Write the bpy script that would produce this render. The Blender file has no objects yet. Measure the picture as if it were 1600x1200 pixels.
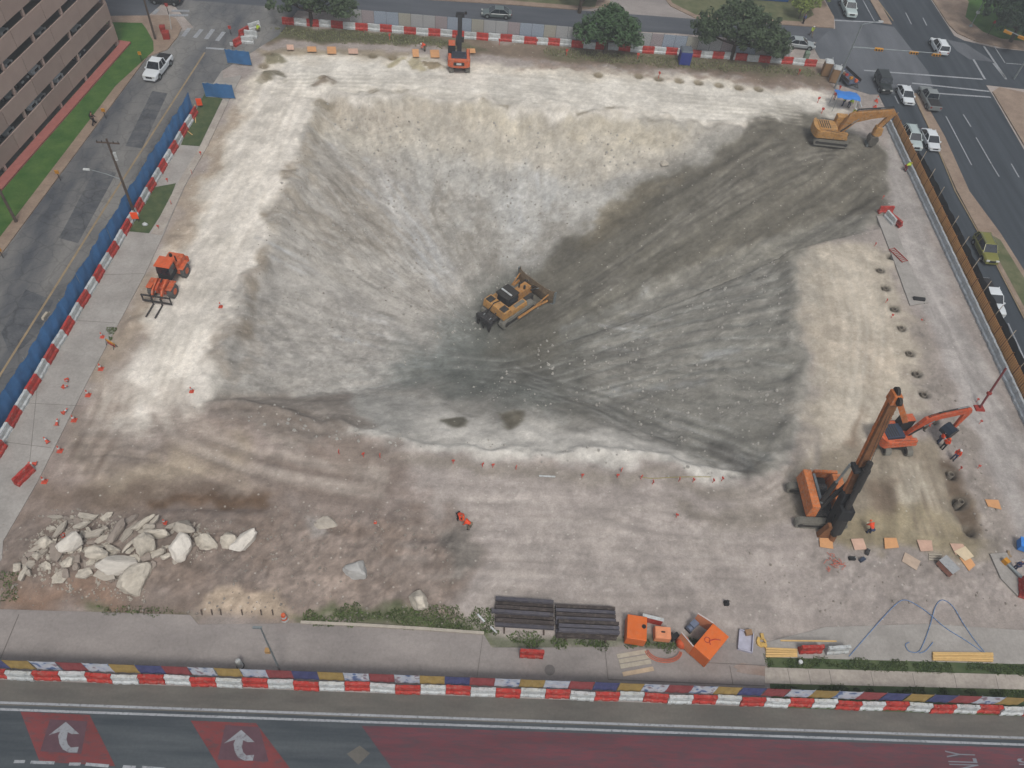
import bpy, math, random
import numpy as np
from mathutils import Vector, Matrix
from mathutils.geometry import tessellate_polygon
random.seed(7)
RNG = np.random.RandomState(11)
scene = bpy.context.scene
COL = scene.collection
R = math.radians
# ------------------------------------------------------------------ camera
FPX, PITCH, ROLL, YAW, CAMH = 1232.17, R(51.2267), R(7.0176), R(4.8244), 62.044
cy, sy = math.cos(YAW), math.sin(YAW)
cF = np.array([sy*math.cos(PITCH), cy*math.cos(PITCH), -math.sin(PITCH)])
_R0 = np.array([cy, -sy, 0.]); _U0 = np.cross(_R0, cF)
cR = math.cos(ROLL)*_R0 + math.sin(ROLL)*_U0
cU = -math.sin(ROLL)*_R0 + math.cos(ROLL)*_U0
cam_data = bpy.data.cameras.new('camera')
cam = bpy.data.objects.new('camera', cam_data); COL.objects.link(cam)
cam_data.sensor_width = 36.0
cam_data.lens = 36.0*FPX/1600.0
cam_data.clip_start = 0.5; cam_data.clip_end = 4000
cam.matrix_world = Matrix(((cR[0], cU[0], -cF[0], 0), (cR[1], cU[1], -cF[1], 0), (cR[2], cU[2], -cF[2], CAMH), (0, 0, 0, 1)))
scene.camera = cam

def G(x, y, z=0.0):
    """where the line of sight of photo point (x, y) meets height z"""
    d = cF + cR*(x-800)/FPX - cU*(y-600)/FPX
    t = (z-CAMH)/d[2]
    return (d[0]*t, d[1]*t)

# ------------------------------------------------------------------ materials
KALB = 1.22
def lin(c):
    out = []
    for v in c[:3]:
        v /= 255.0
        out.append((v/12.92 if v <= 0.04045 else ((v+0.055)/1.055)**2.4)/KALB)
    return tuple(min(v, 0.9) for v in out)
_mats = {}
def mat(name, c, rough=0.7, metal=0.0, var=0.15, scale=2.0, bump=0.0, dust=0.0, spec=0.3, cells=None):
    if name in _mats: return _mats[name]
    m = bpy.data.materials.new(name); m.use_nodes = True
    nt = m.node_tree; N = nt.nodes; L = nt.links
    b = N['Principled BSDF']
    b.inputs['Roughness'].default_value = rough
    b.inputs['Metallic'].default_value = metal
    b.inputs['Specular IOR Level'].default_value = spec
    a = lin(c)
    tc = N.new('ShaderNodeTexCoord')
    n1 = N.new('ShaderNodeTexNoise'); n1.inputs['Scale'].default_value = scale; n1.inputs['Detail'].default_value = 5
    n1.inputs['Roughness'].default_value = 0.65
    oi = N.new('ShaderNodeObjectInfo'); sc_ = N.new('ShaderNodeVectorMath'); sc_.operation = 'SCALE'; sc_.inputs[0].default_value = (37.0, 19.0, 53.0)
    L.new(oi.outputs['Random'], sc_.inputs['Scale']); av = N.new('ShaderNodeVectorMath'); av.operation = 'ADD'
    L.new(tc.outputs['Object'], av.inputs[0]); L.new(sc_.outputs[0], av.inputs[1]); VEC = av.outputs[0]
    L.new(VEC, n1.inputs['Vector'])
    ramp = N.new('ShaderNodeValToRGB')
    ramp.color_ramp.elements[0].position = 0.3; ramp.color_ramp.elements[1].position = 0.72
    ramp.color_ramp.elements[0].color = tuple(v*(1-var) for v in a)+(1,)
    ramp.color_ramp.elements[1].color = tuple(min(v*(1+var), 0.92) for v in a)+(1,)
    L.new(n1.outputs['Fac'], ramp.inputs['Fac'])
    out = ramp.outputs['Color']
    if dust > 0:
        n2 = N.new('ShaderNodeTexNoise'); n2.inputs['Scale'].default_value = scale*3.1; n2.inputs['Detail'].default_value = 6
        L.new(VEC, n2.inputs['Vector'])
        r2 = N.new('ShaderNodeValToRGB'); r2.color_ramp.elements[0].position = 0.5; r2.color_ramp.elements[1].position = 0.75
        r2.color_ramp.elements[1].color = (dust, dust, dust, 1)
        L.new(n2.outputs['Fac'], r2.inputs['Fac'])
        mx = N.new('ShaderNodeMix'); mx.data_type = 'RGBA'
        L.new(r2.outputs['Color'], mx.inputs[0]); L.new(out, mx.inputs[6])
        mx.inputs[7].default_value = lin((165, 155, 140))+(1,)
        out = mx.outputs[2]
        n4 = N.new('ShaderNodeTexNoise'); n4.inputs['Scale'].default_value = scale*1.7; n4.inputs['Detail'].default_value = 7; n4.inputs['Roughness'].default_value = .75
        L.new(VEC, n4.inputs['Vector']); m4 = N.new('ShaderNodeMapRange'); m4.inputs[1].default_value = .36; m4.inputs[2].default_value = .5; m4.inputs[3].default_value = 1-dust*.55; m4.inputs[4].default_value = 1.0
        L.new(n4.outputs['Fac'], m4.inputs[0]); v4 = N.new('ShaderNodeVectorMath'); v4.operation = 'SCALE'; L.new(out, v4.inputs[0]); L.new(m4.outputs[0], v4.inputs['Scale']); out = v4.outputs[0]
    mo = N.new('ShaderNodeMapRange'); mo.inputs[3].default_value = .9; mo.inputs[4].default_value = 1.08; L.new(oi.outputs['Random'], mo.inputs[0])
    vo_ = N.new('ShaderNodeVectorMath'); vo_.operation = 'SCALE'; L.new(out, vo_.inputs[0]); L.new(mo.outputs[0], vo_.inputs['Scale']); out = vo_.outputs[0]
    L.new(out, b.inputs['Base Color'])
    if bump > 0:
        bp = N.new('ShaderNodeBump'); bp.inputs['Strength'].default_value = bump; bp.inputs['Distance'].default_value = 0.05
        n3 = N.new('ShaderNodeTexNoise'); n3.inputs['Scale'].default_value = scale*6; n3.inputs['Detail'].default_value = 4
        L.new(tc.outputs['Object'], n3.inputs['Vector'])
        L.new(n3.outputs['Fac'], bp.inputs['Height']); L.new(bp.outputs['Normal'], b.inputs['Normal'])
    _mats[name] = m
    return m

def asphalt(name, c, c2, scale=0.25, cracks=0.0, streak=None):
    """worn asphalt or concrete: patches, fine speckle, optional cracks and wheel-worn streaks along a direction"""
    if name in _mats: return _mats[name]
    m = bpy.data.materials.new(name); m.use_nodes = True
    nt = m.node_tree; N = nt.nodes; L = nt.links
    b = N['Principled BSDF']; b.inputs['Roughness'].default_value = 0.9; b.inputs['Specular IOR Level'].default_value = 0.2
    tc = N.new('ShaderNodeTexCoord')
    mp = N.new('ShaderNodeMapping')
    L.new(tc.outputs['Object'], mp.inputs['Vector'])
    if streak: mp.inputs['Scale'].default_value = streak
    n1 = N.new('ShaderNodeTexNoise'); n1.inputs['Scale'].default_value = scale; n1.inputs['Detail'].default_value = 8; n1.inputs['Roughness'].default_value = 0.6
    L.new(mp.outputs['Vector'], n1.inputs['Vector'])
    r = N.new('ShaderNodeValToRGB'); r.color_ramp.elements[0].position = 0.36; r.color_ramp.elements[1].position = 0.66
    r.color_ramp.elements[0].color = lin(c)+(1,); r.color_ramp.elements[1].color = lin(c2)+(1,)
    L.new(n1.outputs['Fac'], r.inputs['Fac'])
    n2 = N.new('ShaderNodeTexNoise'); n2.inputs['Scale'].default_value = 4.0; n2.inputs['Detail'].default_value = 8; n2.inputs['Roughness'].default_value = 0.8
    L.new(tc.outputs['Object'], n2.inputs['Vector'])
    mr = N.new('ShaderNodeMapRange'); mr.inputs[1].default_value = 0.2; mr.inputs[2].default_value = 0.8
    mr.inputs[3].default_value = 0.78; mr.inputs[4].default_value = 1.22
    L.new(n2.outputs['Fac'], mr.inputs[0])
    vm = N.new('ShaderNodeVectorMath'); vm.operation = 'SCALE'
    L.new(r.outputs['Color'], vm.inputs[0]); L.new(mr.outputs[0], vm.inputs['Scale'])
    out = vm.outputs[0]
    if cracks > 0:
        nw = N.new('ShaderNodeTexNoise'); nw.inputs['Scale'].default_value = 0.8
        L.new(tc.outputs['Object'], nw.inputs['Vector'])
        ad = N.new('ShaderNodeVectorMath'); ad.operation = 'ADD'
        L.new(tc.outputs['Object'], ad.inputs[0]); L.new(nw.outputs['Color'], ad.inputs[1])
        v = N.new('ShaderNodeTexVoronoi'); v.feature = 'DISTANCE_TO_EDGE'; v.inputs['Scale'].default_value = 0.45
        L.new(ad.outputs[0], v.inputs['Vector'])
        r3 = N.new('ShaderNodeMapRange'); r3.inputs[1].default_value = 0.0; r3.inputs[2].default_value = 0.05
        r3.inputs[3].default_value = 1-cracks; r3.inputs[4].default_value = 1.0
        L.new(v.outputs['Distance'], r3.inputs[0])
        vm2 = N.new('ShaderNodeVectorMath'); vm2.operation = 'SCALE'
        L.new(out, vm2.inputs[0]); L.new(r3.outputs[0], vm2.inputs['Scale']); out = vm2.outputs[0]
    L.new(out, b.inputs['Base Color'])
    _mats[name] = m
    return m

# ------------------------------------------------------------------ mesh building
class MB:
    def __init__(s): s.v = []; s.f = []
    def add(s, vs, fs, M=None):
        o = len(s.v)
        for p in vs:
            p = Vector(p)
            if M is not None: p = M @ p
            s.v.append((p.x, p.y, p.z))
        s.f += [tuple(i+o for i in q) for q in fs]
        return s
    def box(s, x0, x1, y0, y1, z0, z1, M=None, tx=0.0, ty=0.0):
        """box; tx, ty pull in the top face"""
        v = [(x0, y0, z0), (x1, y0, z0), (x1, y1, z0), (x0, y1, z0),
             (x0+tx, y0+ty, z1), (x1-tx, y0+ty, z1), (x1-tx, y1-ty, z1), (x0+tx, y1-ty, z1)]
        return s.add(v, [(3, 2, 1, 0), (4, 5, 6, 7), (0, 1, 5, 4), (1, 2, 6, 5), (2, 3, 7, 6), (3, 0, 4, 7)], M)
    def cyl(s, p0, p1, r0, r1=None, n=10, cap=True):
        if r1 is None: r1 = r0
        p0 = Vector(p0); p1 = Vector(p1); d = (p1-p0)
        if d.length < 1e-6: return s
        d.normalize()
        a = d.orthogonal().normalized(); b = d.cross(a)
        vs = []
        for p, r in ((p0, r0), (p1, r1)):
            for i in range(n):
                t = 2*math.pi*i/n
                vs.append(p + a*math.cos(t)*r + b*math.sin(t)*r)
        fs = [(i, (i+1) % n, n+(i+1) % n, n+i) for i in range(n)]
        if cap: fs += [tuple(range(n-1, -1, -1)), tuple(range(n, 2*n))]
        return s.add(vs, fs)
    def tube(s, pts, r, n=6, r1=None):
        k = len(pts)
        for i in range(k-1):
            ra = r if r1 is None else r+(r1-r)*i/(k-1)
            rb = r if r1 is None else r+(r1-r)*(i+1)/(k-1)
            s.cyl(pts[i], pts[i+1], ra, rb, n)
        return s
    def prism(s, poly, y0, y1, M=None):
        """side profile [(x, z)] given thickness from y0 to y1"""
        n = len(poly)
        ar = sum(poly[i][0]*poly[(i+1) % n][1]-poly[(i+1) % n][0]*poly[i][1] for i in range(n))
        if ar < 0: poly = poly[::-1]
        vs = [(x, y0, z) for x, z in poly]+[(x, y1, z) for x, z in poly]
        fs = [tuple(range(n)), tuple(range(2*n-1, n-1, -1))]+[((i+1) % n, i, n+i, n+(i+1) % n) for i in range(n)]
        return s.add(vs, fs, M)
    def slab(s, poly, z0, z1, M=None):
        """plan outline [(x, y)] given height from z0 to z1"""
        n = len(poly)
        ar = sum(poly[i][0]*poly[(i+1) % n][1]-poly[(i+1) % n][0]*poly[i][1] for i in range(n))
        if ar < 0: poly = poly[::-1]
        vs = [(x, y, z0) for x, y in poly]+[(x, y, z1) for x, y in poly]
        if n > 6:
            tri = tessellate_polygon([[Vector((x, y, 0)) for x, y in poly]]); fs = []
            for a, b, c in tri:
                cr = (poly[b][0]-poly[a][0])*(poly[c][1]-poly[a][1])-(poly[b][1]-poly[a][1])*(poly[c][0]-poly[a][0])
                if cr < 0: b, c = c, b
                fs += [(a+n, b+n, c+n), (a, c, b)]
        else: fs = [tuple(range(n-1, -1, -1)), tuple(range(n, 2*n))]
        fs += [(i, (i+1) % n, n+(i+1) % n, n+i) for i in range(n)]
        return s.add(vs, fs, M)
    def loft(s, secs, cap=True):
        n = len(secs[0]); o = []
        for q in secs: o += list(q)
        fs = []
        for k in range(len(secs)-1):
            for i in range(n):
                fs.append((k*n+i, k*n+(i+1) % n, (k+1)*n+(i+1) % n, (k+1)*n+i))
        if cap: fs += [tuple(range(n-1, -1, -1)), tuple(range((len(secs)-1)*n, len(secs)*n))]
        return s.add(o, fs)
    def dome(s, c, rx, ry, rz, n=10, m=4, M=None):
        vs = []; fs = []
        for j in range(m):
            a = math.pi/2*j/m
            for i in range(n):
                t = 2*math.pi*i/n
                vs.append((c[0]+rx*math.cos(a)*math.cos(t), c[1]+ry*math.cos(a)*math.sin(t), c[2]+rz*math.sin(a)))
        vs.append((c[0], c[1], c[2]+rz))
        for j in range(m-1):
            for i in range(n): fs.append((j*n+i, j*n+(i+1) % n, (j+1)*n+(i+1) % n, (j+1)*n+i))
        for i in range(n): fs.append(((m-1)*n+i, (m-1)*n+(i+1) % n, m*n))
        fs.append(tuple(range(n-1, -1, -1)))
        return s.add(vs, fs, M)
    def build(s, name, m, parent=None, smooth=False, bevel=0.0):
        me = bpy.data.meshes.new(name); me.from_pydata(s.v, [], s.f); me.update()
        if smooth:
            me.polygons.foreach_set('use_smooth', [True]*len(me.polygons))
            if not bevel:
                pass
        o = bpy.data.objects.new(name, me); COL.objects.link(o)
        if m is not None: me.materials.append(m)
        if parent is not None: o.parent = parent
        if bevel > 0:
            md = o.modifiers.new('bevel', 'BEVEL'); md.width = bevel; md.segments = 2; md.limit_method = 'ANGLE'; md.angle_limit = R(35)
        return o

def tag(o, label=None, cat=None, group=None, kind=None):
    if label: o['label'] = label
    if cat: o['category'] = cat
    if group: o['group'] = group
    if kind: o['kind'] = kind
    return o
def thing(name, label, cat, loc=(0, 0, 0), rz=0.0, group=None):
    o = bpy.data.objects.new(name, None); COL.objects.link(o)
    o.empty_display_size = 0.3
    o.location = loc; o.rotation_euler = (0, 0, rz)
    return tag(o, label, cat, group)
def copy_tree(o, parent=None):
    c = o.copy(); COL.objects.link(c)
    if parent is not None: c.parent = parent
    for ch in list(o.children): copy_tree(ch, c)
    return c
def place(proto, used, loc, rz, label=None, group=None):
    o = proto if not used else copy_tree(proto)
    o.location = loc; o.rotation_euler = (0, 0, rz)
    if label: o['label'] = label
    if group: o['group'] = group
    return o
def heading(a, b): return math.atan2(b[1]-a[1], b[0]-a[0])

# ------------------------------------------------------------------ numpy noise
_LAT = RNG.rand(256, 256)
def vnoise(x, y, sd=0):
    x = np.asarray(x, float)+sd*17.3; y = np.asarray(y, float)+sd*9.7
    xi = np.floor(x).astype(int); yi = np.floor(y).astype(int)
    fx = x-xi; fy = y-yi; fx = fx*fx*(3-2*fx); fy = fy*fy*(3-2*fy)
    a = _LAT[xi % 256, yi % 256]; b = _LAT[(xi+1) % 256, yi % 256]
    c = _LAT[xi % 256, (yi+1) % 256]; d = _LAT[(xi+1) % 256, (yi+1) % 256]
    return (a*(1-fx)+b*fx)*(1-fy)+(c*(1-fx)+d*fx)*fy-0.5
def fbm(x, y, oct=4, sd=0, gain=0.5):
    s = 0; a = 1.0
    for k in range(oct):
        s = s+a*vnoise(np.asarray(x)*2**k, np.asarray(y)*2**k, sd+k*3); a *= gain
    return s
def sdf(poly, X, Y):
    """signed distance to an outline, positive inside"""
    P = np.array(poly, float); n = len(P)
    d2 = np.full(X.shape, 1e18); ins = np.zeros(X.shape, bool)
    for i in range(n):
        ax, ay = P[i]; bx, by = P[(i+1) % n]
        ex, ey = bx-ax, by-ay
        wx, wy = X-ax, Y-ay
        t = np.clip((wx*ex+wy*ey)/max(ex*ex+ey*ey, 1e-9), 0, 1)
        d2 = np.minimum(d2, (wx-ex*t)**2+(wy-ey*t)**2)
        if ay != by:
            cond = ((ay > Y) != (by > Y)) & (X < (bx-ax)*(Y-ay)/(by-ay)+ax)
            ins ^= cond
    d = np.sqrt(d2)
    return np.where(ins, d, -d)
def sstep(e0, e1, x):
    t = np.clip((x-e0)/(e1-e0), 0, 1); return t*t*(3-2*t)
# ------------------------------------------------------------------ the excavated ground
PIT_D = 8.5
BX, BY = G(800, 556, -PIT_D)
rim_px = [(505, 142), (640, 143), (800, 158), (1000, 180), (1130, 196), (1200, 205), (1300, 235), (1385, 300), (1360, 360), (1250, 385), (1245, 450),
          (1262, 560), (1255, 650), (1215, 730), (1180, 745), (1060, 722), (900, 712), (700, 700), (560, 680), (430, 640), (312, 625), (335, 540), (372, 460), (400, 400), (430, 330), (462, 250), (478, 180)]
RIM = [G(*p) for p in rim_px]
def _radius_table():
    n = 720; out = np.zeros(n)
    for k in range(n):
        a = -math.pi+2*math.pi*k/n; dx, dy = math.cos(a), math.sin(a); best = 30.0
        for i in range(len(RIM)):
            ax, ay = RIM[i][0]-BX, RIM[i][1]-BY; bx, by = RIM[(i+1) % len(RIM)][0]-BX, RIM[(i+1) % len(RIM)][1]-BY
            ex, ey = bx-ax, by-ay; den = dx*ey-dy*ex
            if abs(den) < 1e-9: continue
            t = (ax*ey-ay*ex)/den; u = (ax*dy-ay*dx)/den
            if t > 0 and -1e-6 <= u <= 1+1e-6: best = t
        out[k] = best
    return out
RT = _radius_table()
def _pexp():
    n = 720; e = np.zeros(n)
    for k in range(n):
        a = math.degrees(-math.pi+2*math.pi*k/n)
        wr = lambda c: (a-c+180) % 360-180
        # steep far wall and left wall, easy ramp to the far right corner, long near slope
        p = 1.9 + 1.3*math.exp(-(wr(100)/32)**2) - 0.75*math.exp(-(wr(42)/15)**2) + 0.7*math.exp(-(wr(165)/30)**2) - 0.75*math.exp(-(wr(-80)/50)**2)
        e[k] = p
    return e
PE = _pexp()
SITE = [G(*p) for p in [(405, 66), (640, 72), (900, 92), (1280, 122), (1330, 165), (1388, 235), (1405, 330), (1442, 480), (1500, 640), (1540, 745), (1575, 850), (1600, 900),
        (1600, 950), (1450, 962), (1290, 968), (1200, 1000), (1100, 1000), (975, 1005), (775, 1005), (755, 983), (470, 970), (310, 972), (295, 958), (0, 948), (-60, 940), (5, 845), (60, 750), (136, 597), (228, 427), (255, 369), (290, 290), (325, 228), (357, 160), (380, 118)]]
HOLES = [G(*p) for p in [(1374, 423), (1383, 451), (1396, 484), (1407, 513), (1420, 553), (1431, 585), (1443, 617), (1459, 658), (1487, 740), (1503, 782), (1517, 828), (1392, 403)]]
TOPHOLES = [G(*p) for p in [(935, 118), (998, 120), (1029, 124), (1061, 127), (1091, 130), (1123, 134), (1154, 138), (1185, 140), (420, 88), (412, 104), (417, 125), (505, 128), (583, 88), (614, 91)]]
MOUNDS = [(G(1300, 220), 5.0, 0.35), (G(506, 128), 1.5, 0.7), (G(418, 122), 2.0, 0.6), (G(425, 92), 1.8, 0.5), (G(628, 102), 1.5, 0.55), (G(661, 104), 1.5, 0.55), (G(686, 107), 1.3, 0.6),
          (G(1200, 192), 4.0, 0.5), (G(120, 870), 4.5, 0.7), (G(240, 865), 4.5, 0.6), (G(180, 720), 4.0, 0.4), (G(430, 700), 4.0, 0.35), (G(330, 850), 5.0, 0.2), (G(620, 830), 4.0, 0.35), (G(560, 850), 4.0, 0.3), (G(690, 860), 2.5, 0.3),
          (G(250, 310), 2.0, 0.4), (G(255, 345), 2.2, 0.4), (G(200, 510), 1.6, 0.5), (G(270, 380), 1.6, 0.4), (G(330, 190), 2.0, 0.3), (G(1050, 262), 0.8, 0.4)]
def anoise(a, k, wob, v, sd):
    # noise in angle that closes up round the full circle
    n0 = vnoise(a*k+wob, v, sd); n1 = vnoise((a-2*math.pi)*k+wob, v, sd); w = sstep(math.pi-.35, math.pi, a)
    return n0*(1-w)+n1*w
def streak_weight(x, y):
    a = np.degrees(np.arctan2(np.asarray(y)-BY, np.asarray(x)-BX))
    wd = lambda c: (a-c+180) % 360-180
    w = 0.25+0.9*np.exp(-(wd(140)/28)**2)+0.9*np.exp(-(wd(5)/38)**2)+.5*np.exp(-(wd(-160)/25)**2)
    return np.clip(w, 0, 1)
def height(x, y, detail=True):
    x = np.asarray(x, float); y = np.asarray(y, float)
    dx, dy = x-BX, y-BY
    r = np.hypot(dx, dy); a = np.arctan2(dy, dx)
    k = (a+math.pi)/(2*math.pi)*720; k0 = np.floor(k).astype(int) % 720; k1 = (k0+1) % 720; fr = k-np.floor(k)
    rad = RT[k0]*(1-fr)+RT[k1]*fr
    pe = PE[k0]*(1-fr)+PE[k1]*fr
    rr = rad+fbm(x*0.3, y*0.3, 4, 5)*1.5
    t = np.clip(r/np.maximum(rr, 1), 0, 1.2)
    prof = 1-np.clip(t, 0, 1)**pe
    z = -PIT_D*prof*sstep(1.0, 0.93, t)
    if not detail: return z
    s = sdf(SITE, x, y)
    inside = sstep(0.2, 1.6, s)
    inpit = sstep(1.02, 0.9, t)
    # furrows that run down towards the bottom of the pit
    fu = (anoise(a, 30, fbm(x*.1, y*.1, 2, 8)*4, np.log(r+2)*3.2, 3)*0.35+anoise(a, 75, fbm(x*.2, y*.2, 2, 9)*5, np.log(r+2)*5, 4)*0.35)*streak_weight(x, y)+fbm(x*.8, y*.8, 4, 23, .65)*.2
    z = z+inpit*sstep(2, 9, r)*fu*0.38
    # track ridges on the ramp and the right flank
    ang = math.radians(38); u = dx*math.cos(ang)+dy*math.sin(ang); w = -dx*math.sin(ang)+dy*math.cos(ang)
    ramp = inpit*np.exp(-((w+3)/7.0)**2)*sstep(4, 12, u)
    z = z+ramp*vnoise(w*1.5+fbm(x*.06, y*.06, 2, 2)*4, u*0.05, 9)*0.35
    z = z+inside*(fbm(x*0.3, y*0.3, 4, 21)*0.06+fbm(x*1.6, y*1.6, 3, 22)*0.018+0.05)
    rough = sstep(0, 2, sdf([G(*p) for p in [(0, 790), (430, 790), (720, 800), (740, 860), (900, 900), (700, 985), (300, 960), (-20, 945)]], x, y))
    z = z+rough*inside*(fbm(x*0.7, y*0.7, 4, 31)*0.24+0.1)
    rim = np.exp(-((t-1.0)/0.035)**2)
    z = z+rim*inside*fbm(x*0.5, y*0.5, 3, 41)*0.7
    for (mx, my), mr, mh in MOUNDS:
        d = np.hypot(x-mx, y-my)/mr
        z = z+inside*mh*np.exp(-d*d*2.2)*(1+fbm(x*1.2, y*1.2, 3, 51)*0.9)
    for (hx, hy) in HOLES:
        d = np.hypot(x-hx, y-hy)
        z = z+0.14*np.exp(-((d-0.85)/0.35)**2)*(1+fbm(x*2, y*2, 2, 3))
        z = z-1.5*sstep(0.50, 0.28, d)
    for (hx, hy) in TOPHOLES:
        d = np.hypot(x-hx, y-hy)
        z = z-0.6*sstep(0.6, 0.25, d)*(inside)
    # cut trench by the drill rig and the line of the old kerb
    for (p, q, wd, dp) in [(G(1480, 715), G(1500, 790), 0.9, 0.45), (G(1495, 780), G(1522, 832), 1.0, 0.6), (G(260, 792), G(410, 792), 0.5, 0.35), (G(640, 845), G(700, 835), 0.6, 0.25)]:
        px, py = np.array(p); qx, qy = q
        ex, ey = qx-px, qy-py; tt = np.clip(((x-px)*ex+(y-py)*ey)/(ex*ex+ey*ey), 0, 1)
        d = np.hypot(x-px-ex*tt, y-py-ey*tt)
        z = z-dp*np.exp(-(d/wd)**2)
    return np.where(s > -0.3, z, 0.0*z)+np.where(s > -0.3, 0, 0)
def Z(x, y): return float(height(np.array([x]), np.array([y]))[0])
def T(px, py, dz=0.0):
    """the ground point seen at photo point (px, py)"""
    z = 0.0
    for _ in range(14):
        x, y = G(px, py, z); zn = float(height(np.array([x]), np.array([y]), False)[0]); z = z*0.4+zn*0.6
    x, y = G(px, py, z)
    return (x, y, Z(x, y)+dz)
def TP(px, py):
    z = 0.0
    for _ in range(14):
        x, y = G(px, py, z); zn = float(height(np.array([x]), np.array([y]), False)[0]); z = z*0.4+zn*0.6
    return G(px, py, z)

X0, X1, Y0, Y1, STEP = -46.0, 64.0, 15.0, 122.0, 0.25
nx = int((X1-X0)/STEP)+1; ny = int((Y1-Y0)/STEP)+1
gx = np.linspace(X0, X1, nx); gy = np.linspace(Y0, Y1, ny)
GX, GY = np.meshgrid(gx, gy)
FXg, FYg = GX.ravel(), GY.ravel()
HZ = height(FXg, FYg)
HZ = HZ-0.03*(sdf(SITE, FXg, FYg) < 0.1)

# ---- soil colours (what the soil itself is: white crushed limestone, clay, topsoil, spoil; plus shading painted along the left rim)
COLR = np.zeros((FXg.size, 3)); COLR[:] = (162, 153, 147)
WX = FXg+fbm(FXg*0.25, FYg*0.25, 4, 61, 0.6)*2.6; WY = FYg+fbm(FXg*0.25, FYg*0.25, 4, 71, 0.6)*2.6
def paint(pts, c, soft=1.5, warp=1.0, op=1.0, mod=None):
    P = [TP(*p) for p in pts]
    xs = [p[0] for p in P]; ys = [p[1] for p in P]; mg = soft+3
    sel = np.where((FXg > min(xs)-mg) & (FXg < max(xs)+mg) & (FYg > min(ys)-mg) & (FYg < max(ys)+mg))[0]
    if sel.size == 0: return
    x = FXg[sel]+(WX[sel]-FXg[sel])*warp; y = FYg[sel]+(WY[sel]-FYg[sel])*warp
    w = sstep(-soft, soft, sdf(P, x, y))*op
    if mod is not None: w = w*mod[sel]
    COLR[sel] = COLR[sel]*(1-w[:, None])+np.array(c, float)*w[:, None]
_dx, _dy = FXg-BX, FYg-BY; _r = np.hypot(_dx, _dy); _a = np.arctan2(_dy, _dx)
SW = streak_weight(FXg, FYg)
RAD = np.clip(0.5+(1.2*anoise(_a, 34, fbm(FXg*.1, FYg*.1, 3, 8)*5, np.log(_r+2)*3.0, 81)+.8*anoise(_a, 90, fbm(FXg*.2, FYg*.2, 2, 8)*6, np.log(_r+2)*6.0, 83))*SW+(1-SW)*.9*fbm(FXg*.5, FYg*.5, 4, 87, .7), 0, 1)
RAD2 = np.clip(0.5+(1.1*anoise(_a, 60, fbm(FXg*.12, FYg*.12, 3, 18)*5, np.log(_r+2)*4.5, 82)+.9*anoise(_a, 130, fbm(FXg*.2, FYg*.2, 2, 8)*8, np.log(_r+2)*7.0, 84))*SW+(1-SW)*1.0*fbm(FXg*.7, FYg*.7, 4, 88, .75), 0, 1)
PATCH = np.clip(0.5+1.4*fbm(FXg*0.22, FYg*0.22, 4, 91), 0, 1)
PATCH2 = np.clip(0.5+1.8*fbm(FXg*0.6, FYg*0.6, 4, 95), 0, 1)
SPECK = np.clip(2.2*fbm(FXg*1.5, FYg*1.5, 3, 97, 0.7)-0.1, 0, 1)
# near ground
paint([(560, 740), (1240, 760), (1600, 760), (1600, 1000), (720, 990), (700, 820), (600, 790)], (168, 159, 153), 2.5, 1.0)
paint([(560, 770), (1180, 800), (1150, 960), (800, 950), (740, 860)], (174, 165, 158), 3, 1.0, 0.8, PATCH)
paint([(-40, 640), (300, 620), (560, 650), (620, 760), (690, 800), (700, 990), (-80, 990)], (152, 139, 131), 1.5, 1.2)
paint([(300, 640), (520, 630), (600, 720), (590, 780), (440, 790), (330, 740)], (150, 138, 130), 1.5, 1.0, 0.8)
paint([(-20, 800), (230, 790), (430, 785), (720, 800), (760, 880), (700, 985), (300, 960), (-80, 945)], (144, 131, 122), 1.2, 1.0, 0.95)
paint([(-20, 800), (430, 785), (720, 800), (700, 985), (300, 960), (-60, 945)], (120, 106, 96), 1.0, 1.0, 0.7, PATCH2)
paint([(430, 850), (690, 860), (680, 960), (420, 950)], (152, 138, 128), 2, 1.0, 0.9, PATCH)
paint([(40, 900), (170, 900), (230, 945), (20, 945)], (138, 108, 88), 1.5, 1, 0.6)
paint([(110, 680), (330, 690), (400, 770), (150, 775)], (165, 152, 132), 2.0, 1.2, 0.7)
paint([(60, 765), (200, 745), (420, 780), (415, 796), (200, 790), (60, 785)], (120, 105, 93), 1.0, 0.8, 0.8)
paint([(230, 780), (415, 778), (420, 797), (240, 793)], (104, 84, 68), 0.5, 0.4, 0.85)
paint([(100, 650), (230, 640), (270, 690), (130, 730)], (128, 117, 109), 1.2, 1.2, 0.7)
paint([(310, 955), (340, 918), (440, 925), (470, 968), (320, 968)], (184, 166, 146), 0.5, 0.4, 0.95)
paint([(470, 800), (510, 800), (515, 830), (478, 835)], (170, 165, 160), 0.6, 0.5, 0.8)
paint([(690, 825), (745, 830), (750, 890), (690, 890)], (118, 114, 108), 0.9, 0.8, 0.8)
# haul road down the left side and white bench along the far side
paint([(385, 118), (420, 78), (640, 90), (760, 98), (900, 106), (1100, 122), (1290, 145), (1330, 175), (1250, 190), (1180, 203), (1000, 186), (800, 164), (640, 150), (505, 148),
       (480, 190), (462, 260), (432, 335), (402, 405), (372, 470), (338, 560), (305, 650), (230, 668), (150, 640), (160, 590), (215, 470), (262, 400), (290, 330), (325, 235), (350, 175)], (212, 204, 190), 1.0, 0.8)
paint([(420, 88), (1300, 150), (1300, 178), (1180, 196), (640, 140), (440, 140)], (217, 213, 204), 1.5, 1.0, 0.8)
paint([(330, 280), (420, 280), (360, 460), (320, 590), (240, 640), (215, 560), (250, 470)], (210, 204, 194), 2.2, 1.0, 0.75)
paint([(150, 560), (230, 520), (300, 560), (320, 640), (240, 670), (140, 670)], (182, 174, 165), 2.0, 1.3, 0.8)
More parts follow.
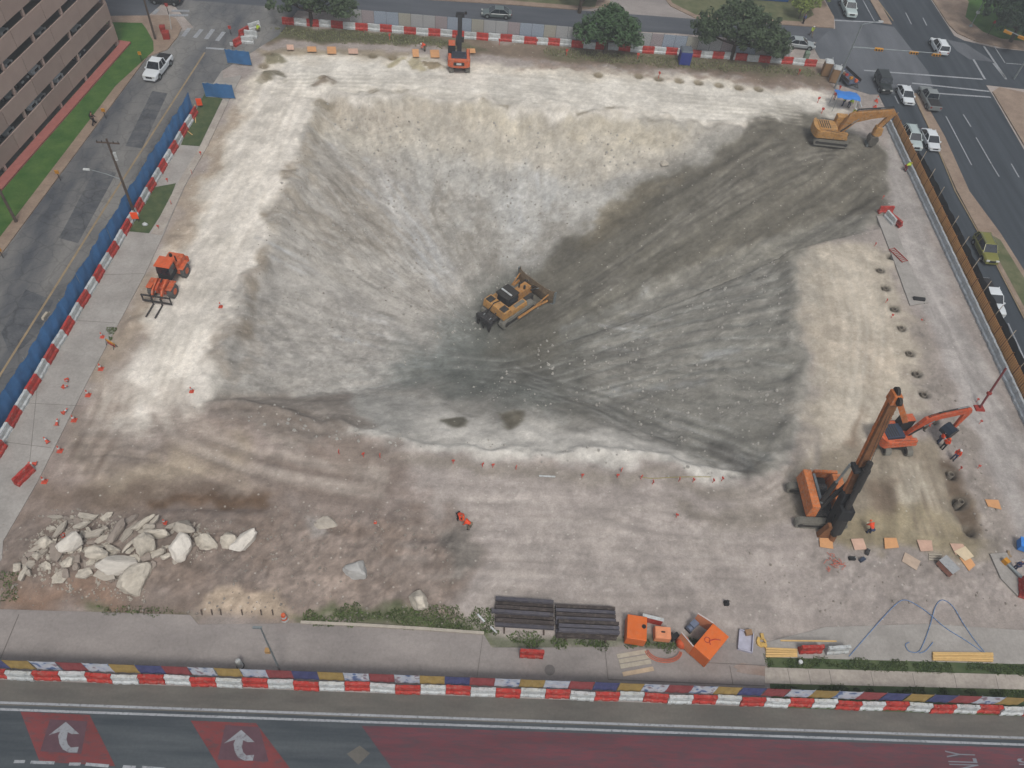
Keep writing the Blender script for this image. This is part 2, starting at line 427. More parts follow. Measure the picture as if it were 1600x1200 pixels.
paint([(355, 170), (395, 170), (330, 330), (290, 400), (262, 400), (285, 320)], (176, 166, 152), 1.2, 1.0, 0.6, PATCH2)
paint([(470, 150), (440, 200), (350, 400), (380, 400), (478, 200)], (185, 178, 168), 0.8, 0.8, 0.6, PATCH2)
paint([(130, 470), (200, 480), (230, 530), (190, 600), (140, 610), (120, 560)], (160, 148, 138), 1.2, 1.0, 0.8)
paint([(352, 168), (372, 175), (340, 250), (305, 330), (285, 395), (255, 372), (290, 292), (325, 230)], (166, 152, 136), 0.9, 1.0, 0.85)
paint([(226, 428), (250, 440), (225, 500), (190, 560), (165, 600), (140, 600), (180, 520)], (158, 145, 130), 0.9, 1.0, 0.9)
# pit walls
paint(rim_px, (164, 161, 154), 0.8, 0.5)
paint([(480, 150), (640, 148), (830, 165), (1130, 200), (1050, 260), (900, 280), (640, 240), (490, 220)], (194, 187, 173), 2.0, 1.0, 0.95)
paint([(640, 150), (1100, 195), (1040, 240), (800, 215), (640, 190)], (196, 186, 165), 1.5, 1.0, 0.7, PATCH)
paint([(500, 150), (700, 156), (720, 215), (520, 200)], (170, 158, 142), 1.5, 1.0, 0.7, PATCH)
paint([(640, 240), (1030, 290), (900, 360), (760, 370), (650, 330)], (188, 187, 182), 2.5, 1.0, 0.8)
paint([(420, 330), (480, 200), (620, 250), (740, 440), (700, 520), (480, 560), (330, 600), (360, 470)], (181, 176, 168), 2.0, 1.0, 0.9)
paint([(450, 260), (560, 250), (640, 380), (560, 400), (430, 340)], (160, 150, 136), 2.0, 1.0, 0.6, RAD)
paint([(650, 260), (760, 300), (780, 420), (740, 440), (660, 350)], (140, 134, 124), 2.0, 1.0, 0.75, RAD)
paint([(560, 260), (640, 280), (720, 430), (690, 460)], (186, 188, 190), 1.5, 1.0, 0.8, RAD2)
paint([(780, 250), (900, 290), (840, 400), (790, 410)], (188, 190, 190), 1.5, 1.0, 0.6, RAD2)
paint([(830, 300), (890, 310), (880, 400), (840, 420)], (128, 124, 116), 1.5, 1.0, 0.8, PATCH2)
paint([(390, 400), (470, 380), (700, 520), (640, 610), (420, 620), (330, 570)], (174, 170, 164), 2.5, 1.0, 0.8)
paint(rim_px, (196, 194, 188), 0.5, 0.4, 0.26, RAD2)
paint(rim_px, (124, 118, 108), 0.5, 0.4, 0.26, RAD)
paint([(505, 142), (640, 143), (800, 158), (1000, 180), (1000, 186), (800, 165), (640, 150), (500, 152), (478, 190), (462, 250), (430, 335), (400, 405), (372, 465), (338, 545), (312, 625), (300, 650), (240, 662), (205, 640), (215, 560), (262, 450), (300, 380), (345, 270), (385, 180), (400, 130), (430, 110)], (224, 218, 208), 1.2, 0.9, 0.9)
paint([(300, 640), (330, 560), (372, 470), (400, 405), (420, 400), (410, 470), (380, 560), (350, 620)], (150, 140, 128), 1.0, 1.2, 0.6, PATCH2)
paint([(405, 395), (432, 330), (468, 240), (500, 150), (530, 160), (500, 250), (460, 330), (430, 400)], (158, 148, 132), 1.2, 1.2, 0.6, PATCH2)
# grey clay down the bottom and the dark ramp
paint([(700, 500), (760, 440), (860, 400), (960, 480), (1000, 560), (960, 620), (820, 640), (700, 600), (610, 600), (620, 560)], (112, 113, 107), 3.0, 1.2, 0.95)
paint([(1178, 196), (1230, 172), (1300, 180), (1400, 250), (1400, 350), (1250, 390), (1240, 640), (1180, 735), (1050, 660), (880, 640), (780, 590), (800, 470), (860, 390), (1000, 300), (1100, 250)], (134, 131, 122), 2.2, 1.2)
paint([(1190, 185), (1290, 185), (1380, 240), (1390, 320), (1240, 350), (1060, 420), (900, 510), (830, 520), (820, 460), (870, 385), (1000, 305), (1110, 250)], (108, 104, 94), 0.8, 0.7, 0.97)
paint([(1000, 310), (1200, 215), (1300, 250), (1150, 320), (1000, 400), (880, 430)], (104, 100, 90), 1.5, 1.0, 0.6, PATCH)
paint([(950, 320), (1060, 290), (1000, 350), (900, 380)], (140, 128, 104), 1.0, 1.0, 0.5)
paint([(760, 520), (880, 520), (920, 590), (860, 640), (760, 620), (640, 600), (650, 570)], (108, 112, 107), 3.0, 1.0, 0.75)
paint([(780, 475), (900, 435), (1000, 455), (1010, 540), (920, 610), (790, 600)], (100, 99, 92), 3.0, 1.2, 0.92)
paint([(960, 440), (1230, 410), (1235, 620), (1150, 700), (960, 640), (930, 520)], (148, 145, 137), 3.0, 1.2, 0.85)
paint([(960, 440), (1230, 410), (1235, 620), (1150, 720), (900, 640), (850, 540)], (168, 165, 156), 1.0, 1.0, 0.3, RAD2)
paint([(960, 440), (1230, 410), (1235, 620), (1150, 720), (900, 640), (850, 540)], (112, 112, 106), 1.0, 1.0, 0.5, RAD)
paint([(1110, 690), (1165, 710), (1185, 738), (1165, 745), (1120, 715)], (104, 101, 96), 0.8, 0.6, 0.8)
paint([(1190, 390), (1250, 380), (1255, 500), (1200, 480)], (150, 145, 132), 1.5, 1.2, 0.7, PATCH)
paint([(640, 540), (720, 480), (740, 560), (660, 600), (540, 610)], (150, 155, 153), 2.5, 1.0, 0.6, RAD2)
for p, q in [((880, 520), (1015, 455)), ((960, 610), (1110, 600)), ((1100, 560), (1160, 545))]:
    paint([(p[0], p[1]-5), (q[0], q[1]-5), (q[0], q[1]+4), (p[0], p[1]+6)], (170, 174, 176), 0.5, 0.3, 0.5, PATCH2)
# near rim of pale rock and mud streaks below it
paint([(535, 695), (560, 655), (700, 640), (800, 665), (900, 668), (1040, 700), (1150, 730), (1140, 742), (1050, 728), (900, 716), (700, 708)], (206, 202, 194), 0.9, 0.8)
paint([(440, 630), (560, 615), (700, 640), (560, 680), (500, 650)], (176, 174, 168), 1.2, 1.0, 0.8)
paint([(330, 610), (540, 615), (560, 680), (500, 700), (300, 650)], (148, 139, 130), 1.0, 1.0, 0.85)
paint([(540, 705), (1140, 745), (1150, 765), (900, 750), (560, 730)], (146, 138, 128), 0.8, 0.7, 0.8)
paint([(685, 658), (730, 652), (725, 668), (700, 672)], (92, 88, 74), 0.4, 0.4, 0.8)
paint([(785, 645), (820, 645), (815, 665), (795, 668)], (98, 92, 78), 0.4, 0.4, 0.8)
paint([(430, 700), (600, 690), (615, 740), (600, 790), (440, 770)], (134, 121, 112), 0.9, 0.9, 0.7)
paint([(1050, 780), (1200, 790), (1260, 740), (1290, 790), (1180, 830), (1060, 810)], (134, 126, 116), 1.0, 1.0, 0.7)
for q in ([(900, 172), (965, 169), (962, 176), (905, 179)], [(1005, 186), (1030, 183), (1032, 189), (1008, 191)], [(1035, 207), (1050, 212), (1046, 217)], [(750, 157), (790, 160), (796, 168), (752, 164)], [(575, 138), (640, 140), (640, 145), (575, 144)], [(488, 150), (520, 165), (515, 175), (490, 165)]):
    paint(q, (120, 112, 96), 0.3, 0.5, 0.75, PATCH2)
for q in ([(392, 400), (420, 395), (425, 420), (395, 425)], [(398, 440), (415, 450), (410, 500), (390, 480)], [(420, 330), (445, 325), (450, 350), (425, 355)], [(445, 250), (470, 245), (475, 290), (450, 290)], [(375, 480), (395, 480), (390, 530), (365, 530)]):
    paint(q, (128, 118, 104), 0.6, 0.8, 0.7, PATCH2)  # grey-brown blobs put the scallops' shading along the left rim into the colour
# right bench
paint([(1262, 392), (1330, 384), (1390, 390), (1420, 480), (1450, 600), (1420, 680), (1330, 700), (1270, 740), (1230, 725), (1262, 640), (1270, 560), (1250, 450)], (190, 180, 164), 1.6, 1.3)
paint([(1250, 385), (1300, 385), (1290, 480), (1290, 600), (1262, 650), (1268, 560), (1245, 450)], (160, 154, 142), 1.2, 1.3, .8, PATCH2)
paint([(1400, 400), (1440, 500), (1460, 620), (1430, 640), (1400, 520)], (158, 148, 136), 1.2, 1.2, .8, PATCH2)
paint([(1270, 500), (1330, 480), (1400, 560), (1350, 650), (1280, 620)], (182, 168, 150), 1.6, 1.2, 0.6, PATCH)
paint([(1230, 730), (1320, 690), (1460, 680), (1530, 830), (1540, 850), (1300, 850), (1240, 830)], (150, 140, 124), 1.0, 0.8)
paint([(1390, 720), (1440, 720), (1480, 840), (1400, 840)], (182, 174, 158), 0.9, 0.8, 0.85)
paint([(1330, 750), (1390, 740), (1400, 800), (1350, 790)], (112, 98, 84), 0.8, 0.7, 0.8)
paint([(1470, 720), (1490, 715), (1530, 825), (1500, 838)], (100, 86, 72), 0.6, 0.4, 0.85)
paint([(1300, 800), (1400, 790), (1560, 850), (1560, 870), (1300, 850)], (150, 138, 110), 0.8, 0.8, 0.7)
paint([(1320, 690), (1350, 640), (1345, 690)], (118, 100, 84), 0.7, 0.6, 0.7)
paint([(1240, 850), (1560, 860), (1600, 960), (1270, 960)], (138, 130, 124), 1.5, 1.0, 0.75, PATCH2)
paint([(1420, 500), (1440, 500), (1560, 800), (1590, 880), (1540, 860), (1500, 720), (1450, 600)], (146, 138, 130), 0.8, 0.8, 0.8)
paint([(1385, 240), (1400, 330), (1385, 345), (1445, 480), (1530, 700), (1600, 860), (1600, 700), (1480, 440), (1395, 205)], (172, 167, 163), 0.8, 0.4, 0.9)
# brown topsoil and thin turf along the far barriers, weeds by the near apron
paint([(400, 62), (640, 74), (760, 82), (900, 98), (1200, 128), (1310, 140), (1290, 100), (640, 52), (405, 38)], (124, 111, 97), 0.7, 0.8)
paint([(400, 74), (640, 84), (640, 92), (410, 86)], (150, 138, 118), 0.6, 0.6, 0.8)
paint([(800, 84), (1310, 132), (1310, 146), (900, 112), (800, 104)], (128, 112, 100), 0.6, 1.0, 0.7, PATCH2)
paint([(415, 40), (640, 52), (760, 76), (640, 72), (480, 64), (420, 58)], (92, 94, 70), 0.7, 0.6, 0.85)
paint([(850, 72), (1260, 105), (1285, 122), (1050, 108), (850, 88)], (104, 100, 78), 0.8, 0.7, 0.8)
paint([(150, 945), (290, 955), (300, 975), (150, 960)], (88, 96, 66), 0.6, 0.8, 0.7)
paint([(762, 985), (960, 1002), (1090, 1000), (1090, 1016), (960, 1013), (850, 1014), (770, 1014)], (92, 98, 76), .4, .4, .75)
paint([(465, 962), (560, 955), (700, 955), (772, 965), (765, 992), (600, 980), (470, 974)], (92, 100, 70), .5, .7, .8)
for hx, hy in HOLES:
    d = np.hypot(FXg-hx, FYg-hy); w = 0.6*sstep(1.0, 0.4, d)*(0.5+0.8*PATCH2)
    w = np.clip(w, 0, .9); COLR[:] = COLR*(1-w[:, None])+np.array((112, 108, 98))*w[:, None]
for hx, hy in TOPHOLES:
    d = np.hypot(FXg-hx, FYg-hy); w = np.clip(0.8*sstep(1.1, 0.4, d), 0, .9); COLR[:] = COLR*(1-w[:, None])+np.array((118, 108, 88))*w[:, None]
for i, c in ((4, (178, 168, 138)), (5, (176, 166, 136)), (6, (140, 126, 100)), (1, (120, 108, 94)), (2, (112, 106, 88)), (3, (122, 116, 92))):
    (mx, my), mr, mh = MOUNDS[i]; d = np.hypot(WX-mx, WY-my)/mr; w = 0.85*sstep(1.0, 0.6, d)
    COLR[:] = COLR*(1-w[:, None])+np.array(c)*w[:, None]
def ribbon(pts, wd, c, op, rut=0.0, off=0.0):
    P = []
    for i in range(len(pts)-1):
        for k in range(5):
            u = k/5; p0 = pts[max(i-1, 0)]; p1 = pts[i]; p2 = pts[i+1]; p3 = pts[min(i+2, len(pts)-1)]
            P.append([0.5*((2*p1[j])+(-p0[j]+p2[j])*u+(2*p0[j]-5*p1[j]+4*p2[j]-p3[j])*u*u+(-p0[j]+3*p1[j]-3*p2[j]+p3[j])*u**3) for j in (0, 1)])
    P.append(pts[-1]); P = np.array([TP(*q) for q in P])
    for o_ in ((-off, off) if off else (0,)):
        Q = P.copy()
        if o_:
            d = np.gradient(P, axis=0); d /= np.linalg.norm(d, axis=1)[:, None]; Q = P+np.stack([-d[:, 1], d[:, 0]], 1)*o_
        sel = np.where((FXg > Q[:, 0].min()-2) & (FXg < Q[:, 0].max()+2) & (FYg > Q[:, 1].min()-2) & (FYg < Q[:, 1].max()+2))[0]
        x = FXg[sel]; y = FYg[sel]; d2 = np.full(x.shape, 1e9)
        for i in range(len(Q)-1):
            ex, ey = Q[i+1]-Q[i]; tt = np.clip(((x-Q[i, 0])*ex+(y-Q[i, 1])*ey)/(ex*ex+ey*ey+1e-9), 0, 1)
            d2 = np.minimum(d2, (x-Q[i, 0]-ex*tt)**2+(y-Q[i, 1]-ey*tt)**2)
        w = np.exp(-d2/(wd*wd))*op*np.clip(.65+1.1*fbm(x*.5, y*.5, 3, 47), 0, 1)
        COLR[sel] = COLR[sel]*(1-w[:, None])+np.array(c, float)*w[:, None]
        HZ[sel] -= rut*np.exp(-d2/(wd*wd))
rb = random.Random(3)
for (x_, y_, dx_, dy_, n_) in ((560, 275, 70, 60, 9), (590, 330, 90, 90, 9), (640, 400, 60, 60, 8), (500, 210, 60, 50, 7), (820, 300, 8, 90, 8), (560, 500, 110, 30, 10), (960, 520, 120, 20, 10), (430, 390, 120, 60, 9)):
    for k in range(n_):
        a_ = x_+rb.uniform(-35, 35); b_ = y_+rb.uniform(-30, 30); f_ = rb.uniform(.25, .7)
        ribbon([(a_, b_), (a_+dx_*f_*.5, b_+dy_*f_*.45), (a_+dx_*f_, b_+dy_*f_)], rb.uniform(.12, .3), (198, 201, 204) if k % 3 else (134, 130, 122), .38)
for k in range(7):   # sweeping tyre arcs at the foot of the haul road
    o_ = k*9
    ribbon([(235+o_*.6, 600), (250+o_*.7, 650), (300+o_*1.2, 690+o_*.3), (380+o_*1.2, 712+o_*.6), (480+o_, 730+o_*.5), (600, 745+o_*.4)], .28, (174, 164, 154), .5, .02, .9)
for k in range(5): ribbon([(200-k*8, 600), (190-k*9, 650), (170-k*12, 700), (140-k*8, 745)], .3, (118, 105, 95) if k % 2 else (170, 158, 146), .55, .03, .9)
for k in range(6): ribbon([(420+rb.uniform(-20, 20), 120+k*5), (700, 118+k*7), (1000, 140+k*7), (1250, 165+k*5)], .22, (186, 180, 168), .5, .02, .9)
for k in range(8): ribbon([(470-k*7, 130), (440-k*8, 220), (400-k*9, 330), (350-k*10, 430), (300-k*8, 540), (262-k*7, 630)], .22, (192, 184, 171) if k % 2 else (224, 218, 206), .4, .02, .9)
for k in range(9): ribbon([(700+k*10, 560+k*6), (790+k*14, 560+k*9), (900+k*16, 520+k*11), (1040+k*12, 470+k*14), (1235, 415+k*24)], .2, (160, 160, 154) if k % 2 else (112, 112, 107), .6, .04, .85)
paint([(790, 470), (880, 385), (1010, 310), (1120, 270), (1180, 330), (1060, 420), (940, 500), (840, 560), (780, 540)], (102, 99, 90), 2.0, 1.0, .7)
for k in range(9): ribbon([(820+k*10, 500-k*2), (930+k*8, 440-k*4), (1050+k*5, 370-k*6), (1200, 290-k*7), (1300+k*4, 250-k*3)], .22, (92, 89, 82) if k % 2 else (138, 134, 124), .5, .04, .9)
for k in range(5): ribbon([(800+k*12, 580+k*7), (900+k*10, 610+k*8), (1010, 640+k*10), (1130, 680+k*9), (1190, 720+k*2)], .22, (100, 101, 97) if k % 2 else (168, 168, 163), .55, .05, .9)
for k in range(5): ribbon([(1130+k*6, 800-k*4), (1200, 790-k*6), (1255, 745-k*5), (1262, 690)], .28, (122, 114, 106) if k % 2 else (178, 170, 160), .5, .04, .9)
for k in range(7): ribbon([(620, 770+k*24), (800, 775+k*22), (1000, 785+k*22), (1220, 800+k*20)], .25, (182, 174, 166) if k % 2 else (146, 138, 131), .35, .02, .9)
for k in range(4): ribbon([(1300+k*14, 400), (1330+k*12, 500), (1320+k*13, 600), (1300+k*12, 680)], .25, (204, 196, 182), .5, .02, .9)
for k in range(3): ribbon([(1405+k*12, 700), (1425+k*12, 760), (1450+k*11, 835)], .25, (122, 110, 96), .5, .04, .8)
for (a, b) in (((1300, 700), (1320, 680)),): pass
for q in (((700, 655), (715, 660)),): pass
for k in range(4): ribbon([(255+k*30, 640+k*4), (290+k*32, 690+k*6), (380+k*28, 730+k*6), (500+k*20, 752+k*4)], .35, (128, 115, 106), .4, .02, 1.0)
for k in range(3): ribbon([(330+k*20, 650), (420+k*10, 640+k*12), (500, 660+k*16), (560, 720+k*8)], .3, (124, 112, 102), .5, .03, .9)
# wheel-worn streaks: along the haul roads, the ramp and the near ground
def streak(pts, ang, amp, fx=1.5, fl=0.06, soft=2.0):
    P = [TP(*p) for p in pts]; w = sstep(-soft, soft, sdf(P, FXg, FYg)); c_, s_ = math.cos(ang), math.sin(ang)
    u = FXg*c_+FYg*s_; v = -FXg*s_+FYg*c_+fbm(FXg*.05, FYg*.05, 2, 33)*5
    n = vnoise(v*fx, u*fl, 44)+.6*vnoise(v*fx*2.7, u*fl*2, 45)
    COLR[:] = COLR*(1+amp*(n*w))[:, None]
streak([(430, 90), (520, 140), (430, 335), (338, 560), (240, 660), (150, 640), (260, 400), (340, 180)], R(78), .11)
streak([(420, 88), (1300, 150), (1180, 200), (640, 146), (440, 140)], R(-2), .09)
streak([(560, 740), (1240, 760), (1300, 990), (700, 990), (600, 790)], R(2), .10)
streak([(110, 640), (560, 650), (620, 790), (100, 790)], R(-12), .16)
streak([(1180, 200), (1380, 240), (1390, 330), (1240, 390), (900, 560), (780, 560), (860, 390), (1110, 250)], R(38), .22, 1.1, .05)
streak([(960, 440), (1230, 400), (1240, 640), (1180, 735), (860, 640)], R(8), .16, 1.3, .05)
streak([(1290, 700), (1440, 690), (1500, 850), (1300, 850)], R(80), .14)
streak([(1250, 390), (1400, 390), (1430, 600), (1280, 640)], R(70), .08)
streak([(1400, 240), (1600, 700), (1600, 860), (1440, 480), (1390, 330)], R(91), .14)
ROUGH = sstep(-1, 3, sdf([TP(*q) for q in [(-20, 800), (430, 785), (720, 800), (760, 860), (700, 985), (300, 960), (-60, 945)]], FXg, FYg))
ROUGH = np.clip(ROUGH+.4*sstep(-1, 3, sdf([TP(*q) for q in [(490, 150), (1130, 200), (1000, 290), (850, 400), (760, 400), (480, 240)]], FXg, FYg))+.6*sstep(-1, 3, sdf([TP(*q) for q in [(330, 430), (640, 480), (640, 620), (320, 630)]], FXg, FYg))+.7*sstep(-.5, 1.5, sdf([TP(*q) for q in [(1420, 500), (1445, 500), (1600, 880), (1600, 960), (1270, 965), (1240, 855), (1540, 860)]], FXg, FYg)), 0, 1)
FINE = fbm(FXg*1.9, FYg*1.9, 2, 103, .9)+.6*RNG.uniform(-.5, .5, FXg.size)
COLR *= (1+.20*ROUGH*FINE)[:, None]
# overall mottling and pale stone chips
GRIT = np.clip(0.5+1.2*fbm(FXg*2.1, FYg*2.1, 2, 99, 0.8), 0, 1)
COLR *= (1+0.09*(PATCH2-0.5)+0.05*(PATCH-0.5)+0.08*(GRIT-0.5))[:, None]
COLR += (12*SPECK*sstep(0.2, 1.5, sdf(SITE, FXg, FYg)))[:, None]
LC = COLR/255.0
LC = np.where(LC <= 0.04045, LC/12.92, ((LC+0.055)/1.055)**2.4)/KALB
LC = np.clip(LC, 0, 0.85)

def ground_material():
    m = bpy.data.materials.new('site_soil'); m.use_nodes = True
    nt = m.node_tree; N = nt.nodes; L = nt.links; b = N['Principled BSDF']
    b.inputs['Roughness'].default_value = 0.95; b.inputs['Specular IOR Level'].default_value = 0.15
    at = N.new('ShaderNodeAttribute'); at.attribute_name = 'soil'
    tc = N.new('ShaderNodeTexCoord')
    def nz(s, d, r=0.6):
        n = N.new('ShaderNodeTexNoise'); n.inputs['Scale'].default_value = s; n.inputs['Detail'].default_value = d; n.inputs['Roughness'].default_value = r
        L.new(tc.outputs['Object'], n.inputs['Vector']); return n
    n1 = nz(5.5, 7, 0.8)
    mr = N.new('ShaderNodeMapRange'); mr.inputs[1].default_value = 0.28; mr.inputs[2].default_value = 0.72; mr.inputs[3].default_value = 0.84; mr.inputs[4].default_value = 1.15
    L.new(n1.outputs['Fac'], mr.inputs[0])
    vm = N.new('ShaderNodeVectorMath'); vm.operation = 'SCALE'; L.new(at.outputs['Color'], vm.inputs[0]); L.new(mr.outputs[0], vm.inputs['Scale'])
    # scattered pebbles
    vo = N.new('ShaderNodeTexVoronoi'); vo.inputs['Scale'].default_value = 1.5; vo.inputs['Randomness'].default_value = 1
    L.new(tc.outputs['Object'], vo.inputs['Vector'])
    r2 = N.new('ShaderNodeMapRange'); r2.inputs[1].default_value = 0.10; r2.inputs[2].default_value = 0.17; r2.inputs[3].default_value = 0.55; r2.inputs[4].default_value = 0.0
    L.new(vo.outputs['Distance'], r2.inputs[0])
    sep = N.new('ShaderNodeSeparateColor'); L.new(vo.outputs['Color'], sep.inputs[0])
    th = N.new('ShaderNodeMath'); th.operation = 'GREATER_THAN'; th.inputs[1].default_value = 0.72; L.new(sep.outputs[0], th.inputs[0])
    mu = N.new('ShaderNodeMath'); mu.operation = 'MULTIPLY'; L.new(r2.outputs[0], mu.inputs[0]); L.new(th.outputs[0], mu.inputs[1])
    mx = N.new('ShaderNodeMix'); mx.data_type = 'RGBA'; L.new(mu.outputs[0], mx.inputs[0]); L.new(vm.outputs[0], mx.inputs[6]); mx.inputs[7].default_value = lin((205, 200, 190))+(1,)
    L.new(mx.outputs[2], b.inputs['Base Color'])
    # fine lines running down the pit slopes: noise in angle and distance about the lowest point
    sx = N.new('ShaderNodeSeparateXYZ'); L.new(tc.outputs['Object'], sx.inputs[0])
    def M2(op, a, b=None):
        n = N.new('ShaderNodeMath'); n.operation = op
        for i, v in enumerate((a, b)):
            if v is None: continue
            if isinstance(v, (int, float)): n.inputs[i].default_value = v
            else: L.new(v, n.inputs[i])
        return n.outputs[0]
    X_ = M2('SUBTRACT', sx.outputs[0], BX); Y_ = M2('SUBTRACT', sx.outputs[1], BY)
    an = M2('ARCTAN2', X_, Y_); r2_ = M2('ADD', M2('MULTIPLY', X_, X_), M2('MULTIPLY', Y_, Y_)); lg = M2('LOGARITHM', M2('ADD', r2_, 4.0), 2.718)
    wob = nz(0.12, 3); cb = N.new('ShaderNodeCombineXYZ'); L.new(M2('ADD', M2('MULTIPLY', an, 46.0), M2('MULTIPLY', wob.outputs['Fac'], 14.0)), cb.inputs[0]); L.new(M2('MULTIPLY', lg, 2.6), cb.inputs[1])
    ns = N.new('ShaderNodeTexNoise'); ns.inputs['Scale'].default_value = 1.0; ns.inputs['Detail'].default_value = 6; ns.inputs['Roughness'].default_value = 0.75; L.new(cb.outputs[0], ns.inputs['Vector'])
    ms = N.new('ShaderNodeMapRange'); ms.inputs[1].default_value = 0.3; ms.inputs[2].default_value = 0.7; ms.inputs[3].default_value = -0.24; ms.inputs[4].default_value = 0.20; L.new(ns.outputs['Fac'], ms.inputs[0])
    sa = N.new('ShaderNodeAttribute'); sa.attribute_name = 'streaky'
    mult = M2('ADD', M2('MULTIPLY', ms.outputs[0], sa.outputs['Fac']), 1.0)
    vm3 = N.new('ShaderNodeVectorMath'); vm3.operation = 'SCALE'; L.new(mx.outputs[2], vm3.inputs[0]); L.new(mult, vm3.inputs['Scale'])
    # crumbly lumps a hand to a foot across
    nc = nz(2.6, 8, 0.85); mc = N.new('ShaderNodeMapRange'); mc.inputs[1].default_value = 0.33; mc.inputs[2].default_value = 0.67; mc.inputs[3].default_value = 0.84; mc.inputs[4].default_value = 1.14; L.new(nc.outputs['Fac'], mc.inputs[0])
    vm4 = N.new('ShaderNodeVectorMath'); vm4.operation = 'SCALE'; L.new(vm3.outputs[0], vm4.inputs[0]); L.new(mc.outputs[0], vm4.inputs['Scale'])
    L.new(vm4.outputs[0], b.inputs['Base Color'])
    n2 = nz(5.0, 8, 0.7)
    bp = N.new('ShaderNodeBump'); bp.inputs['Strength'].default_value = 0.6; bp.inputs['Distance'].default_value = 0.10
    L.new(n2.outputs['Fac'], bp.inputs['Height']); L.new(bp.outputs['Normal'], b.inputs['Normal'])
    return m
# one sheet: fine grid inside the block, wide skirt out to the horizon
verts = np.stack([FXg, FYg, HZ], 1)  # heights with ruts
ii, jj = np.meshgrid(np.arange(nx-1), np.arange(ny-1)); a0 = (jj*nx+ii).ravel()
quads = np.stack([a0, a0+1, a0+1+nx, a0+nx], 1)
nv = len(verts); BIG = 1500.0
sk = np.array([(-BIG, -BIG, 0), (BIG, -BIG, 0), (BIG, BIG, 0), (-BIG, BIG, 0)], float); sk[:, 2] = -0.03
c00, c10, c11, c01 = 0, nx-1, nx*ny-1, nx*(ny-1)
sides = [list(range(c00, c10+1)), list(range(c10, c11+1, nx)), list(range(c11, c01-1, -1)), list(range(c01, c00-1, -nx))]
verts = np.concatenate([verts, sk]); faces = [tuple(map(int, q)) for q in quads]
for k, sd in enumerate(sides):
    A, B = nv+k, nv+(k+1) % 4
    for q in range(len(sd)-1): faces.append((A, B, sd[q+1]) if q == len(sd)-2 else (A, sd[q+1], sd[q]))
    if len(sd) > 2:
        faces[-1] = (A, B, sd[-1], sd[-2])
LCA = np.concatenate([LC, np.tile(lin((105, 106, 104)), (4, 1))])
me = bpy.data.meshes.new('ground'); me.from_pydata(verts.tolist(), [], faces); me.update()
ca = me.color_attributes.new('soil', 'FLOAT_COLOR', 'POINT')
ca.data.foreach_set('color', np.concatenate([LCA, np.ones((len(LCA), 1))], 1).astype(np.float32).ravel())
fa = me.attributes.new('streaky', 'FLOAT', 'POINT')
_s = np.clip((SW-.25)/.75+.45*np.exp(-((np.degrees(_a)-85)/30)**2), 0, 1)*sstep(-1, 1.5, sdf(RIM, FXg, FYg)); fa.data.foreach_set('value', np.concatenate([_s, np.zeros(4)]).astype(np.float32))
me.polygons.foreach_set('use_smooth', [True]*len(me.polygons))
ground = bpy.data.objects.new('ground', me); COL.objects.link(ground); me.materials.append(ground_material())
tag(ground, kind='structure')
# ------------------------------------------------------------------ flat setting: roads, pavements, verges
def gp(pts): return [G(*p) for p in pts]
def fill_slab(name, poly, m, z1, z0=-0.2, kind='structure'):
    o = MB().slab(poly, z0, z1).build(name, m)
    return tag(o, kind=kind)
M_near = asphalt('near_road_asphalt', (60, 67, 73), (84, 90, 94), 0.3, 0, (0.25, 3.0, 1))
M_lane = asphalt('near_lane_asphalt', (92, 90, 86), (110, 107, 101), 0.4, 0, (0.4, 2.0, 1))
M_left = asphalt('left_street_asphalt', (80, 84, 90), (134, 133, 130), 0.12, 0.24, (1.6, 0.5, 1))
M_far = asphalt('far_street_asphalt', (74, 79, 86), (92, 96, 102), 0.2, 0.05, (0.3, 1.6, 1))
M_right = asphalt('right_road_asphalt', (52, 59, 66), (70, 77, 84), 0.3, 0, (2.5, 0.12, 1))
M_inter = asphalt('crossing_asphalt', (86, 91, 97), (106, 110, 116), 0.2, 0.05, (1.6, 0.3, 1))
M_conc = asphalt('pale_concrete', (150, 146, 141), (170, 166, 161), 0.35, 0.06)
M_conc2 = asphalt('apron_concrete', (138, 132, 129), (160, 153, 149), 0.25, 0.06, (0.6, 1.2, 1))
M_walk = asphalt('brown_pavement', (136, 118, 104), (156, 138, 122), 0.5, 0.05)
M_walk2 = asphalt('dusty_pavement', (158, 150, 142), (182, 174, 164), 0.5, 0.04)
M_grass = asphalt('lawn', (54, 92, 36), (80, 110, 52), 0.5)
M_grass2 = asphalt('dry_lawn', (84, 92, 62), (112, 112, 84), 0.6)
M_weed = asphalt('verge_turf', (62, 80, 50), (88, 98, 66), 0.9)
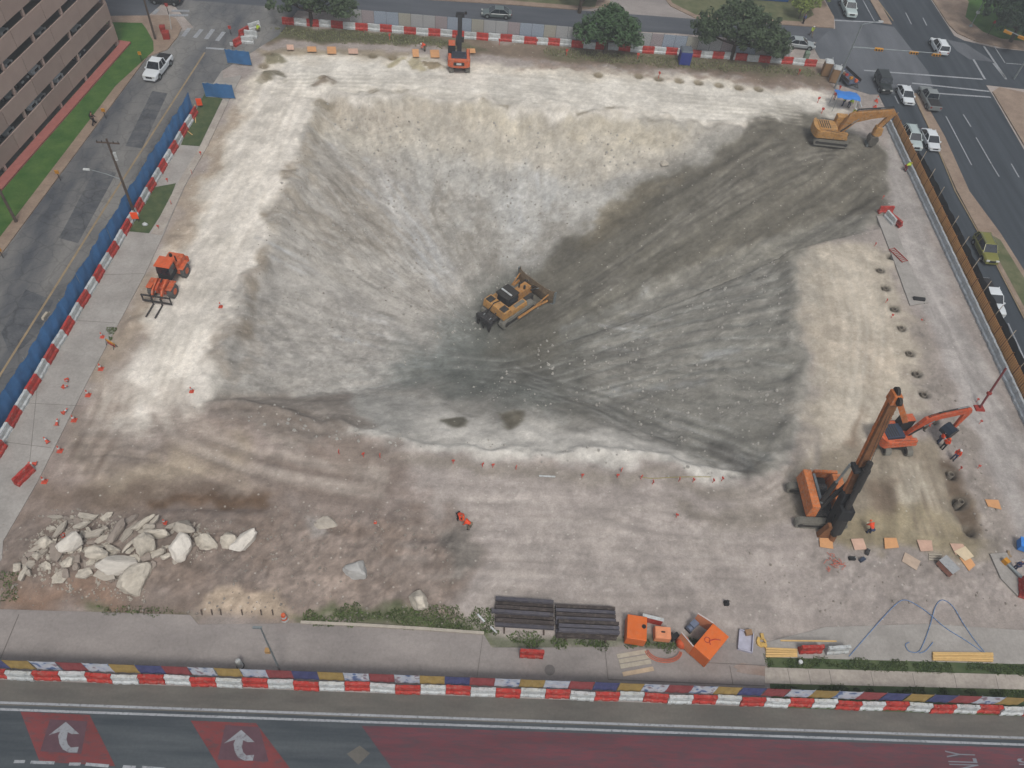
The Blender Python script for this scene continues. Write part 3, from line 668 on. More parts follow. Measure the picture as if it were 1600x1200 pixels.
def worn(name, c, under, scale=5.0, lo=.40, hi=.52, stretch=(1, 1, 1)):
    m = bpy.data.materials.new(name); m.use_nodes = True; nt = m.node_tree; N = nt.nodes; L = nt.links; b = N['Principled BSDF']; b.inputs['Roughness'].default_value = .85
    tc = N.new('ShaderNodeTexCoord'); mp = N.new('ShaderNodeMapping'); mp.inputs['Scale'].default_value = stretch; L.new(tc.outputs['Object'], mp.inputs['Vector'])
    n = N.new('ShaderNodeTexNoise'); n.inputs['Scale'].default_value = scale; n.inputs['Detail'].default_value = 9; n.inputs['Roughness'].default_value = .75; L.new(mp.outputs[0], n.inputs['Vector'])
    r = N.new('ShaderNodeValToRGB'); e = r.color_ramp.elements; e[0].position = lo; e[1].position = hi; e[0].color = lin(under)+(1,); e[1].color = lin(c)+(1,)
    L.new(n.outputs['Fac'], r.inputs['Fac']); n2 = N.new('ShaderNodeTexNoise'); n2.inputs['Scale'].default_value = .35; n2.inputs['Detail'].default_value = 5; L.new(mp.outputs[0], n2.inputs['Vector'])
    mr = N.new('ShaderNodeMapRange'); mr.inputs[1].default_value = .3; mr.inputs[2].default_value = .7; mr.inputs[3].default_value = .8; mr.inputs[4].default_value = 1.15; L.new(n2.outputs['Fac'], mr.inputs[0])
    v = N.new('ShaderNodeVectorMath'); v.operation = 'SCALE'; L.new(r.outputs[0], v.inputs[0]); L.new(mr.outputs[0], v.inputs['Scale']); L.new(v.outputs[0], b.inputs['Base Color']); return m
M_paint = worn('worn_white_paint', (158, 162, 167), (108, 112, 116), 5, .36, .5)
M_paint2 = mat('bright_white_paint', (190, 192, 194), 0.8, var=0.12, scale=1.5)
M_yline = mat('faded_yellow_paint', (150, 132, 104), 0.85, var=0.2, scale=1.0)
M_redp = worn('red_bus_lane_coating', (104, 52, 61), (72, 58, 66), 1.6, .34, .58, (.35, 2.2, 1))
M_redp2 = worn('bright_red_coating', (118, 50, 51), (84, 62, 66), 2.0, .34, .52, (.6, 1.5, 1))
M_darkp = mat('dark_coating', (88, 64, 72), 0.9, var=0.15)

fill_slab('near_road', [(-120, -30), (130, -30), (130, 17.1), (-120, 17.1)], M_near, 0.004)
fill_slab('near_lane', [(-120, 17.1), (130, 17.1), (130, 18.9), (-120, 18.9)], M_lane, 0.006)
fill_slab('apron', [(-120, 18.9), (24.9, 18.9)] + gp([(1197, 1022), (1190, 1006), (1100, 1004), (1088, 1016), (1000, 1013), (960, 1011), (850, 1012), (768, 1012), (755, 990), (470, 974), (310, 976), (297, 961), (0, 952)]) + [(-60, 24.1), (-120, 24.1)], M_conc2, 0.03)
fill_slab('verge', gp([(1196, 1062), (1700, 1074)]) + [(70, 18.9), (24.9, 18.9)], M_weed, 0.02)
fill_slab('pavement', gp([(1195, 1043), (1700, 1058), (1700, 1080), (1195, 1068)]), M_walk2, 0.06)
fill_slab('verge', gp([(1194, 1026), (1600, 1037), (1700, 1040), (1700, 1060), (1195, 1045)]), M_weed, 0.02)
fill_slab('concrete_path', gp([(1196, 1004), (1290, 980), (1450, 975), (1600, 985), (1720, 990), (1720, 1041), (1600, 1038), (1195, 1027)]), M_conc, 0.035)
# left: street, sidewalk with turf between drives
rowL = lambda y: -38.32-0.0688*(87.58-y)
fill_slab('left_street', [(-52.8, 20), (-51.4, 63.1), (-48.1, 104.8), (-47.6, 108), (-46.5, 111.5), (-44, 114), (-50, 122), (-30, 122), (-31.5, 113.5), (-37.2, 103), (rowL(87)-0.6, 87), (rowL(50)-0.6, 50), (rowL(24)-0.6, 24), (rowL(24)-0.6, 20)], M_left, 0.008)
siteL = gp([(0, 946), (5, 846), (60, 751), (136, 598), (227, 428), (254, 370), (289, 291), (324, 229), (356, 161), (378, 118)])
fill_slab('pavement', [(-46, 24.2)] + siteL + [(-36.6, 101), (-37.2, 103), (rowL(87)-0.6, 87), (rowL(50)-0.6, 50), (rowL(24)-0.6, 24)], M_conc, 0.05)
fill_slab('verge', gp([(320, 147), (348, 155), (312, 229), (283, 227), (300, 185)]), M_weed, 0.075)
fill_slab('verge', gp([(243, 293), (275, 287), (262, 320), (233, 365), (201, 362), (220, 330)]), M_weed, 0.075)
fill_slab('dusty_path', gp([(357, 160), (349, 155), (313, 229), (276, 290), (236, 366), (253, 368), (289, 290), (325, 228)]), M_walk2, 0.085)
M_patch = asphalt('dark_street_patch', (76, 80, 86), (104, 106, 108), 0.5, 0.3)
fill_slab('road_patch', gp([(196, 228), (238, 142), (262, 146), (222, 232)]), M_patch, 0.0125)
fill_slab('road_patch', gp([(92, 372), (150, 262), (182, 270), (122, 380)]), M_patch, 0.0125)
fill_slab('road_patch', gp([(2, 520), (40, 452), (84, 470), (60, 520), (18, 560)]), M_patch, 0.0125)
# garage side
fill_slab('pavement', [(-54.3, 20), (-52.8, 63), (-49.9, 97), (-47.6, 106.5), G(240, 66), G(229, 46), G(222, 37), G(182, 36), (-90, 112), (-90, 114.2), G(170, 26), G(262, 25), G(275, 30), G(284, 44), G(278, 58), G(262, 78), (-48.05, 104.8), (-51.4, 63.1), (-52.6, 20)], M_walk, 0.13)
fill_slab('lawn', [(-57.5, 20), (-54.3, 20), (-52.8, 63), (-49.9, 97), (-47.6, 106.5), G(240, 66), G(229, 46), G(222, 37), G(182, 36), (-90, 112), (-90, 60)], M_grass, 0.11)
# far street
fill_slab('far_street', [(-160, 112.6), (-90, 112.6), (-52, 113.4), (-50, 122.0), (-30, 121.6), (0, 122.2), (30, 124), (52, 124), (58, 128), (57.5, 130), (34, 129.3), (14, 129), (3, 128.9), (-12, 128.2), (-160, 127)], M_far, 0.004)
fill_slab('pavement', gp([(545, 30), (800, 45), (1030, 68), (1290, 93), (1290, 100), (1030, 77), (800, 55), (545, 37)]), M_walk2, 0.03)
fill_slab('pavement', [(-160, 127), (-12, 128.2), (3, 128.9), (14, 129), (19.5, 131), (20.5, 140), (19, 140), (17, 130.3), (3, 130.2), (-12, 129.4), (-160, 128.3)], M_walk, 0.13)
fill_slab('lawn', [(-160, 128.3), (-12, 129.4), (3, 130.2), (17, 130.3), (19, 140), (19, 175), (-160, 175)], M_grass2, 0.11)
fill_slab('driveway', [(14, 129), (34, 129.3), (30, 133), (28.2, 140), (28, 175), (19, 175), (20.5, 140), (19.5, 131)], M_conc2, 0.02)
fill_slab('pavement', [(34, 129.3), (57.5, 130), (58.5, 134), (57, 160), (54.5, 160), (55, 134), (52, 131.2), (34, 130.6), (30.5, 134), (29.2, 140), (28.2, 140), (30, 133)], M_walk, 0.13)
fill_slab('lawn', [(34, 130.6), (52, 131.2), (55, 134), (54.5, 175), (29, 175), (29.2, 140), (30.5, 134)], M_grass2, 0.11)
# right road with its median
fill_slab('right_road', [(59.2, 20), (78.0, 20), (77.7, 98), (78.5, 112), (78.8, 134), (79.5, 200), (57.5, 200), (58.6, 134), (58.0, 129.8), (57, 124), (56.5, 118), (59.6, 112)], M_right, 0.012)
fill_slab('crossing', [(52.4, 123.5), (53.2, 112.4), (58.2, 110), (69, 112), (70.0, 118), (69.5, 124), (68.6, 132.3), (58.6, 133.6), (57.8, 130), (56, 128.5)], M_inter, 0.016)
fill_slab('side_road', [(78.4, 115.5), (140, 112.5), (140, 125.5), (85, 127.8), (80, 129.5), (78.7, 131)], M_right, 0.0145)
fill_slab('road_patch', gp([(1480, 62), (1508, 68), (1550, 95), (1553, 97), (1515, 93), (1495, 80)]), M_inter, 0.020)
fill_slab('median', gp([(1424, 146), (1438, 148), (1476, 215), (1514, 300), (1562, 365), (1600, 425), (1720, 610), (1720, 740), (1600, 497), (1556, 412), (1530, 365), (1495, 300), (1455, 210)]), M_walk, 0.14)
fill_slab('median_turf', gp([(1551, 370), (1562, 376), (1600, 437), (1710, 612), (1710, 700), (1600, 482), (1560, 408)]), M_grass2, 0.15)
fill_slab('median', [(66.9, 133.2), (68.4, 133.0), (68.9, 200), (67.2, 200)], M_walk, 0.14)
fill_slab('pavement', [(78.4, 20), (110, 20), (110, 111.5), (84.5, 113.9), (80.5, 115.0), (78.8, 113.5), (78.1, 98)], M_walk, 0.13)
fill_slab('pavement', [(79.0, 134.5), (79.6, 131.8), (82, 129.5), (87, 128.0), (140, 125.6), (140, 129), (87, 131), (84.5, 133), (83.2, 138), (86, 144), (84, 200), (80, 200)], M_walk, 0.13)
fill_slab('lawn', [(84.5, 133), (87, 131), (140, 129), (140, 200), (84, 200), (86, 144), (83.2, 138)], M_grass, 0.11)

def strips(name, segs, m, z=0.02, label=None):
    b = MB()
    for (p, q, w) in segs:
        (ax, ay), (bx, by) = p, q
        dx, dy = bx-ax, by-ay; l = math.hypot(dx, dy); nx_, ny_ = -dy/l*w/2, dx/l*w/2
        b.slab([(ax-nx_, ay-ny_), (bx-nx_, by-ny_), (bx+nx_, by+ny_), (ax+nx_, ay+ny_)], z-0.012, z)
    return tag(b.build(name, m), kind='structure')
def ps(a, b, w): return (G(*a), G(*b), w)
strips('lane_line', [((-110, 17.3), (120, 17.25), 0.17), ((-110, 16.88), (120, 16.7), 0.17)], M_paint, 0.022)
strips('yellow_line', [((-45.2, 30), (-44.9, 47.3), 0.22), ((-44.9, 47.3), (-43.1, 75.2), 0.22), ((-43.1, 75.2), (-40.7, 107.3), 0.22)], M_yline, 0.02)
strips('crossing_stripes', [ps(a, b, 0.6) for a, b in [((286, 57), (296, 44)), ((304, 59), (315, 46)), ((322, 61), (333, 46)), ((339, 64), (350, 50)), ((264, 24), (294, 24)), ((268, 17), (296, 17)), ((240, 22), (247, 14))]] + [ps((322, 75), (350, 77), 0.45)], M_paint, 0.024)
lane = []
for a, b in [((1350, 110), (1535, 124)), ((1425, 130), (1546, 143)), ((1465, 146), (1548, 152)), ((1288, 31), (1392, 36)), ((1552, 99), (1572, 124)), ((1537, 72), (1571, 122)), ((1521, 93), (1539, 124))]: lane.append(ps(a, b, 0.35))
for a, b in [((1348, 0), (1366, 33)), ((1478, 182), (1518, 258)), ((1505, 179), (1517, 198)), ((1548, 255), (1561, 276)), ((1580, 256), (1592, 277)), ((1415, 20), (1424, 38)), ((1442, 28), (1448, 40)),
             ((1470, 303), (1482, 327)), ((1517, 400), (1530, 427)), ((1570, 520), (1588, 549)), ((1575, 505), (1600, 560)), ((1553, 72), (1570, 98)), ((1398, 150), (1404, 162)), ((1525, 215), (1550, 258))]: lane.append(ps(a, b, 0.16))
lane.append(ps((1572, 99), (1600, 101), 0.18))
strips('lane_marks', lane, M_paint, 0.028)
strips('edge_lines', [ps((1430, 150), (1492, 300), 0.14), ps((1492, 300), (1556, 415), 0.14), ps((1556, 415), (1600, 500), 0.14), ps((1370, 0), (1395, 34), 0.16)], M_yline, 0.145)
dash = []
for a, b in [((22, 1190), (39, 1190)), ((48, 1191), (85, 1192)), ((108, 1194), (126, 1194)), ((134, 1194), (170, 1197)), ((192, 1198), (212, 1199)), ((222, 1199), (258, 1202))]: dash.append(ps(a, b, 0.2))
strips('dash_line', dash, M_paint, 0.024)
# red painted bus lane with arrows and letters
fill_slab('red_lane_block', gp([(32, 1112), (140, 1117), (180, 1197), (62, 1190)]), M_redp2, 0.010)
fill_slab('red_lane_block', gp([(298, 1126), (400, 1130), (455, 1203), (345, 1203)]), M_redp2, 0.010)
fill_slab('red_lane_block', [G(565, 1134), (120, 16.5), (120, 10.5), (-1.2, 10.5)], M_redp, 0.010)
fill_slab('dark_paint_square', gp([(78, 1124), (137, 1127), (127, 1178), (63, 1174)]), M_darkp, 0.0145)
fill_slab('dark_paint_square', gp([(352, 1133), (405, 1136), (420, 1190), (340, 1187)]), M_darkp, 0.0145)
def arrow(dx, dy):
    pts = [(103, 1128), (124, 1147), (112, 1147), (106, 1144), (104, 1155), (106, 1163), (111, 1168), (123, 1167), (121, 1176), (108, 1176), (98, 1171), (93, 1162), (91, 1150), (94, 1143), (76, 1149)]
    return gp([(x+dx, y+dy) for x, y in pts])
M_arrow = worn('grimy_arrow_paint', (142, 146, 152), (104, 98, 106), 3, .34, .5)
fill_slab('turn_arrow', arrow(0, 0), M_arrow, 0.019)
fill_slab('turn_arrow', arrow(274, 12.5), M_arrow, 0.019)
fill_slab('road_mark', gp([(1546, 1137), (1560, 1131), (1560, 1135), (1585, 1136), (1585, 1141), (1560, 1141), (1560, 1144)]), M_lane, 0.014)
fill_slab('road_patch', gp([(542, 1178), (562, 1165), (578, 1177), (560, 1195)]), M_lane, 0.012)
def lettering(txt, x, y, size, stretch, rz, m, z):
    cu = bpy.data.curves.new('road_letter', 'FONT'); cu.body = txt; cu.size = size; cu.extrude = 0.003
    ob = bpy.data.objects.new('road_letter', cu); COL.objects.link(ob)
    dg = bpy.context.evaluated_depsgraph_get(); me_ = bpy.data.meshes.new_from_object(ob.evaluated_get(dg))
    bpy.data.objects.remove(ob); o = bpy.data.objects.new('lane_lettering', me_); COL.objects.link(o)
    me_.materials.clear(); me_.materials.append(m)
    o.matrix_world = Matrix.Translation((x, y, z)) @ Matrix.Rotation(rz, 4, 'Z') @ Matrix.Diagonal((1, stretch, 1, 1))
    return tag(o, kind='structure')
M_lett = mat('faint_lane_paint', (124, 130, 138), .85, var=.12)
_e = G(1522, 1176)
lettering('ONLY', _e[0], _e[1]-2.08, 0.80, 4.2, math.pi/2, M_lett, 0.018)
_e = G(1632, 1182)
lettering('BUS', _e[0], _e[1]-1.55, 0.80, 4.2, math.pi/2, M_lett, 0.018)
# manholes and stains are flat things in the paving
fill_slab('manhole_cover', [(G(859, 1047)[0]+0.42*math.cos(i*math.pi/8), G(859, 1047)[1]+0.42*math.sin(i*math.pi/8)) for i in range(16)], mat('cast_iron', (104, 100, 98), 0.7, var=0.2), 0.04)
joints = [ps((945, 1012), (950, 1062), 0.05), ps((1090, 1035), (1195, 1040), 0.05), ps((950, 1062), (1195, 1072), 0.06), ps((755, 990), (745, 1060), 0.04), ps((1140, 1040), (1145, 1070), 0.04), ps((0, 1032), (30, 960), 0.05),
          ps((0, 690), (80, 700), 0.04), ps((40, 630), (130, 635), 0.04), ps((150, 430), (225, 428), 0.05), ps((100, 500), (180, 505), 0.04), ps((60, 590), (45, 740), 0.04)]
strips('joint_lines', joints, mat('joint_tar', (112, 106, 102), 0.9), 0.056)
jt = [ps((x, 1044+(x-1195)*0.034), (x+5, 1068+(x-1195)*0.03), 0.035) for x in (1230, 1262, 1295, 1360, 1425, 1490, 1555)]
strips('joint_lines', jt, mat('joint_tar', (112, 106, 102), 0.9), 0.066)
# loose mud and stain patches lying on paving are sheets with uneven outlines
def splat(cx, cy, rx, ry, m, z, name='soil_patch', seed=0):
    x, y = G(cx, cy); rr = random.Random(seed); ph = [rr.uniform(0.7, 1.25) for _ in range(18)]
    pts = [(x+rx*ph[i]*math.cos(2*math.pi*i/18), y+ry*ph[i]*math.sin(2*math.pi*i/18)) for i in range(18)]
    return fill_slab(name, pts, m, z)
splat(590, 965, 1.0, 0.3, M_weed, 0.0, 'turf_patch', 3)
splat(1180, 1047, 1.7, 0.5, asphalt('rusty_stain', (146, 128, 118), (158, 144, 136), 0.8), 0.038, 'rust_stain', 4)

# ------------------------------------------------------------------ grass blades and weeds (uncountable)
def tufts(name, polys, n, h, m, z0=0.05, seed=1, w=0.05):
    rr = random.Random(seed); b = MB(); vs = []; fs = []
    for poly in polys:
        xs = [p[0] for p in poly]; ys = [p[1] for p in poly]
        X = np.array([rr.uniform(min(xs), max(xs)) for _ in range(n)]); Y = np.array([rr.uniform(min(ys), max(ys)) for _ in range(n)])
        s = sdf(poly, X, Y); keep = (s+fbm(X*0.9, Y*0.9, 3, 5)*1.2) > 0.05
        X = X[keep]; Y = Y[keep]; zz = np.maximum(height(X, Y), 0)
        for x, y, z in zip(X, Y, zz):
            a = rr.uniform(0, 6.28); hh = h*rr.uniform(0.5, 1.4); ww = w*rr.uniform(0.6, 1.6); o = len(vs)
            dx, dy = math.cos(a)*ww, math.sin(a)*ww; lx, ly = rr.uniform(-.6, .6)*hh, rr.uniform(-.6, .6)*hh
            vs += [(x-dx, y-dy, z+z0-0.05), (x+dx, y+dy, z+z0-0.05), (x+lx+dx*.6, y+ly+dy*.6, z+z0+hh), (x+lx-dx*.6, y+ly-dy*.6, z+z0+hh)]
            fs.append((o, o+1, o+2, o+3))
    b.v = vs; b.f = fs
    return tag(b.build(name, m), kind='stuff')
M_blade = mat('weed_green', (104, 124, 72), 0.8, var=0.35, scale=0.8)
tufts('weeds', [gp([(470, 958), (560, 952), (740, 950), (772, 960), (765, 990), (600, 978), (475, 970)])], 6500, 0.13, M_blade, 0.02, 2, 0.045)
tufts('weeds', [gp([(770, 985), (960, 1003), (1090, 1000), (1090, 1015), (960, 1012), (860, 1015), (800, 1008)])], 4500, 0.12, M_blade, 0.02, 3, 0.045)
tufts('weeds', [gp([(1196, 1027), (1620, 1039), (1620, 1053), (1196, 1043)]), gp([(1198, 1070), (1620, 1080), (1620, 1088), (1198, 1078)])], 6000, 0.09, M_blade, 0.02, 4, 0.045)
tufts('weeds', [gp([(152, 945), (285, 950), (290, 962), (155, 962)]), gp([(0, 900), (30, 895), (30, 935), (0, 940)]), gp([(168, 512), (178, 515), (175, 532), (165, 528)])], 500, 0.12, M_blade, 0.02, 5, 0.04)
tufts('weeds', [gp([(410, 42), (640, 54), (760, 78), (640, 74), (480, 66)]), gp([(850, 74), (1260, 107), (1285, 120), (1050, 108), (850, 88)])], 3000, 0.14, mat('dry_weed_green', (124, 126, 92), 0.8, var=0.3, scale=0.8), 0.03, 6, 0.07)
# stone chips scattered over the slopes and the rubble ground (uncountable)
def chips(name, polys, n, s0, s1, m, seed):
    rr = random.Random(seed); b = MB(); vs = []; fs = []
    for poly, cnt in zip(polys, n):
        P = [TP(*p) for p in poly]; xs = [p[0] for p in P]; ys = [p[1] for p in P]
        X = np.array([rr.uniform(min(xs), max(xs)) for _ in range(cnt)]); Y = np.array([rr.uniform(min(ys), max(ys)) for _ in range(cnt)])
        keep = (sdf(P, X, Y) > 0) & (fbm(X*0.3, Y*0.3, 3, 7) > -0.12); X = X[keep]; Y = Y[keep]; zz = height(X, Y)
        for x, y, z in zip(X, Y, zz):
            r = s0+(s1-s0)*rr.random()**3; o = len(vs); k = 5; a0 = rr.uniform(0, 6)
            for i in range(k):
                a = a0+6.283*i/k; q = r*rr.uniform(0.7, 1.2); vs.append((x+q*math.cos(a), y+q*math.sin(a), z-r*0.2))
            for i in range(k):
                a = a0+6.283*i/k+0.3; q = r*rr.uniform(0.35, 0.7); vs.append((x+q*math.cos(a), y+q*math.sin(a), z+r*rr.uniform(0.5, 0.9)))
            fs += [(o+i, o+(i+1) % k, o+k+(i+1) % k, o+k+i) for i in range(k)]; fs.append(tuple(o+k+i for i in range(k)))
    b.v = vs; b.f = fs
    return tag(b.build(name, m), kind='stuff')
M_chip = mat('pale_stone', (176, 173, 166), 0.9, var=0.22, scale=0.4)
M_chip2 = mat('grey_stone', (152, 145, 136), 0.9, var=0.25, scale=0.4)
chips('gravel', [[(500, 150), (1150, 205), (900, 330), (820, 470), (680, 560), (330, 600), (420, 330)], [(960, 440), (1230, 400), (1240, 640), (1180, 730), (860, 640), (700, 620)], [(300, 610), (1150, 735), (1150, 760), (300, 660)]], [3600, 1500, 700], 0.03, 0.24, M_chip, 8)
chips('gravel', [[(500, 150), (1150, 205), (900, 330), (820, 470), (680, 560), (330, 600), (420, 330)], [(-20, 800), (430, 790), (720, 800), (700, 985), (300, 960), (-20, 945)], [(1240, 850), (1560, 860), (1600, 960), (1270, 965), (1100, 850)], [(1420, 500), (1445, 500), (1590, 880), (1540, 860)], [(850, 92), (1300, 135), (1300, 148), (850, 108)], [(1180, 200), (1380, 240), (1390, 330), (1240, 350), (850, 600), (780, 560)]], [1500, 1500, 160, 250, 250, 500], 0.04, 0.17, M_chip2, 9)
# ------------------------------------------------------------------ shared materials
M_red = mat('red_barrier_plastic', (178, 54, 46), 0.6, var=0.2, scale=1.5, dust=0.45)
M_white = mat('white_barrier_plastic', (198, 203, 204), 0.6, var=0.14, scale=1.5, dust=0.55)
M_wet = mat('pale_blue_plastic', (176, 184, 190), 0.6, var=0.15, scale=1.0, dust=0.5)
M_black = mat('black_rubber', (38, 39, 41), 0.8, var=0.25, scale=3)
M_dark = mat('dark_steel', (62, 62, 64), 0.6, metal=0.3, var=0.25, scale=3, dust=0.35)
M_glass = mat('tinted_glass', (32, 40, 48), 0.12, var=0.1, spec=0.6)
M_grey = mat('galvanised_steel', (142, 150, 152), 0.5, metal=0.4, var=0.15)
M_wood = mat('timber_pole', (88, 76, 68), 0.9, var=0.25, scale=2)
M_orange = mat('safety_orange', (216, 96, 52), 0.65, var=0.15, scale=2, dust=.3)
M_yellow = mat('signal_yellow', (200, 140, 40), 0.6, var=0.12)
M_chrome = mat('lamp_lens', (205, 208, 205), 0.25, var=0.05)
M_tail = mat('tail_lens', (140, 20, 18), 0.3, var=0.1)

# ------------------------------------------------------------------ plastic barriers
def make_barrier(m, name):
    b = MB(); L_ = 1.86
    prof = [(-0.28, 0), (0.28, 0), (0.28, 0.28), (0.16, 0.42), (0.13, 1.0), (-0.13, 1.0), (-0.16, 0.42), (-0.28, 0.28)]
    secs = []
    for x in (-L_/2, -0.62, -0.58, -0.34, -0.30, 0.30, 0.34, 0.58, 0.62, L_/2):
        inset = abs(x) in (0.58, 0.34)
        k = 0.86 if abs(abs(x)-0.46) < 0.13 and not abs(abs(x)-0.46) > 0.125 else 1.0
        secs.append([(x, y*k, z) for y, z in prof])
    b.loft(secs)
    b.cyl((-0.6, 0, 1.0), (-0.6, 0, 1.05), 0.08, n=8); b.cyl((0.6, 0, 1.0), (0.6, 0, 1.05), 0.08, n=8)
    for sx in (-1, 1): b.box(sx*.93-.035, sx*.93+.035, -.08, .08, .3, .85)
    for q in (-.15, .15): b.box(-.5, .5, q-.012, q+.012, .55, .85)
    o = b.build(name, m)
    return o
bar_red = make_barrier(M_red, 'traffic_barrier'); bar_white = make_barrier(M_white, 'traffic_barrier'); bar_grey = make_barrier(M_wet, 'traffic_barrier')
used = {}
def put_barrier(kind, x, y, rz, label, group, z=0.0, tilt=None):
    pr = {'r': bar_red, 'w': bar_white, 'g': bar_grey}[kind]
    o = place(pr, used.get(kind), (x, y, z), rz, label, group); used[kind] = 1
    o['category'] = 'barrier'
    if tilt: o.rotation_euler = (tilt, 0, rz)
    return o
gN = 'plastic barriers along the near road'
for i in range(-3, 43):
    k = 'r' if i % 2 == 0 else 'w'
    put_barrier(k, -30.0+i*1.9, 19.2+0.06*math.sin(i*1.7), 0.03*math.sin(i*2.3), ('red' if k == 'r' else 'white')+' plastic barrier under the coloured mesh fence by the near bus road', gN, 0.03)
gT = 'plastic barriers along the far street'
sT = 1.9*0.969
for i in range(-1, 43):
    k = 'r' if i % 2 == 0 else 'w'
    put_barrier(k, -26.96+i*sT, 117.26+0.1*math.sin(i*1.3), 0.04*math.sin(i*2.1), ('red' if k == 'r' else 'white')+' plastic barrier on the turf edge along the far street', gT)
for kx, pts in (('w', (398, 38)), ('r', (381, 46)), ('w', (389, 51)), ('w', (386, 62))):
    pass
x, y = G(411, 38, 0.3); put_barrier('r', -30.6, 117.2, 0.02, 'red plastic barrier at the curved end beside the crouching worker', 'plastic barriers at the far left corner')
x, y = G(397, 42, 0.3); put_barrier('w', x, y, R(42), 'white plastic barrier turned at an angle at the far left corner', 'plastic barriers at the far left corner')
x, y = G(392, 53, 0.5); put_barrier('w', x, y, R(-4), 'white plastic barrier with dark marks standing behind the orange one', 'plastic barriers at the far left corner')
x, y = G(381, 49, 0.5); put_barrier('r', x, y, R(60), 'red plastic barrier poking out behind the two white ones at the corner', 'plastic barriers at the far left corner')
x, y = G(386, 62, 0.5); put_barrier('w', x, y, R(2), 'white plastic barrier joined to the bright orange barrier at the far left corner', 'plastic barriers at the far left corner')
x, y = G(372, 64, 0.5); o = put_barrier('r', x, y, R(62), 'bright orange barrier at the far left corner by the crosswalk', 'plastic barriers at the far left corner')
gL = 'plastic barriers along the left street'
aL = -0.069
for i in range(-2, 27):
    k = 'r' if i % 2 == 0 else 'w'
    d = 1.9*(i)
    lx, ly = -38.32+d*math.sin(aL), 87.58-d*math.cos(aL)
    if i == 26: lx += 0.4
    put_barrier(k, lx, ly, math.pi/2+0.069*-1+0.04*math.sin(i*1.9), ('red' if k == 'r' else 'white')+' plastic barrier in front of the blue screen on the left street', gL, 0.05)
gR = 'pale barriers along the right road'
for i in range(0, 34):
    y_ = 101.6-i*1.9; put_barrier('g', 58.5-(101.7-y_)*0.0195, y_, math.pi/2+0.02, 'pale weathered barrier under the orange and black fence on the right road', gR)
x, y = G(40, 747); put_barrier('r', x, y, R(66), 'single red barrier left on the sidewalk at the lower left', 'loose barriers', 0.05)
x, y = G(830, 1024); put_barrier('r', x, y, R(-1), 'single red barrier on the near concrete below the steel beams', 'loose barriers', 0.03)
x, y = G(1264, 1017); put_barrier('r', x, y, R(4), 'dusty red barrier lying beside the lumber at the near verge', 'loose barriers', 0.03)
x, y = G(1305, 1018); put_barrier('w', x, y, R(6), 'white barrier lying end to end with the red one at the near verge', 'loose barriers', 0.03)
x, y = G(1381, 334); put_barrier('r', x, y, R(6), 'red barrier at the top end of the narrow slab on the right', 'loose barriers', 0.2)
x, y = G(1388, 347); put_barrier('w', x, y, R(-72), 'white barrier between two red ones on the right path', 'loose barriers', 0.2)
x, y = G(1398, 350); put_barrier('r', x, y, R(-62), 'red barrier leaning beside the white one on the right path', 'loose barriers', 0.2, 0.3)
x, y = G(1594, 921); put_barrier('r', x, y, R(70), 'red barrier at the right edge below the tool heap', 'loose barriers', 0.1)

# ------------------------------------------------------------------ fences
def striped(name, c, c2, sc=9.0, w=0.35):
    m = bpy.data.materials.new(name); m.use_nodes = True; nt = m.node_tree; N = nt.nodes; L = nt.links; b = N['Principled BSDF']; b.inputs['Roughness'].default_value = 0.85
    tc = N.new('ShaderNodeTexCoord'); wv = N.new('ShaderNodeTexWave'); wv.inputs['Scale'].default_value = sc; wv.bands_direction = 'X'; wv.inputs['Distortion'].default_value = 1.0; wv.inputs['Detail Scale'].default_value = 0.4
    L.new(tc.outputs['Object'], wv.inputs['Vector'])
    r = N.new('ShaderNodeValToRGB'); r.color_ramp.elements[0].position = w; r.color_ramp.elements[1].position = w+0.3
    r.color_ramp.elements[0].color = lin(c)+(1,); r.color_ramp.elements[1].color = lin(c2)+(1,)
    L.new(wv.outputs['Fac'], r.inputs['Fac']); L.new(r.outputs['Color'], b.inputs['Base Color']); return m
M_fy = mat('ochre_mesh', (168, 142, 84), 0.85, var=0.14, scale=1.5); M_fr = mat('brick_red_mesh', (150, 74, 76), 0.85, var=0.14, scale=1.5)
M_fb = mat('indigo_mesh', (76, 82, 126), 0.85, var=0.2, scale=1.5)
def picture_mesh():
    m = mat('printed_white_mesh', (176, 184, 198), 0.85, var=0.1, scale=1.5)
    nt = m.node_tree; N = nt.nodes; L = nt.links; b = N['Principled BSDF']
    tc = N.new('ShaderNodeTexCoord'); n = N.new('ShaderNodeTexNoise'); n.inputs['Scale'].default_value = 1.3; n.inputs['Detail'].default_value = 2
    L.new(tc.outputs['Object'], n.inputs['Vector']); r = N.new('ShaderNodeValToRGB'); e = r.color_ramp.elements
    e[0].position = 0.36; e[0].color = lin((92, 112, 152))+(1,); e[1].position = 0.43; e[1].color = lin((178, 188, 204))+(1,)
    k = r.color_ramp.elements.new(0.60); k.color = lin((196, 200, 206))+(1,); k = r.color_ramp.elements.new(0.66); k.color = lin((140, 124, 136))+(1,)
    L.new(n.outputs['Fac'], r.inputs['Fac']); L.new(r.outputs['Color'], b.inputs['Base Color']); return m
M_fp = picture_mesh()
fence = thing('mesh_fence', 'long mesh fence of red, blue, ochre and printed white banners above the near barriers', 'fence', (0, 19.5, 0.03))
seq = 'RPBYPRPYBRPYPRBYPRPYBRPYPRBYPRPYBRPYPRBYBRPYPRPY'
seq = 'B' + 'YPRPYBRPYPRBYPRPYBRPYPRBYPRPYBRPYPRBYBRPYPR'
cx0 = G(29, 1046, 1.5)[0]
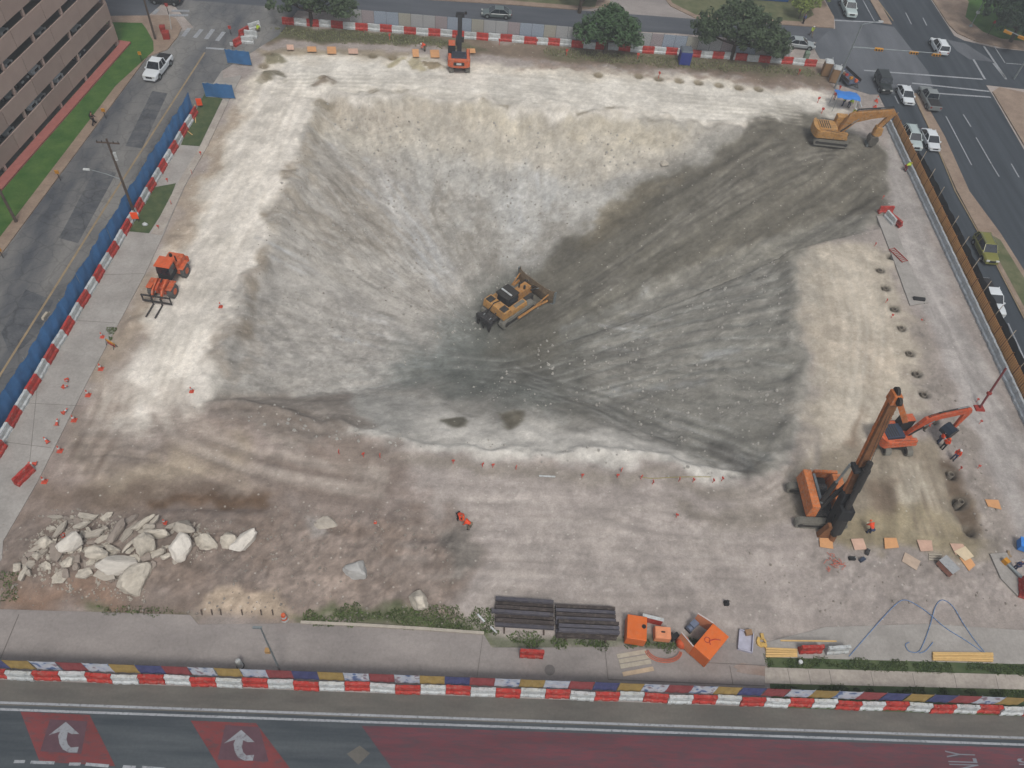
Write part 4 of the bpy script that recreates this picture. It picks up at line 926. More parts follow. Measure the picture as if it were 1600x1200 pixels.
for i in range(-3, 41):
    c = seq[i+1] if 0 <= i+1 < len(seq) else 'RPYB'[i % 4]
    x = cx0+i*1.88; n_ = 8; b = MB(); vs = []; fs = []
    for j in range(n_+1):
        u = j/n_; xx = x-0.93+1.86*u; sag = 0.05*math.sin(u*math.pi)*random.uniform(.3, 1)
        for z_, yy in ((0.75, 0.03*math.sin(j*1.7+i)), (1.6, 0.06*math.sin(j*1.3+i)), (2.5-sag, 0)): vs.append((xx, yy, z_))
    for j in range(n_):
        for q in range(2): a = j*3+q; fs.append((a, a+3, a+4, a+1)); 
    b.add(vs, fs)
    vs2 = [(p[0], p[1]+0.015, p[2]) for p in vs]; b.add(vs2, [f[::-1] for f in fs])
    o = b.build('banner', {'Y': M_fy, 'R': M_fr, 'B': M_fb, 'P': M_fp}[c], fence); o['label'] = {'Y': 'ochre banner', 'R': 'brick red banner', 'B': 'indigo banner', 'P': 'white printed banner'}[c]
    MB().cyl((x-0.94, 0.05, -0.0), (x-0.94, 0.05, 2.55), 0.025, n=6).build('post', M_grey, fence)
def fence_top():
    t = thing('far_fence', 'tall pale slatted mesh fence on posts along the far street', 'fence', (0, 117.85, 0))
    mats = [striped('pale_slats', (120, 122, 124), (188, 190, 190)), striped('cream_slats', (122, 122, 116), (184, 182, 168)), striped('bluish_slats', (104, 116, 130), (172, 184, 198)), striped('rosy_slats', (118, 108, 110), (176, 168, 170))]
    xs = G(556, 46)[0]
    for i in range(0, 37):
        x = xs+i*1.85
        if x > G(1303, 100)[0]: break
        b = MB().box(x-0.90, x+0.90, -0.02, 0.02, 0.55, 2.75)
        b.build('mesh_panel', mats[(i*7+i//3) % 4], t)
        MB().cyl((x-0.92, 0.03, 0), (x-0.92, 0.03, 2.85), 0.03, n=6).build('post', M_dark, t)
fence_top()
M_bluetarp = mat('blue_screen_fabric', (66, 120, 174), 0.7, var=0.16, scale=1.2)
def blue_fence():
    t = thing('blue_screen_fence', 'long blue fabric screen fence behind the barriers on the left street', 'fence', (-38.32-0.55, 87.58, 0.05), math.atan2(-math.cos(aL), math.sin(aL)))
    secs = []; L_ = 52.0; x = -5.2; n_ = 0
    while x < L_:
        b = MB(); vs = []; fs = []; k = 12; W = 3.8
        for j in range(k+1):
            xx = x+W*j/k; top = 2.65+0.1*math.sin(xx*0.9)+0.08*math.sin(xx*2.3)
            for q in range(4):
                z_ = 0.35+(top-0.35)*q/3; vs.append((xx, 0.05*math.sin(xx*3.1+q)+0.04*math.sin(xx*7.3), z_))
        for j in range(k):
            for q in range(3): a = j*4+q; fs.append((a, a+4, a+5, a+1))
        b.add(vs, fs); b.add([(p[0], p[1]-0.015, p[2]) for p in vs], [f[::-1] for f in fs])
        b.build('screen_fabric', M_bluetarp, t, smooth=True)
        MB().cyl((x, -0.06, 0), (x, -0.06, 2.8), 0.03, n=6).build('post', M_grey, t)
        x += 3.8
blue_fence()
def blue_gate(p, q, label, hh=2.3):
    a = G(*p); b_ = G(*q); l = math.hypot(b_[0]-a[0], b_[1]-a[1])
    t = thing('blue_gate', label, 'gate', (a[0], a[1], 0.05), heading(a, b_))
    k = 10; vs = []; fs = []
    for j in range(k+1):
        xx = l*j/k
        for r_ in range(3): vs.append((xx, 0.06*math.sin(xx*2+r_)-0.12*r_, 0.15+(hh-0.1*math.sin(j*2.2)-0.15)*r_/2))
    for j in range(k):
        for r_ in range(2): a_ = j*3+r_; fs.append((a_, a_+3, a_+4, a_+1))
    m = MB().add(vs, fs); m.add([(v[0], v[1]+.015, v[2]) for v in vs], [f[::-1] for f in fs]); m.build('screen_fabric', M_bluetarp, t, smooth=True)
    f_ = MB()
    for z_ in (0.12, hh): f_.cyl((0, 0.05-0.12*(z_ > 1)*2, z_), (l, 0.05-0.12*(z_ > 1)*2, z_), 0.03, n=6)
    for xx in (0, l/2, l): f_.cyl((xx, 0.05, 0.0), (xx, -0.2, hh), 0.03, n=6)
    f_.build('gate_frame', M_grey, t)
blue_gate((356, 100), (394, 104), 'blue fabric gate panel at the upper opening beside the corner barriers')
blue_gate((322, 153), (368, 156), 'blue fabric gate panel at the end of the long blue screen')
M_ply = striped('orange_brown_slats', (178, 124, 70), (214, 160, 96), 2.2, 0.2)
M_net = mat('black_net', (34, 36, 38), 0.9, var=0.2, scale=1.5)
def right_fence():
    t = thing('tall_site_fence', 'tall fence of orange slats with black netting above along the right road', 'fence', (58.5+0.42, 101.7, 0), math.atan2(-1, -0.0195))
    L_ = 64.0; x = 0.0
    while x < L_:
        sp_ = MB()
        for q in range(6): sp_.box(x+.04+q*.31, x+.27+q*.31, -.07, -.035, 0.75, 2.12)
        sp_.box(x+.02, x+1.86, -.034, -.02, 1.0, 1.1).box(x+.02, x+1.86, -.034, -.02, 1.8, 1.9)
        sp_.build('slat_panel', M_ply, t)
        MB().box(x+.02, x+1.88, -.015, .01, .7, 2.1).build('backing_mesh', mat('brown_mesh', (112, 76, 48), .9), t)
        MB().box(x-.04, x+.03, -.10, .10, .2, 2.25).build('batten', mat('brown_mesh', (112, 76, 48), .9), t)
        if x > 9.0:
            vs = []; fs = []; k = 4
            for j in range(k+1):
                xx = x+1.9*j/k
                for q in range(3): vs.append((xx, 0.14+0.05*math.sin(xx*2.1+q), 1.9+(min(.95, .6+(x-9)*0.1)+0.05*math.sin(xx*3))*q/2))
            for j in range(k):
                for q in range(2): a = j*3+q; fs.append((a, a+3, a+4, a+1))
            MB().add(vs, fs).add([(v[0], v[1]+.015, v[2]) for v in vs], [f[::-1] for f in fs]).build('netting', M_net, t, smooth=True)
        if int(x/1.9) % 2 == 0:
            z1 = 2.3 if x < 9 else 3.7
            MB().cyl((x, 0.07, 0), (x, 0.07, z1), 0.045, n=6).build('post', mat('pale_timber_post', (178, 166, 148), 0.8), t)
        x += 1.9
    # white rope rail along the open top end
right_fence()

# ------------------------------------------------------------------ vehicles
def car_paint(name, c): return mat('paint_'+name, c, 0.32, var=0.05, scale=1.0, spec=0.5)
def make_vehicle(kind, name, paint, label, cat):
    D = {'sedan': (4.8, 1.84, 1.45, 0.92), 'suv': (4.8, 1.92, 1.75, 1.05), 'pickup': (5.9, 2.0, 1.9, 1.15), 'jeep': (4.6, 1.88, 1.85, 1.1), 'van': (5.2, 2.0, 1.9, 1.05)}[kind]
    Ln, W, H, B = D; h = Ln/2; w = W/2
    t = thing(name, label, cat)
    def ring(x, wf, z0, z1, r=0.12):
        a = w*wf
        return [(x, -a+r*.6, z0), (x, a-r*.6, z0), (x, a, z0+r), (x, a, z1-r*1.3), (x, a-r*1.2, z1), (x, -a+r*1.2, z1), (x, -a, z1-r*1.3), (x, -a, z0+r)]
    if kind == 'pickup':
        st = [(-h, .93, .5, B-.03), (-h+.12, .98, .38, B), (-0.75, 1, .35, B), (0.3, 1, .33, B), (1.2, 1, .33, B+.02), (h-.7, .99, .36, B-.0), (h-.15, .95, .40, B-.08), (h, .86, .5, B-.25)]
    elif kind == 'jeep':
        st = [(-h, .95, .55, B), (-h+.1, 1, .5, B), (1.0, 1, .45, B), (h-.4, .9, .5, B-.03), (h-.05, .86, .5, B-.08), (h, .84, .55, B-.15)]
    elif kind in ('suv', 'van'):
        st = [(-h, .88, .5, B-.1), (-h+.12, .96, .35, B), (-1, 1, .28, B), (0.9, 1, .28, B), (h-.75, .99, .3, B-.05), (h-.2, .93, .34, B-.16), (h, .8, .45, B-.32)]
    else:
        st = [(-h, .84, .5, B-.12), (-h+.15, .93, .32, B-.02), (-1.2, 1, .24, B), (0.9, 1, .24, B-.02), (h-.8, .98, .26, B-.12), (h-.25, .92, .3, B-.22), (h, .74, .42, B-.36)]
    MB().loft([ring(*s) for s in st]).build('body', paint, t, bevel=0.03)
    # glasshouse
    if kind == 'sedan': x0, x1, x2, x3 = -2.0, -1.15, 0.35, 1.2
    elif kind == 'suv': x0, x1, x2, x3 = -2.3, -2.0, 0.35, 1.1
    elif kind == 'van': x0, x1, x2, x3 = -2.5, -2.3, 0.8, 1.6
    elif kind == 'jeep': x0, x1, x2, x3 = -2.2, -2.1, 0.45, 0.75
    else: x0, x1, x2, x3 = -0.75, -0.6, 0.75, 1.5
    wi = w*0.93; wr = w*0.76 if kind != 'jeep' else w*0.88; zb = B-.06
    g = MB(); g.add([(x0, -wi, zb), (x3, -wi, zb), (x3, wi, zb), (x0, wi, zb), (x1, -wr, H-.05), (x2, -wr, H-.05), (x2, wr, H-.05), (x1, wr, H-.05)],
                    [(4, 5, 6, 7), (0, 1, 5, 4), (1, 2, 6, 5), (2, 3, 7, 6), (3, 0, 4, 7)])
    g.build('window', M_glass, t)
    rf = MB(); rf.loft([[(x1+.02, -wr*.96, H-.055), (x1+.02, wr*.96, H-.055), (x1+.1, wr*.92, H), (x1+.1, -wr*.92, H)], [(x2-.02, -wr*.96, H-.055), (x2-.02, wr*.96, H-.055), (x2-.12, wr*.92, H), (x2-.12, -wr*.92, H)]])
    rf.build('roof', paint, t)
    def pillar(a, b, r=.045):
        MB().cyl(a, b, r, n=4).build('pillar', paint, t)
    for s in (-1, 1):
        pillar((x3, s*wi, zb), (x2, s*wr, H-.03)); pillar((x0, s*wi, zb), (x1, s*wr, H-.03), .07)
        for xm in ((x1+x2)/2, x1+.25 if kind in ('suv', 'van') else (x1+x2)/2):
            pillar((xm, s*(wi+.005), zb), (xm, s*wr, H-.03), .05)
    r_ = 0.40 if kind in ('pickup', 'jeep') else 0.34; xw = h*0.62
    for sx in (-1, 1):
        for s in (-1, 1):
            ty = MB(); ty.cyl((sx*xw, s*(w-.26), r_), (sx*xw, s*(w+.02), r_), r_, n=16); wh = ty.build('wheel', M_black, t)
            MB().cyl((sx*xw, s*(w+.0), r_), (sx*xw, s*(w+.03), r_), r_*.55, n=12).build('rim', M_grey, wh)
            fl = MB(); fl.cyl((sx*xw, s*(w-.02), r_+.02), (sx*xw, s*(w+.005), r_+.02), r_+.07, n=16); 
            fl.build('wheel_arch', M_black, t)
    for s in (-1, 1):
        MB().box(h-.14, h+.01, s*w*.62-.2, s*w*.62+.2, B-.38, B-.2).build('headlight', M_chrome, t)
        MB().box(-h-.01, -h+.06, s*w*.72-.12, s*w*.72+.12, B-.35, B-.12).build('tail_light', M_tail, t)
        MB().box(x3-.25, x3-.08, s*(w+.02)-.1, s*(w+.02)+.1, zb+.02, zb+.18).build('mirror', paint, t)
    MB().box(h-.06, h+.03, -w*.42, w*.42, B-.52, B-.24).build('grille', M_black, t)
    MB().box(h-.1, h+.06, -w*.8, w*.8, .36, .52).build('bumper', M_dark if kind in ('jeep',) else paint, t)
    if kind == 'pickup':
        MB().box(-h+.1, -0.85, -w+.16, w-.16, B+.002, B+.02).build('cargo_bed', M_black, t)
    if kind == 'jeep':
        MB().cyl((-h-.0, 0, .95), (-h-.22, 0, .95), .38, n=14).build('spare_wheel', M_black, t)
    if kind in ('suv', 'van'):
        for s in (-1, 1): MB().cyl((x1+.3, s*wr*.8, H+.03), (x2-.2, s*wr*.8, H+.03), .025, n=5).build('roof_rail', M_grey, t)
    return t
WHITE = car_paint('white', (214, 220, 224)); SILV = car_paint('silver', (152, 160, 162)); BLK = car_paint('black', (34, 42, 42)); OLIVE = car_paint('olive', (118, 118, 54)); DGREY = car_paint('grey', (128, 134, 134)); LSIL = car_paint('pale', (176, 190, 190))
def park(t, px, py, rz, z=0.03):
    x, y = G(px, py, 0.6); t.location = (x, y, z); t.rotation_euler = (0, 0, rz); return t
dR = R(-90)-0.03
park(make_vehicle('pickup', 'pickup_truck', WHITE, 'white pickup truck with dark sunroof driving down the left street', 'pickup truck'), 247, 106, R(-97))
park(make_vehicle('suv', 'parked_car', BLK, 'black car with a pale roof passing the far left crosswalk', 'car'), 259, -2, R(178))
c = make_vehicle('sedan', 'parked_car', car_paint('darksilver', (92, 104, 104)), 'dark silver car driving on the far street behind the pale fence', 'car'); park(c, 776, 20, R(182))
park(make_vehicle('pickup', 'pickup_truck', LSIL, 'pale silver pickup waiting at the far stop line of the right road', 'pickup truck'), 1325, 12, dR)
park(make_vehicle('suv', 'parked_car', WHITE, 'white car crossing the intersection under the signal arm', 'car'), 1467, 73, dR+math.pi)
park(make_vehicle('jeep', 'parked_car', BLK, 'black boxy off-road car waiting at the crosswalk', 'car'), 1380, 131, dR)
park(make_vehicle('sedan', 'parked_car', WHITE, 'white car with black sunroof beside the black off-road car', 'car'), 1415, 148, dR)
park(make_vehicle('pickup', 'pickup_truck', DGREY, 'grey pickup truck with an empty dark bed past the crosswalk', 'pickup truck'), 1452, 155, dR+math.pi)
park(make_vehicle('suv', 'parked_car', LSIL, 'silver green car with roof rails next to the orange fence', 'car'), 1425, 217, dR)
park(make_vehicle('sedan', 'parked_car', WHITE, 'plain white sedan beside the median strip', 'car'), 1454, 218, dR)
park(make_vehicle('suv', 'parked_car', OLIVE, 'olive green car driving past the grassy median', 'car'), 1540, 390, dR)
park(make_vehicle('pickup', 'pickup_truck', WHITE, 'white pickup truck half hidden by the black netting', 'pickup truck'), 1545, 466, dR)
park(make_vehicle('sedan', 'parked_car', SILV, 'pale grey car coming out from behind the big tree', 'car'), 1250, 68, R(-4))
bt = thing('blue_container', 'long blue container on the grass behind the largest tree', 'container'); bt.location = (G(1190, 2)[0], G(1190, 2)[1]+1.2, 0.1); bt.rotation_euler = (0, 0, R(1))
M_cont = mat('blue_container_paint', (30, 84, 142), 0.6, var=0.1)
MB().box(-4.6, 4.6, -1.2, 1.2, 0.1, 2.5).build('container_body', M_cont, bt)
rb = MB()
for i in range(31): rb.box(-4.55+i*0.3, -4.40+i*0.3, -1.25, -1.201, 0.25, 2.35)
rb.build('ribbed_wall', M_cont, bt)
MB().box(4.61, 4.66, -1.1, 1.1, 0.2, 2.4).build('container_door', M_cont, bt)

# ------------------------------------------------------------------ parking garage
M_gwall = mat('brown_precast', (168, 148, 138), 0.9, var=0.08, scale=0.5)
M_gcol = mat('pinkish_precast', (176, 154, 144), 0.9, var=0.08)
M_gin = mat('garage_floor_concrete', (112, 112, 106), 0.95, var=0.15)
M_brick = mat('red_brick_band', (158, 98, 90), 0.9, var=0.15, scale=2)
gh = R(82.968)
ga = thing('parking_garage', 'brown multi-storey parking garage with open decks on the left', 'building', (-55.4, 84.6, 0), gh)
NF = 10; FP = 3.06; XN = 22.9; XS = -47.0
for k in range(NF):
    z0 = 1.0+k*FP
    for q in range(-1, 9):
        xa = max(XS, 13.1-3.35-q*6.75+.02); xb = min(XN, 13.1+3.35-q*6.75-.02)
        if q == -1: xa = 13.1+3.35+.02; xb = XN
        MB().box(xa, xb, -0.05, 0.10, z0, z0+2.10).build('parapet_wall', M_gwall, ga)
    MB().box(XS, XN-.3, 0.11, 30, z0+1.0, z0+1.2).build('deck_slab', M_gin, ga)
MB().box(XS, XN-.3, 0.3, 30, -0.1, 0.12).build('deck_slab', M_gin, ga)
MB().box(XS, XN-.3, 29.5, 30, 0.0, NF*FP).build('back_wall', M_gwall, ga)
for k in range(NF): MB().box(XN-.3, XN, 0.0, 30, 1.0+k*FP, 1.0+k*FP+2.12).build('end_parapet', M_gwall, ga)
for q in range(9):
    xx = 13.1-q*6.75
    for k in range(NF):
        if xx > XS: MB().box(xx-.16, xx+.16, -0.03, 0.30, (1.0+(k-1)*FP+2.12) if k else 0.0, 1.0+k*FP).build('column', M_gcol, ga)
for yy in (0.0, 8, 16, 24): MB().box(XN-.5, XN-.01, yy, yy+.4, 0, NF*FP).build('corner_column', M_gcol, ga)
for q in range(6):
    for yy in (9, 18): MB().cyl((13.1-q*13.5, yy, 0), (13.1-q*13.5, yy, NF*FP-1), 0.35, n=8).build('inner_column', M_gin, ga)
MB().box(XS, XN+.9, -1.25, -0.0, 0.0, 0.33).build('brick_plinth', M_brick, ga)
MB().box(XN-.0, XN+.9, 0.0, 30, 0.0, 0.33).build('brick_plinth', M_brick, ga)
gcols = [WHITE, SILV, BLK, DGREY, LSIL]
protoc = [make_vehicle('sedan', 'parked_car', SILV, 'silver car parked inside the garage behind the parapet', 'car'), make_vehicle('suv', 'parked_car', car_paint('dark', (60, 66, 74)), 'dark car parked inside the garage behind the parapet', 'car'), make_vehicle('suv', 'parked_car', WHITE, 'white car parked inside the garage behind the parapet', 'car')]
cu = [0, 0, 0]
gspots = []
for k, xs_ in ((0, (20.2, 17.4, 14.6, 8.6, 5.4, -2.5, -5.5, -9.5)), (1, (15.2, 9, 4.5, 2.5, -3, -6.5, -13)), (2, (16.2, 5.5, 3.0, 0.0, -5.2, -8)), (3, (9.3, 1.5, -4)), (4, (3, -6))):
    for xx in xs_: gspots.append((k, xx))
rr = random.Random(5)
for k, xx in gspots:
    q = rr.choice([0, 0, 1, 2]); lx, ly = xx, 3.1
    o = place(protoc[q], cu[q], (-55.4+lx*math.cos(gh)-ly*math.sin(gh), 84.6+lx*math.sin(gh)+ly*math.cos(gh), 0.13 if k == 0 else 1.0+(k-1)*FP+1.21), gh+R(-90), ['silver', 'dark', 'white'][q]+' car parked nose out inside the garage behind the parapet', 'cars parked in the garage'); cu[q] = 1

# ------------------------------------------------------------------ trees
def leaf_mat(name, c):
    m = mat(name, c, 0.8, var=0.45, scale=0.55); return m
def tree(px, py, h_tr, lobes, label, m, n=9000, seed=1, leaf=0.2, name='oak_tree', trunk_r=0.35):
    x, y = G(px, py); t = thing(name, label, 'tree', (x, y, 0))
    rr = random.Random(seed); b = MB()
    top = (0, 0, h_tr)
    b.tube([(0, 0, -0.1), (0.05, 0.03, h_tr*.5), (0.0, 0.1, h_tr)], trunk_r, 8, trunk_r*.7)
    for (cx, cy, cz, rx, ry, rz_) in lobes:
        mid = ((cx)*.45, (cy)*.45, h_tr+(cz-h_tr)*.35); b.tube([top, mid, (cx, cy, cz)], trunk_r*.55, 6, .06)
        for _ in range(3):
            e = (cx+rr.uniform(-.6, .6)*rx, cy+rr.uniform(-.6, .6)*ry, cz+rr.uniform(-.2, .6)*rz_); b.tube([mid, e], .1, 5, .03)
    b.build('trunk', mat('oak_bark', (72, 62, 54), 0.95, var=0.25), t)
    vs = []; fs = []
    tot = sum(l[3]*l[4] for l in lobes)
    for (cx, cy, cz, rx, ry, rz_) in lobes:
        cnt = int(n*rx*ry/tot)
        # clumps on the lobe surface
        cl = []
        for _ in range(max(14, cnt//55)):
            u = rr.uniform(-0.35, 1); a = rr.uniform(0, 6.283); q = math.sqrt(max(0, 1-u*u)); k = rr.uniform(0.6, 1.18)
            cl.append((cx+rx*q*math.cos(a)*k, cy+ry*q*math.sin(a)*k, cz+rz_*u*k, rr.uniform(.35, .8)))
        for i in range(cnt):
            c = cl[i % len(cl)]; 
            d = Vector((rr.gauss(0, 1), rr.gauss(0, 1), rr.gauss(0, .75))).normalized()*(c[3]*rr.uniform(.4, 1)**.5)
            p = Vector((c[0], c[1], c[2]))+d; nrm = (d+Vector((0, 0, 0.5))+Vector((rr.uniform(-.7, .7), rr.uniform(-.7, .7), rr.uniform(-.7, .7)))).normalized()
            a1 = nrm.orthogonal().normalized(); ang = rr.uniform(0, 6.28); a2 = nrm.cross(a1); s = leaf*rr.uniform(.5, 1.3)
            u1 = (a1*math.cos(ang)+a2*math.sin(ang))*s; u2 = (a2*math.cos(ang)-a1*math.sin(ang))*s*.7; o = len(vs)
            vs += [tuple(p-u1), tuple(p-u2*.9), tuple(p+u1), tuple(p+u2*.9)]; fs.append((o, o+1, o+2, o+3))
    bb = MB(); bb.v = vs; bb.f = fs; bb.build('crown', m, t)
    return t
M_leaf = leaf_mat('dark_oak_leaf', (70, 86, 60)); M_leaf2 = leaf_mat('fresh_leaf', (70, 96, 62)); M_leaf3 = leaf_mat('deep_leaf', (48, 68, 52)); M_leaf4 = leaf_mat('yellowgreen_leaf', (124, 138, 70))
tree(487, 40, 2.2, [(0, 0.5, 4.2, 3.8, 3.2, 2.0), (-3.6, 0, 3.6, 2.6, 2.4, 1.5), (3.6, 0.2, 3.2, 3.0, 2.6, 1.5), (1.5, 1.5, 4.8, 3, 3, 1.6), (-1.5, 2.5, 4.4, 3, 3, 1.6), (5.4, 0.2, 2.7, 1.4, 1.3, .9)], 'wide dark oak cut by the top edge above the far left barriers', M_leaf, 13000, 3)
tree(945, 83, 1.9, [(0, 0, 4.2, 3.2, 3.0, 2.0), (-2.6, 0, 3.6, 2.4, 2.3, 1.7), (2.6, 0.2, 3.4, 2.3, 2.3, 1.7), (0.3, .6, 5.2, 2.4, 2.4, 1.3), (3.4, 0, 2.5, 1.6, 1.6, 1.1), (-3.3, 0, 2.9, 1.6, 1.6, 1.1)], 'round green tree standing halfway along the far barriers', M_leaf2, 15000, 4)
tree(1142, 92, 2.4, [(0, 0.6, 5.0, 3.8, 3.6, 2.4), (-3.6, 0.6, 4.6, 3.0, 2.8, 2.0), (3.8, 0.2, 4.4, 3.4, 3.0, 2.1), (0, 1.5, 6.2, 3.4, 3.2, 1.6), (5.6, -0.6, 3.2, 2.4, 2.2, 1.6), (2.2, -.8, 3.6, 2.4, 2, 1.4), (-4.6, 0, 3.6, 2, 2, 1.4), (6.6, -.6, 2.2, 1.4, 1.3, 1)], 'largest spreading oak beside the blue booth on the far side', M_leaf, 24000, 5)
tree(1578, 66, 2.2, [(0, 0, 6, 5, 4.5, 3.2), (-4.5, 0, 5, 3.4, 3.2, 2.4), (4, 0, 5, 3.5, 3.2, 2.4), (0, 4, 6.5, 5, 4, 3), (-3, -3, 4.2, 3, 2.6, 2), (5, 5, 6, 5, 4, 3), (-4, 6, 6, 4, 4, 3), (2, -3.6, 3.6, 3, 2.4, 1.8)], 'very dark dense tree at the upper right street corner', M_leaf3, 26000, 6)
tree(1248, 30, 1.2, [(0, 0, 2.6, 1.8, 1.7, 1.2), (1.6, 1.5, 3.0, 1.6, 1.6, 1.1)], 'small sparse tree at the corner behind the largest oak', M_leaf4, 3000, 7, 0.16, 'small_tree', .14)
tree(1260, 8, 1.0, [(0, 0, 2.2, 1.7, 1.4, 1.0), (2.4, 0.4, 2.0, 1.5, 1.3, .9), (-2, 0.8, 2.4, 1.7, 1.5, 1)], 'yellow green bushy tree at the top edge beside the blue container', M_leaf4, 4000, 8, 0.16, 'small_tree', .14)
tree(905, 20, 1.4, [(0, 2, 3.4, 2.6, 2.4, 1.7), (2.2, 3.0, 3.2, 2.2, 2.2, 1.5)], 'dark tree beyond the far street behind the round green tree', M_leaf3, 6000, 9)

# ------------------------------------------------------------------ poles, signals and signs
def pole_wood(px, py, h_, label, lamp=False):
    x, y = G(px, py); t = thing('utility_pole', label, 'pole', (x, y, 0))
    MB().tube([(0, 0, -.1), (0, 0, h_)], .17, 8, .11).build('pole_shaft', M_wood, t)
    ca = MB(); ca.box(-1.2, 1.2, -.06, .06, h_-.55, h_-.42)
    ar = ca.build('crossarm', M_wood, t)
    ins = MB()
    for q in (-1.1, -.6, .6, 1.1): ins.cyl((q, 0, h_-.42), (q, 0, h_-.22), .05, n=6)
    ins.build('insulator', M_dark, ar)
    if lamp:
        am = MB(); am.tube([(0, 0, h_-5.2), (-1.6, .25, h_-4.75), (-3.4, .5, h_-4.5)], .045, 6); am.build('lamp_arm', M_grey, t)
        MB().box(-4.1, -3.35, .38, .62, h_-4.58, h_-4.42, tx=.06, ty=.04).build('lamp_head', M_white, t)
        MB().cyl((.28, .0, h_-2.6), (.28, 0, h_-1.7), .17, n=10).build('transformer', M_white, t)
    return t
pole_wood(212, 339, 10.4, 'wooden utility pole with street lamp arm beside the blue screen', True)
pole_wood(243, 62, 9.5, 'wooden utility pole on the corner lawn by the crosswalk')
pole_wood(26, 348, 9.0, 'wooden utility pole on the lawn at the left edge of the picture')
def steel_light():
    x, y = G(441, 1056); t = thing('light_pole', 'slender grey light pole behind the near mesh fence', 'street light', (x, y, 0.03))
    MB().tube([(0, 0, 0), (0, 0, 9.6)], .09, 8, .05).build('pole_shaft', M_grey, t)
    MB().box(-.5, .1, -.09, .09, 9.6, 9.72, ty=.03).build('lamp_head', M_grey, t)
    MB().box(-.4, -.05, -.15, .15, 5.1, 5.5).build('pole_sign', mat('ochre_sign', (168, 132, 84), 0.7), t)
    MB().cyl((0, 0, 0), (0, 0, .3), .16, n=8).build('pole_base', M_grey, t)
steel_light()
def signal_mast(px, py, h_, arm_z, arm_len, arm_h, sig, label, lum=None):
    x, y = G(px, py); t = thing('traffic_signal', label, 'traffic light', (x, y, 0))
    MB().tube([(0, 0, 0), (0, 0, h_)], .15, 8, .1).build('mast', M_grey, t)
    d = Vector((math.cos(arm_h), math.sin(arm_h), 0)); e = d*arm_len
    MB().tube([(0, 0, arm_z), (e.x, e.y, arm_z+.25)], .11, 8, .06).build('signal_arm', M_grey, t)
    for s in sig:
        p = d*s; nrm = Vector((-d.y, d.x, 0))
        M = Matrix.Translation((p.x, p.y, arm_z+.1)) @ Matrix.Rotation(arm_h, 4, 'Z')
        sb = MB(); sb.box(-.62, .62, -.17, .15, -.28, .1, M); h2 = sb.build('signal_head', M_yellow, t)
        ln = MB()
        for q in (-.4, 0, .4):
            a = M @ Vector((q, -.17, -.08)); b2 = M @ Vector((q, -.30, -.08)); ln.cyl(a, b2, .12, n=8)
        ln.build('signal_lens', M_black, h2)
    if lum:
        q = Vector((math.cos(lum[0]), math.sin(lum[0]), 0))*lum[1]
        lo = MB().tube([(0, 0, h_), (q.x, q.y, h_+.15)], .05, 6).build('lamp_arm', M_grey, t)
        MB().box(q.x-.35, q.x+.35, q.y-.14, q.y+.14, h_+.05, h_+.2).build('lamp_head', M_white, t)
    return t
sx_, sy_ = G(1304, 138)
tip = G(1470, 83, 6.9); hA = math.atan2(tip[1]-sy_, tip[0]-sx_); lA = math.hypot(tip[0]-sx_, tip[1]-sy_)
signal_mast(1304, 138, 10.0, 6.6, lA, hA, (lA*.30, lA*.70, lA*.96), 'traffic signal mast with a long arm over the right road', (R(20), 3.2))
p2 = G(1584, 124); tip2 = G(1574, 44, 6.5)
h2_ = math.atan2(tip2[1]-p2[1], tip2[0]-p2[0]); l2_ = math.hypot(tip2[0]-p2[0], tip2[1]-p2[1])
signal_mast(1584, 124, 7.0, 6.0, l2_, h2_, (l2_*.45, l2_*.92), 'traffic signal mast on the right corner with its arm pointing away')
x, y = G(1516, 42); t = thing('light_pole', 'pale steel lamp post on the grass beside the very dark tree', 'street light', (x, y, .1))
MB().tube([(0, 0, 0), (0, 0, 8)], .1, 8, .07).build('pole_shaft', M_grey, t); MB().dome((0, 0, 0), .35, .35, .3).build('pole_base', M_grey, t); MB().cyl((0, 0, 2.3), (.0, 0, 2.6), .34, .3, 10).build('globe_collar', M_white, t)
def small_post(px, py, h_, m, label, name='marker_post', cat='post', group=None, head=True, z=.12):
    x, y = G(px, py); t = thing(name, label, cat, (x, y, z), 0, group)
    MB().cyl((0, 0, 0), (0, 0, h_), .05, n=6).build('post_shaft', M_dark, t)
    if head: MB().box(-.22, .22, -.05, .05, h_-.35, h_+.1).build('sign_plate', m, t)
    return t
for i, (px, py) in enumerate([(222, 97), (166, 186), (95, 283), (6, 404)]):
    small_post(px, py, 1.3, M_yellow, 'short post with a yellow plate on the left street pavement edge', group='yellow plate posts along the left pavement')
small_post(264, 24, 1.6, M_red, 'red sign post by the crosswalk stripes at the top left')
small_post(361, 55, 1.2, M_red, 'red stop paddle on a stand beside the corner barriers')
small_post(364, 80, 1.1, M_white, 'round white sign in front of the bright orange barrier')
small_post(1543, 55, 2.3, M_red, 'leaning red and white sign on the grass by the dark tree')
for i, (px, py, c_) in enumerate([(436-0, 61, 0)]): pass
M_hyd = mat('rust_red_paint', (150, 50, 40), 0.7, var=0.2)
def planter(px, py, label, s=.7):
    x, y = G(px, py); t = thing('corner_bin', label, 'bin', (x, y, .13), R(15))
    MB().box(-s/2, s/2, -s/2, s/2, 0, .95, tx=-.03, ty=-.03).build('bin_body', M_hyd, t, bevel=.04)
    MB().box(-s/2-.06, s/2+.06, -s/2-.06, s/2+.06, .95, 1.05, tx=.1, ty=.1).build('bin_lid', M_hyd, t)
planter(256, 52, 'rust red bin at the corner nearer the far street'); planter(261, 61, 'rust red bin at the corner nearer the crosswalk', .9)
x, y = G(268, 47); t = thing('small_tree', 'bare young street tree with a pale stem at the corner', 'tree', (x, y, .1))
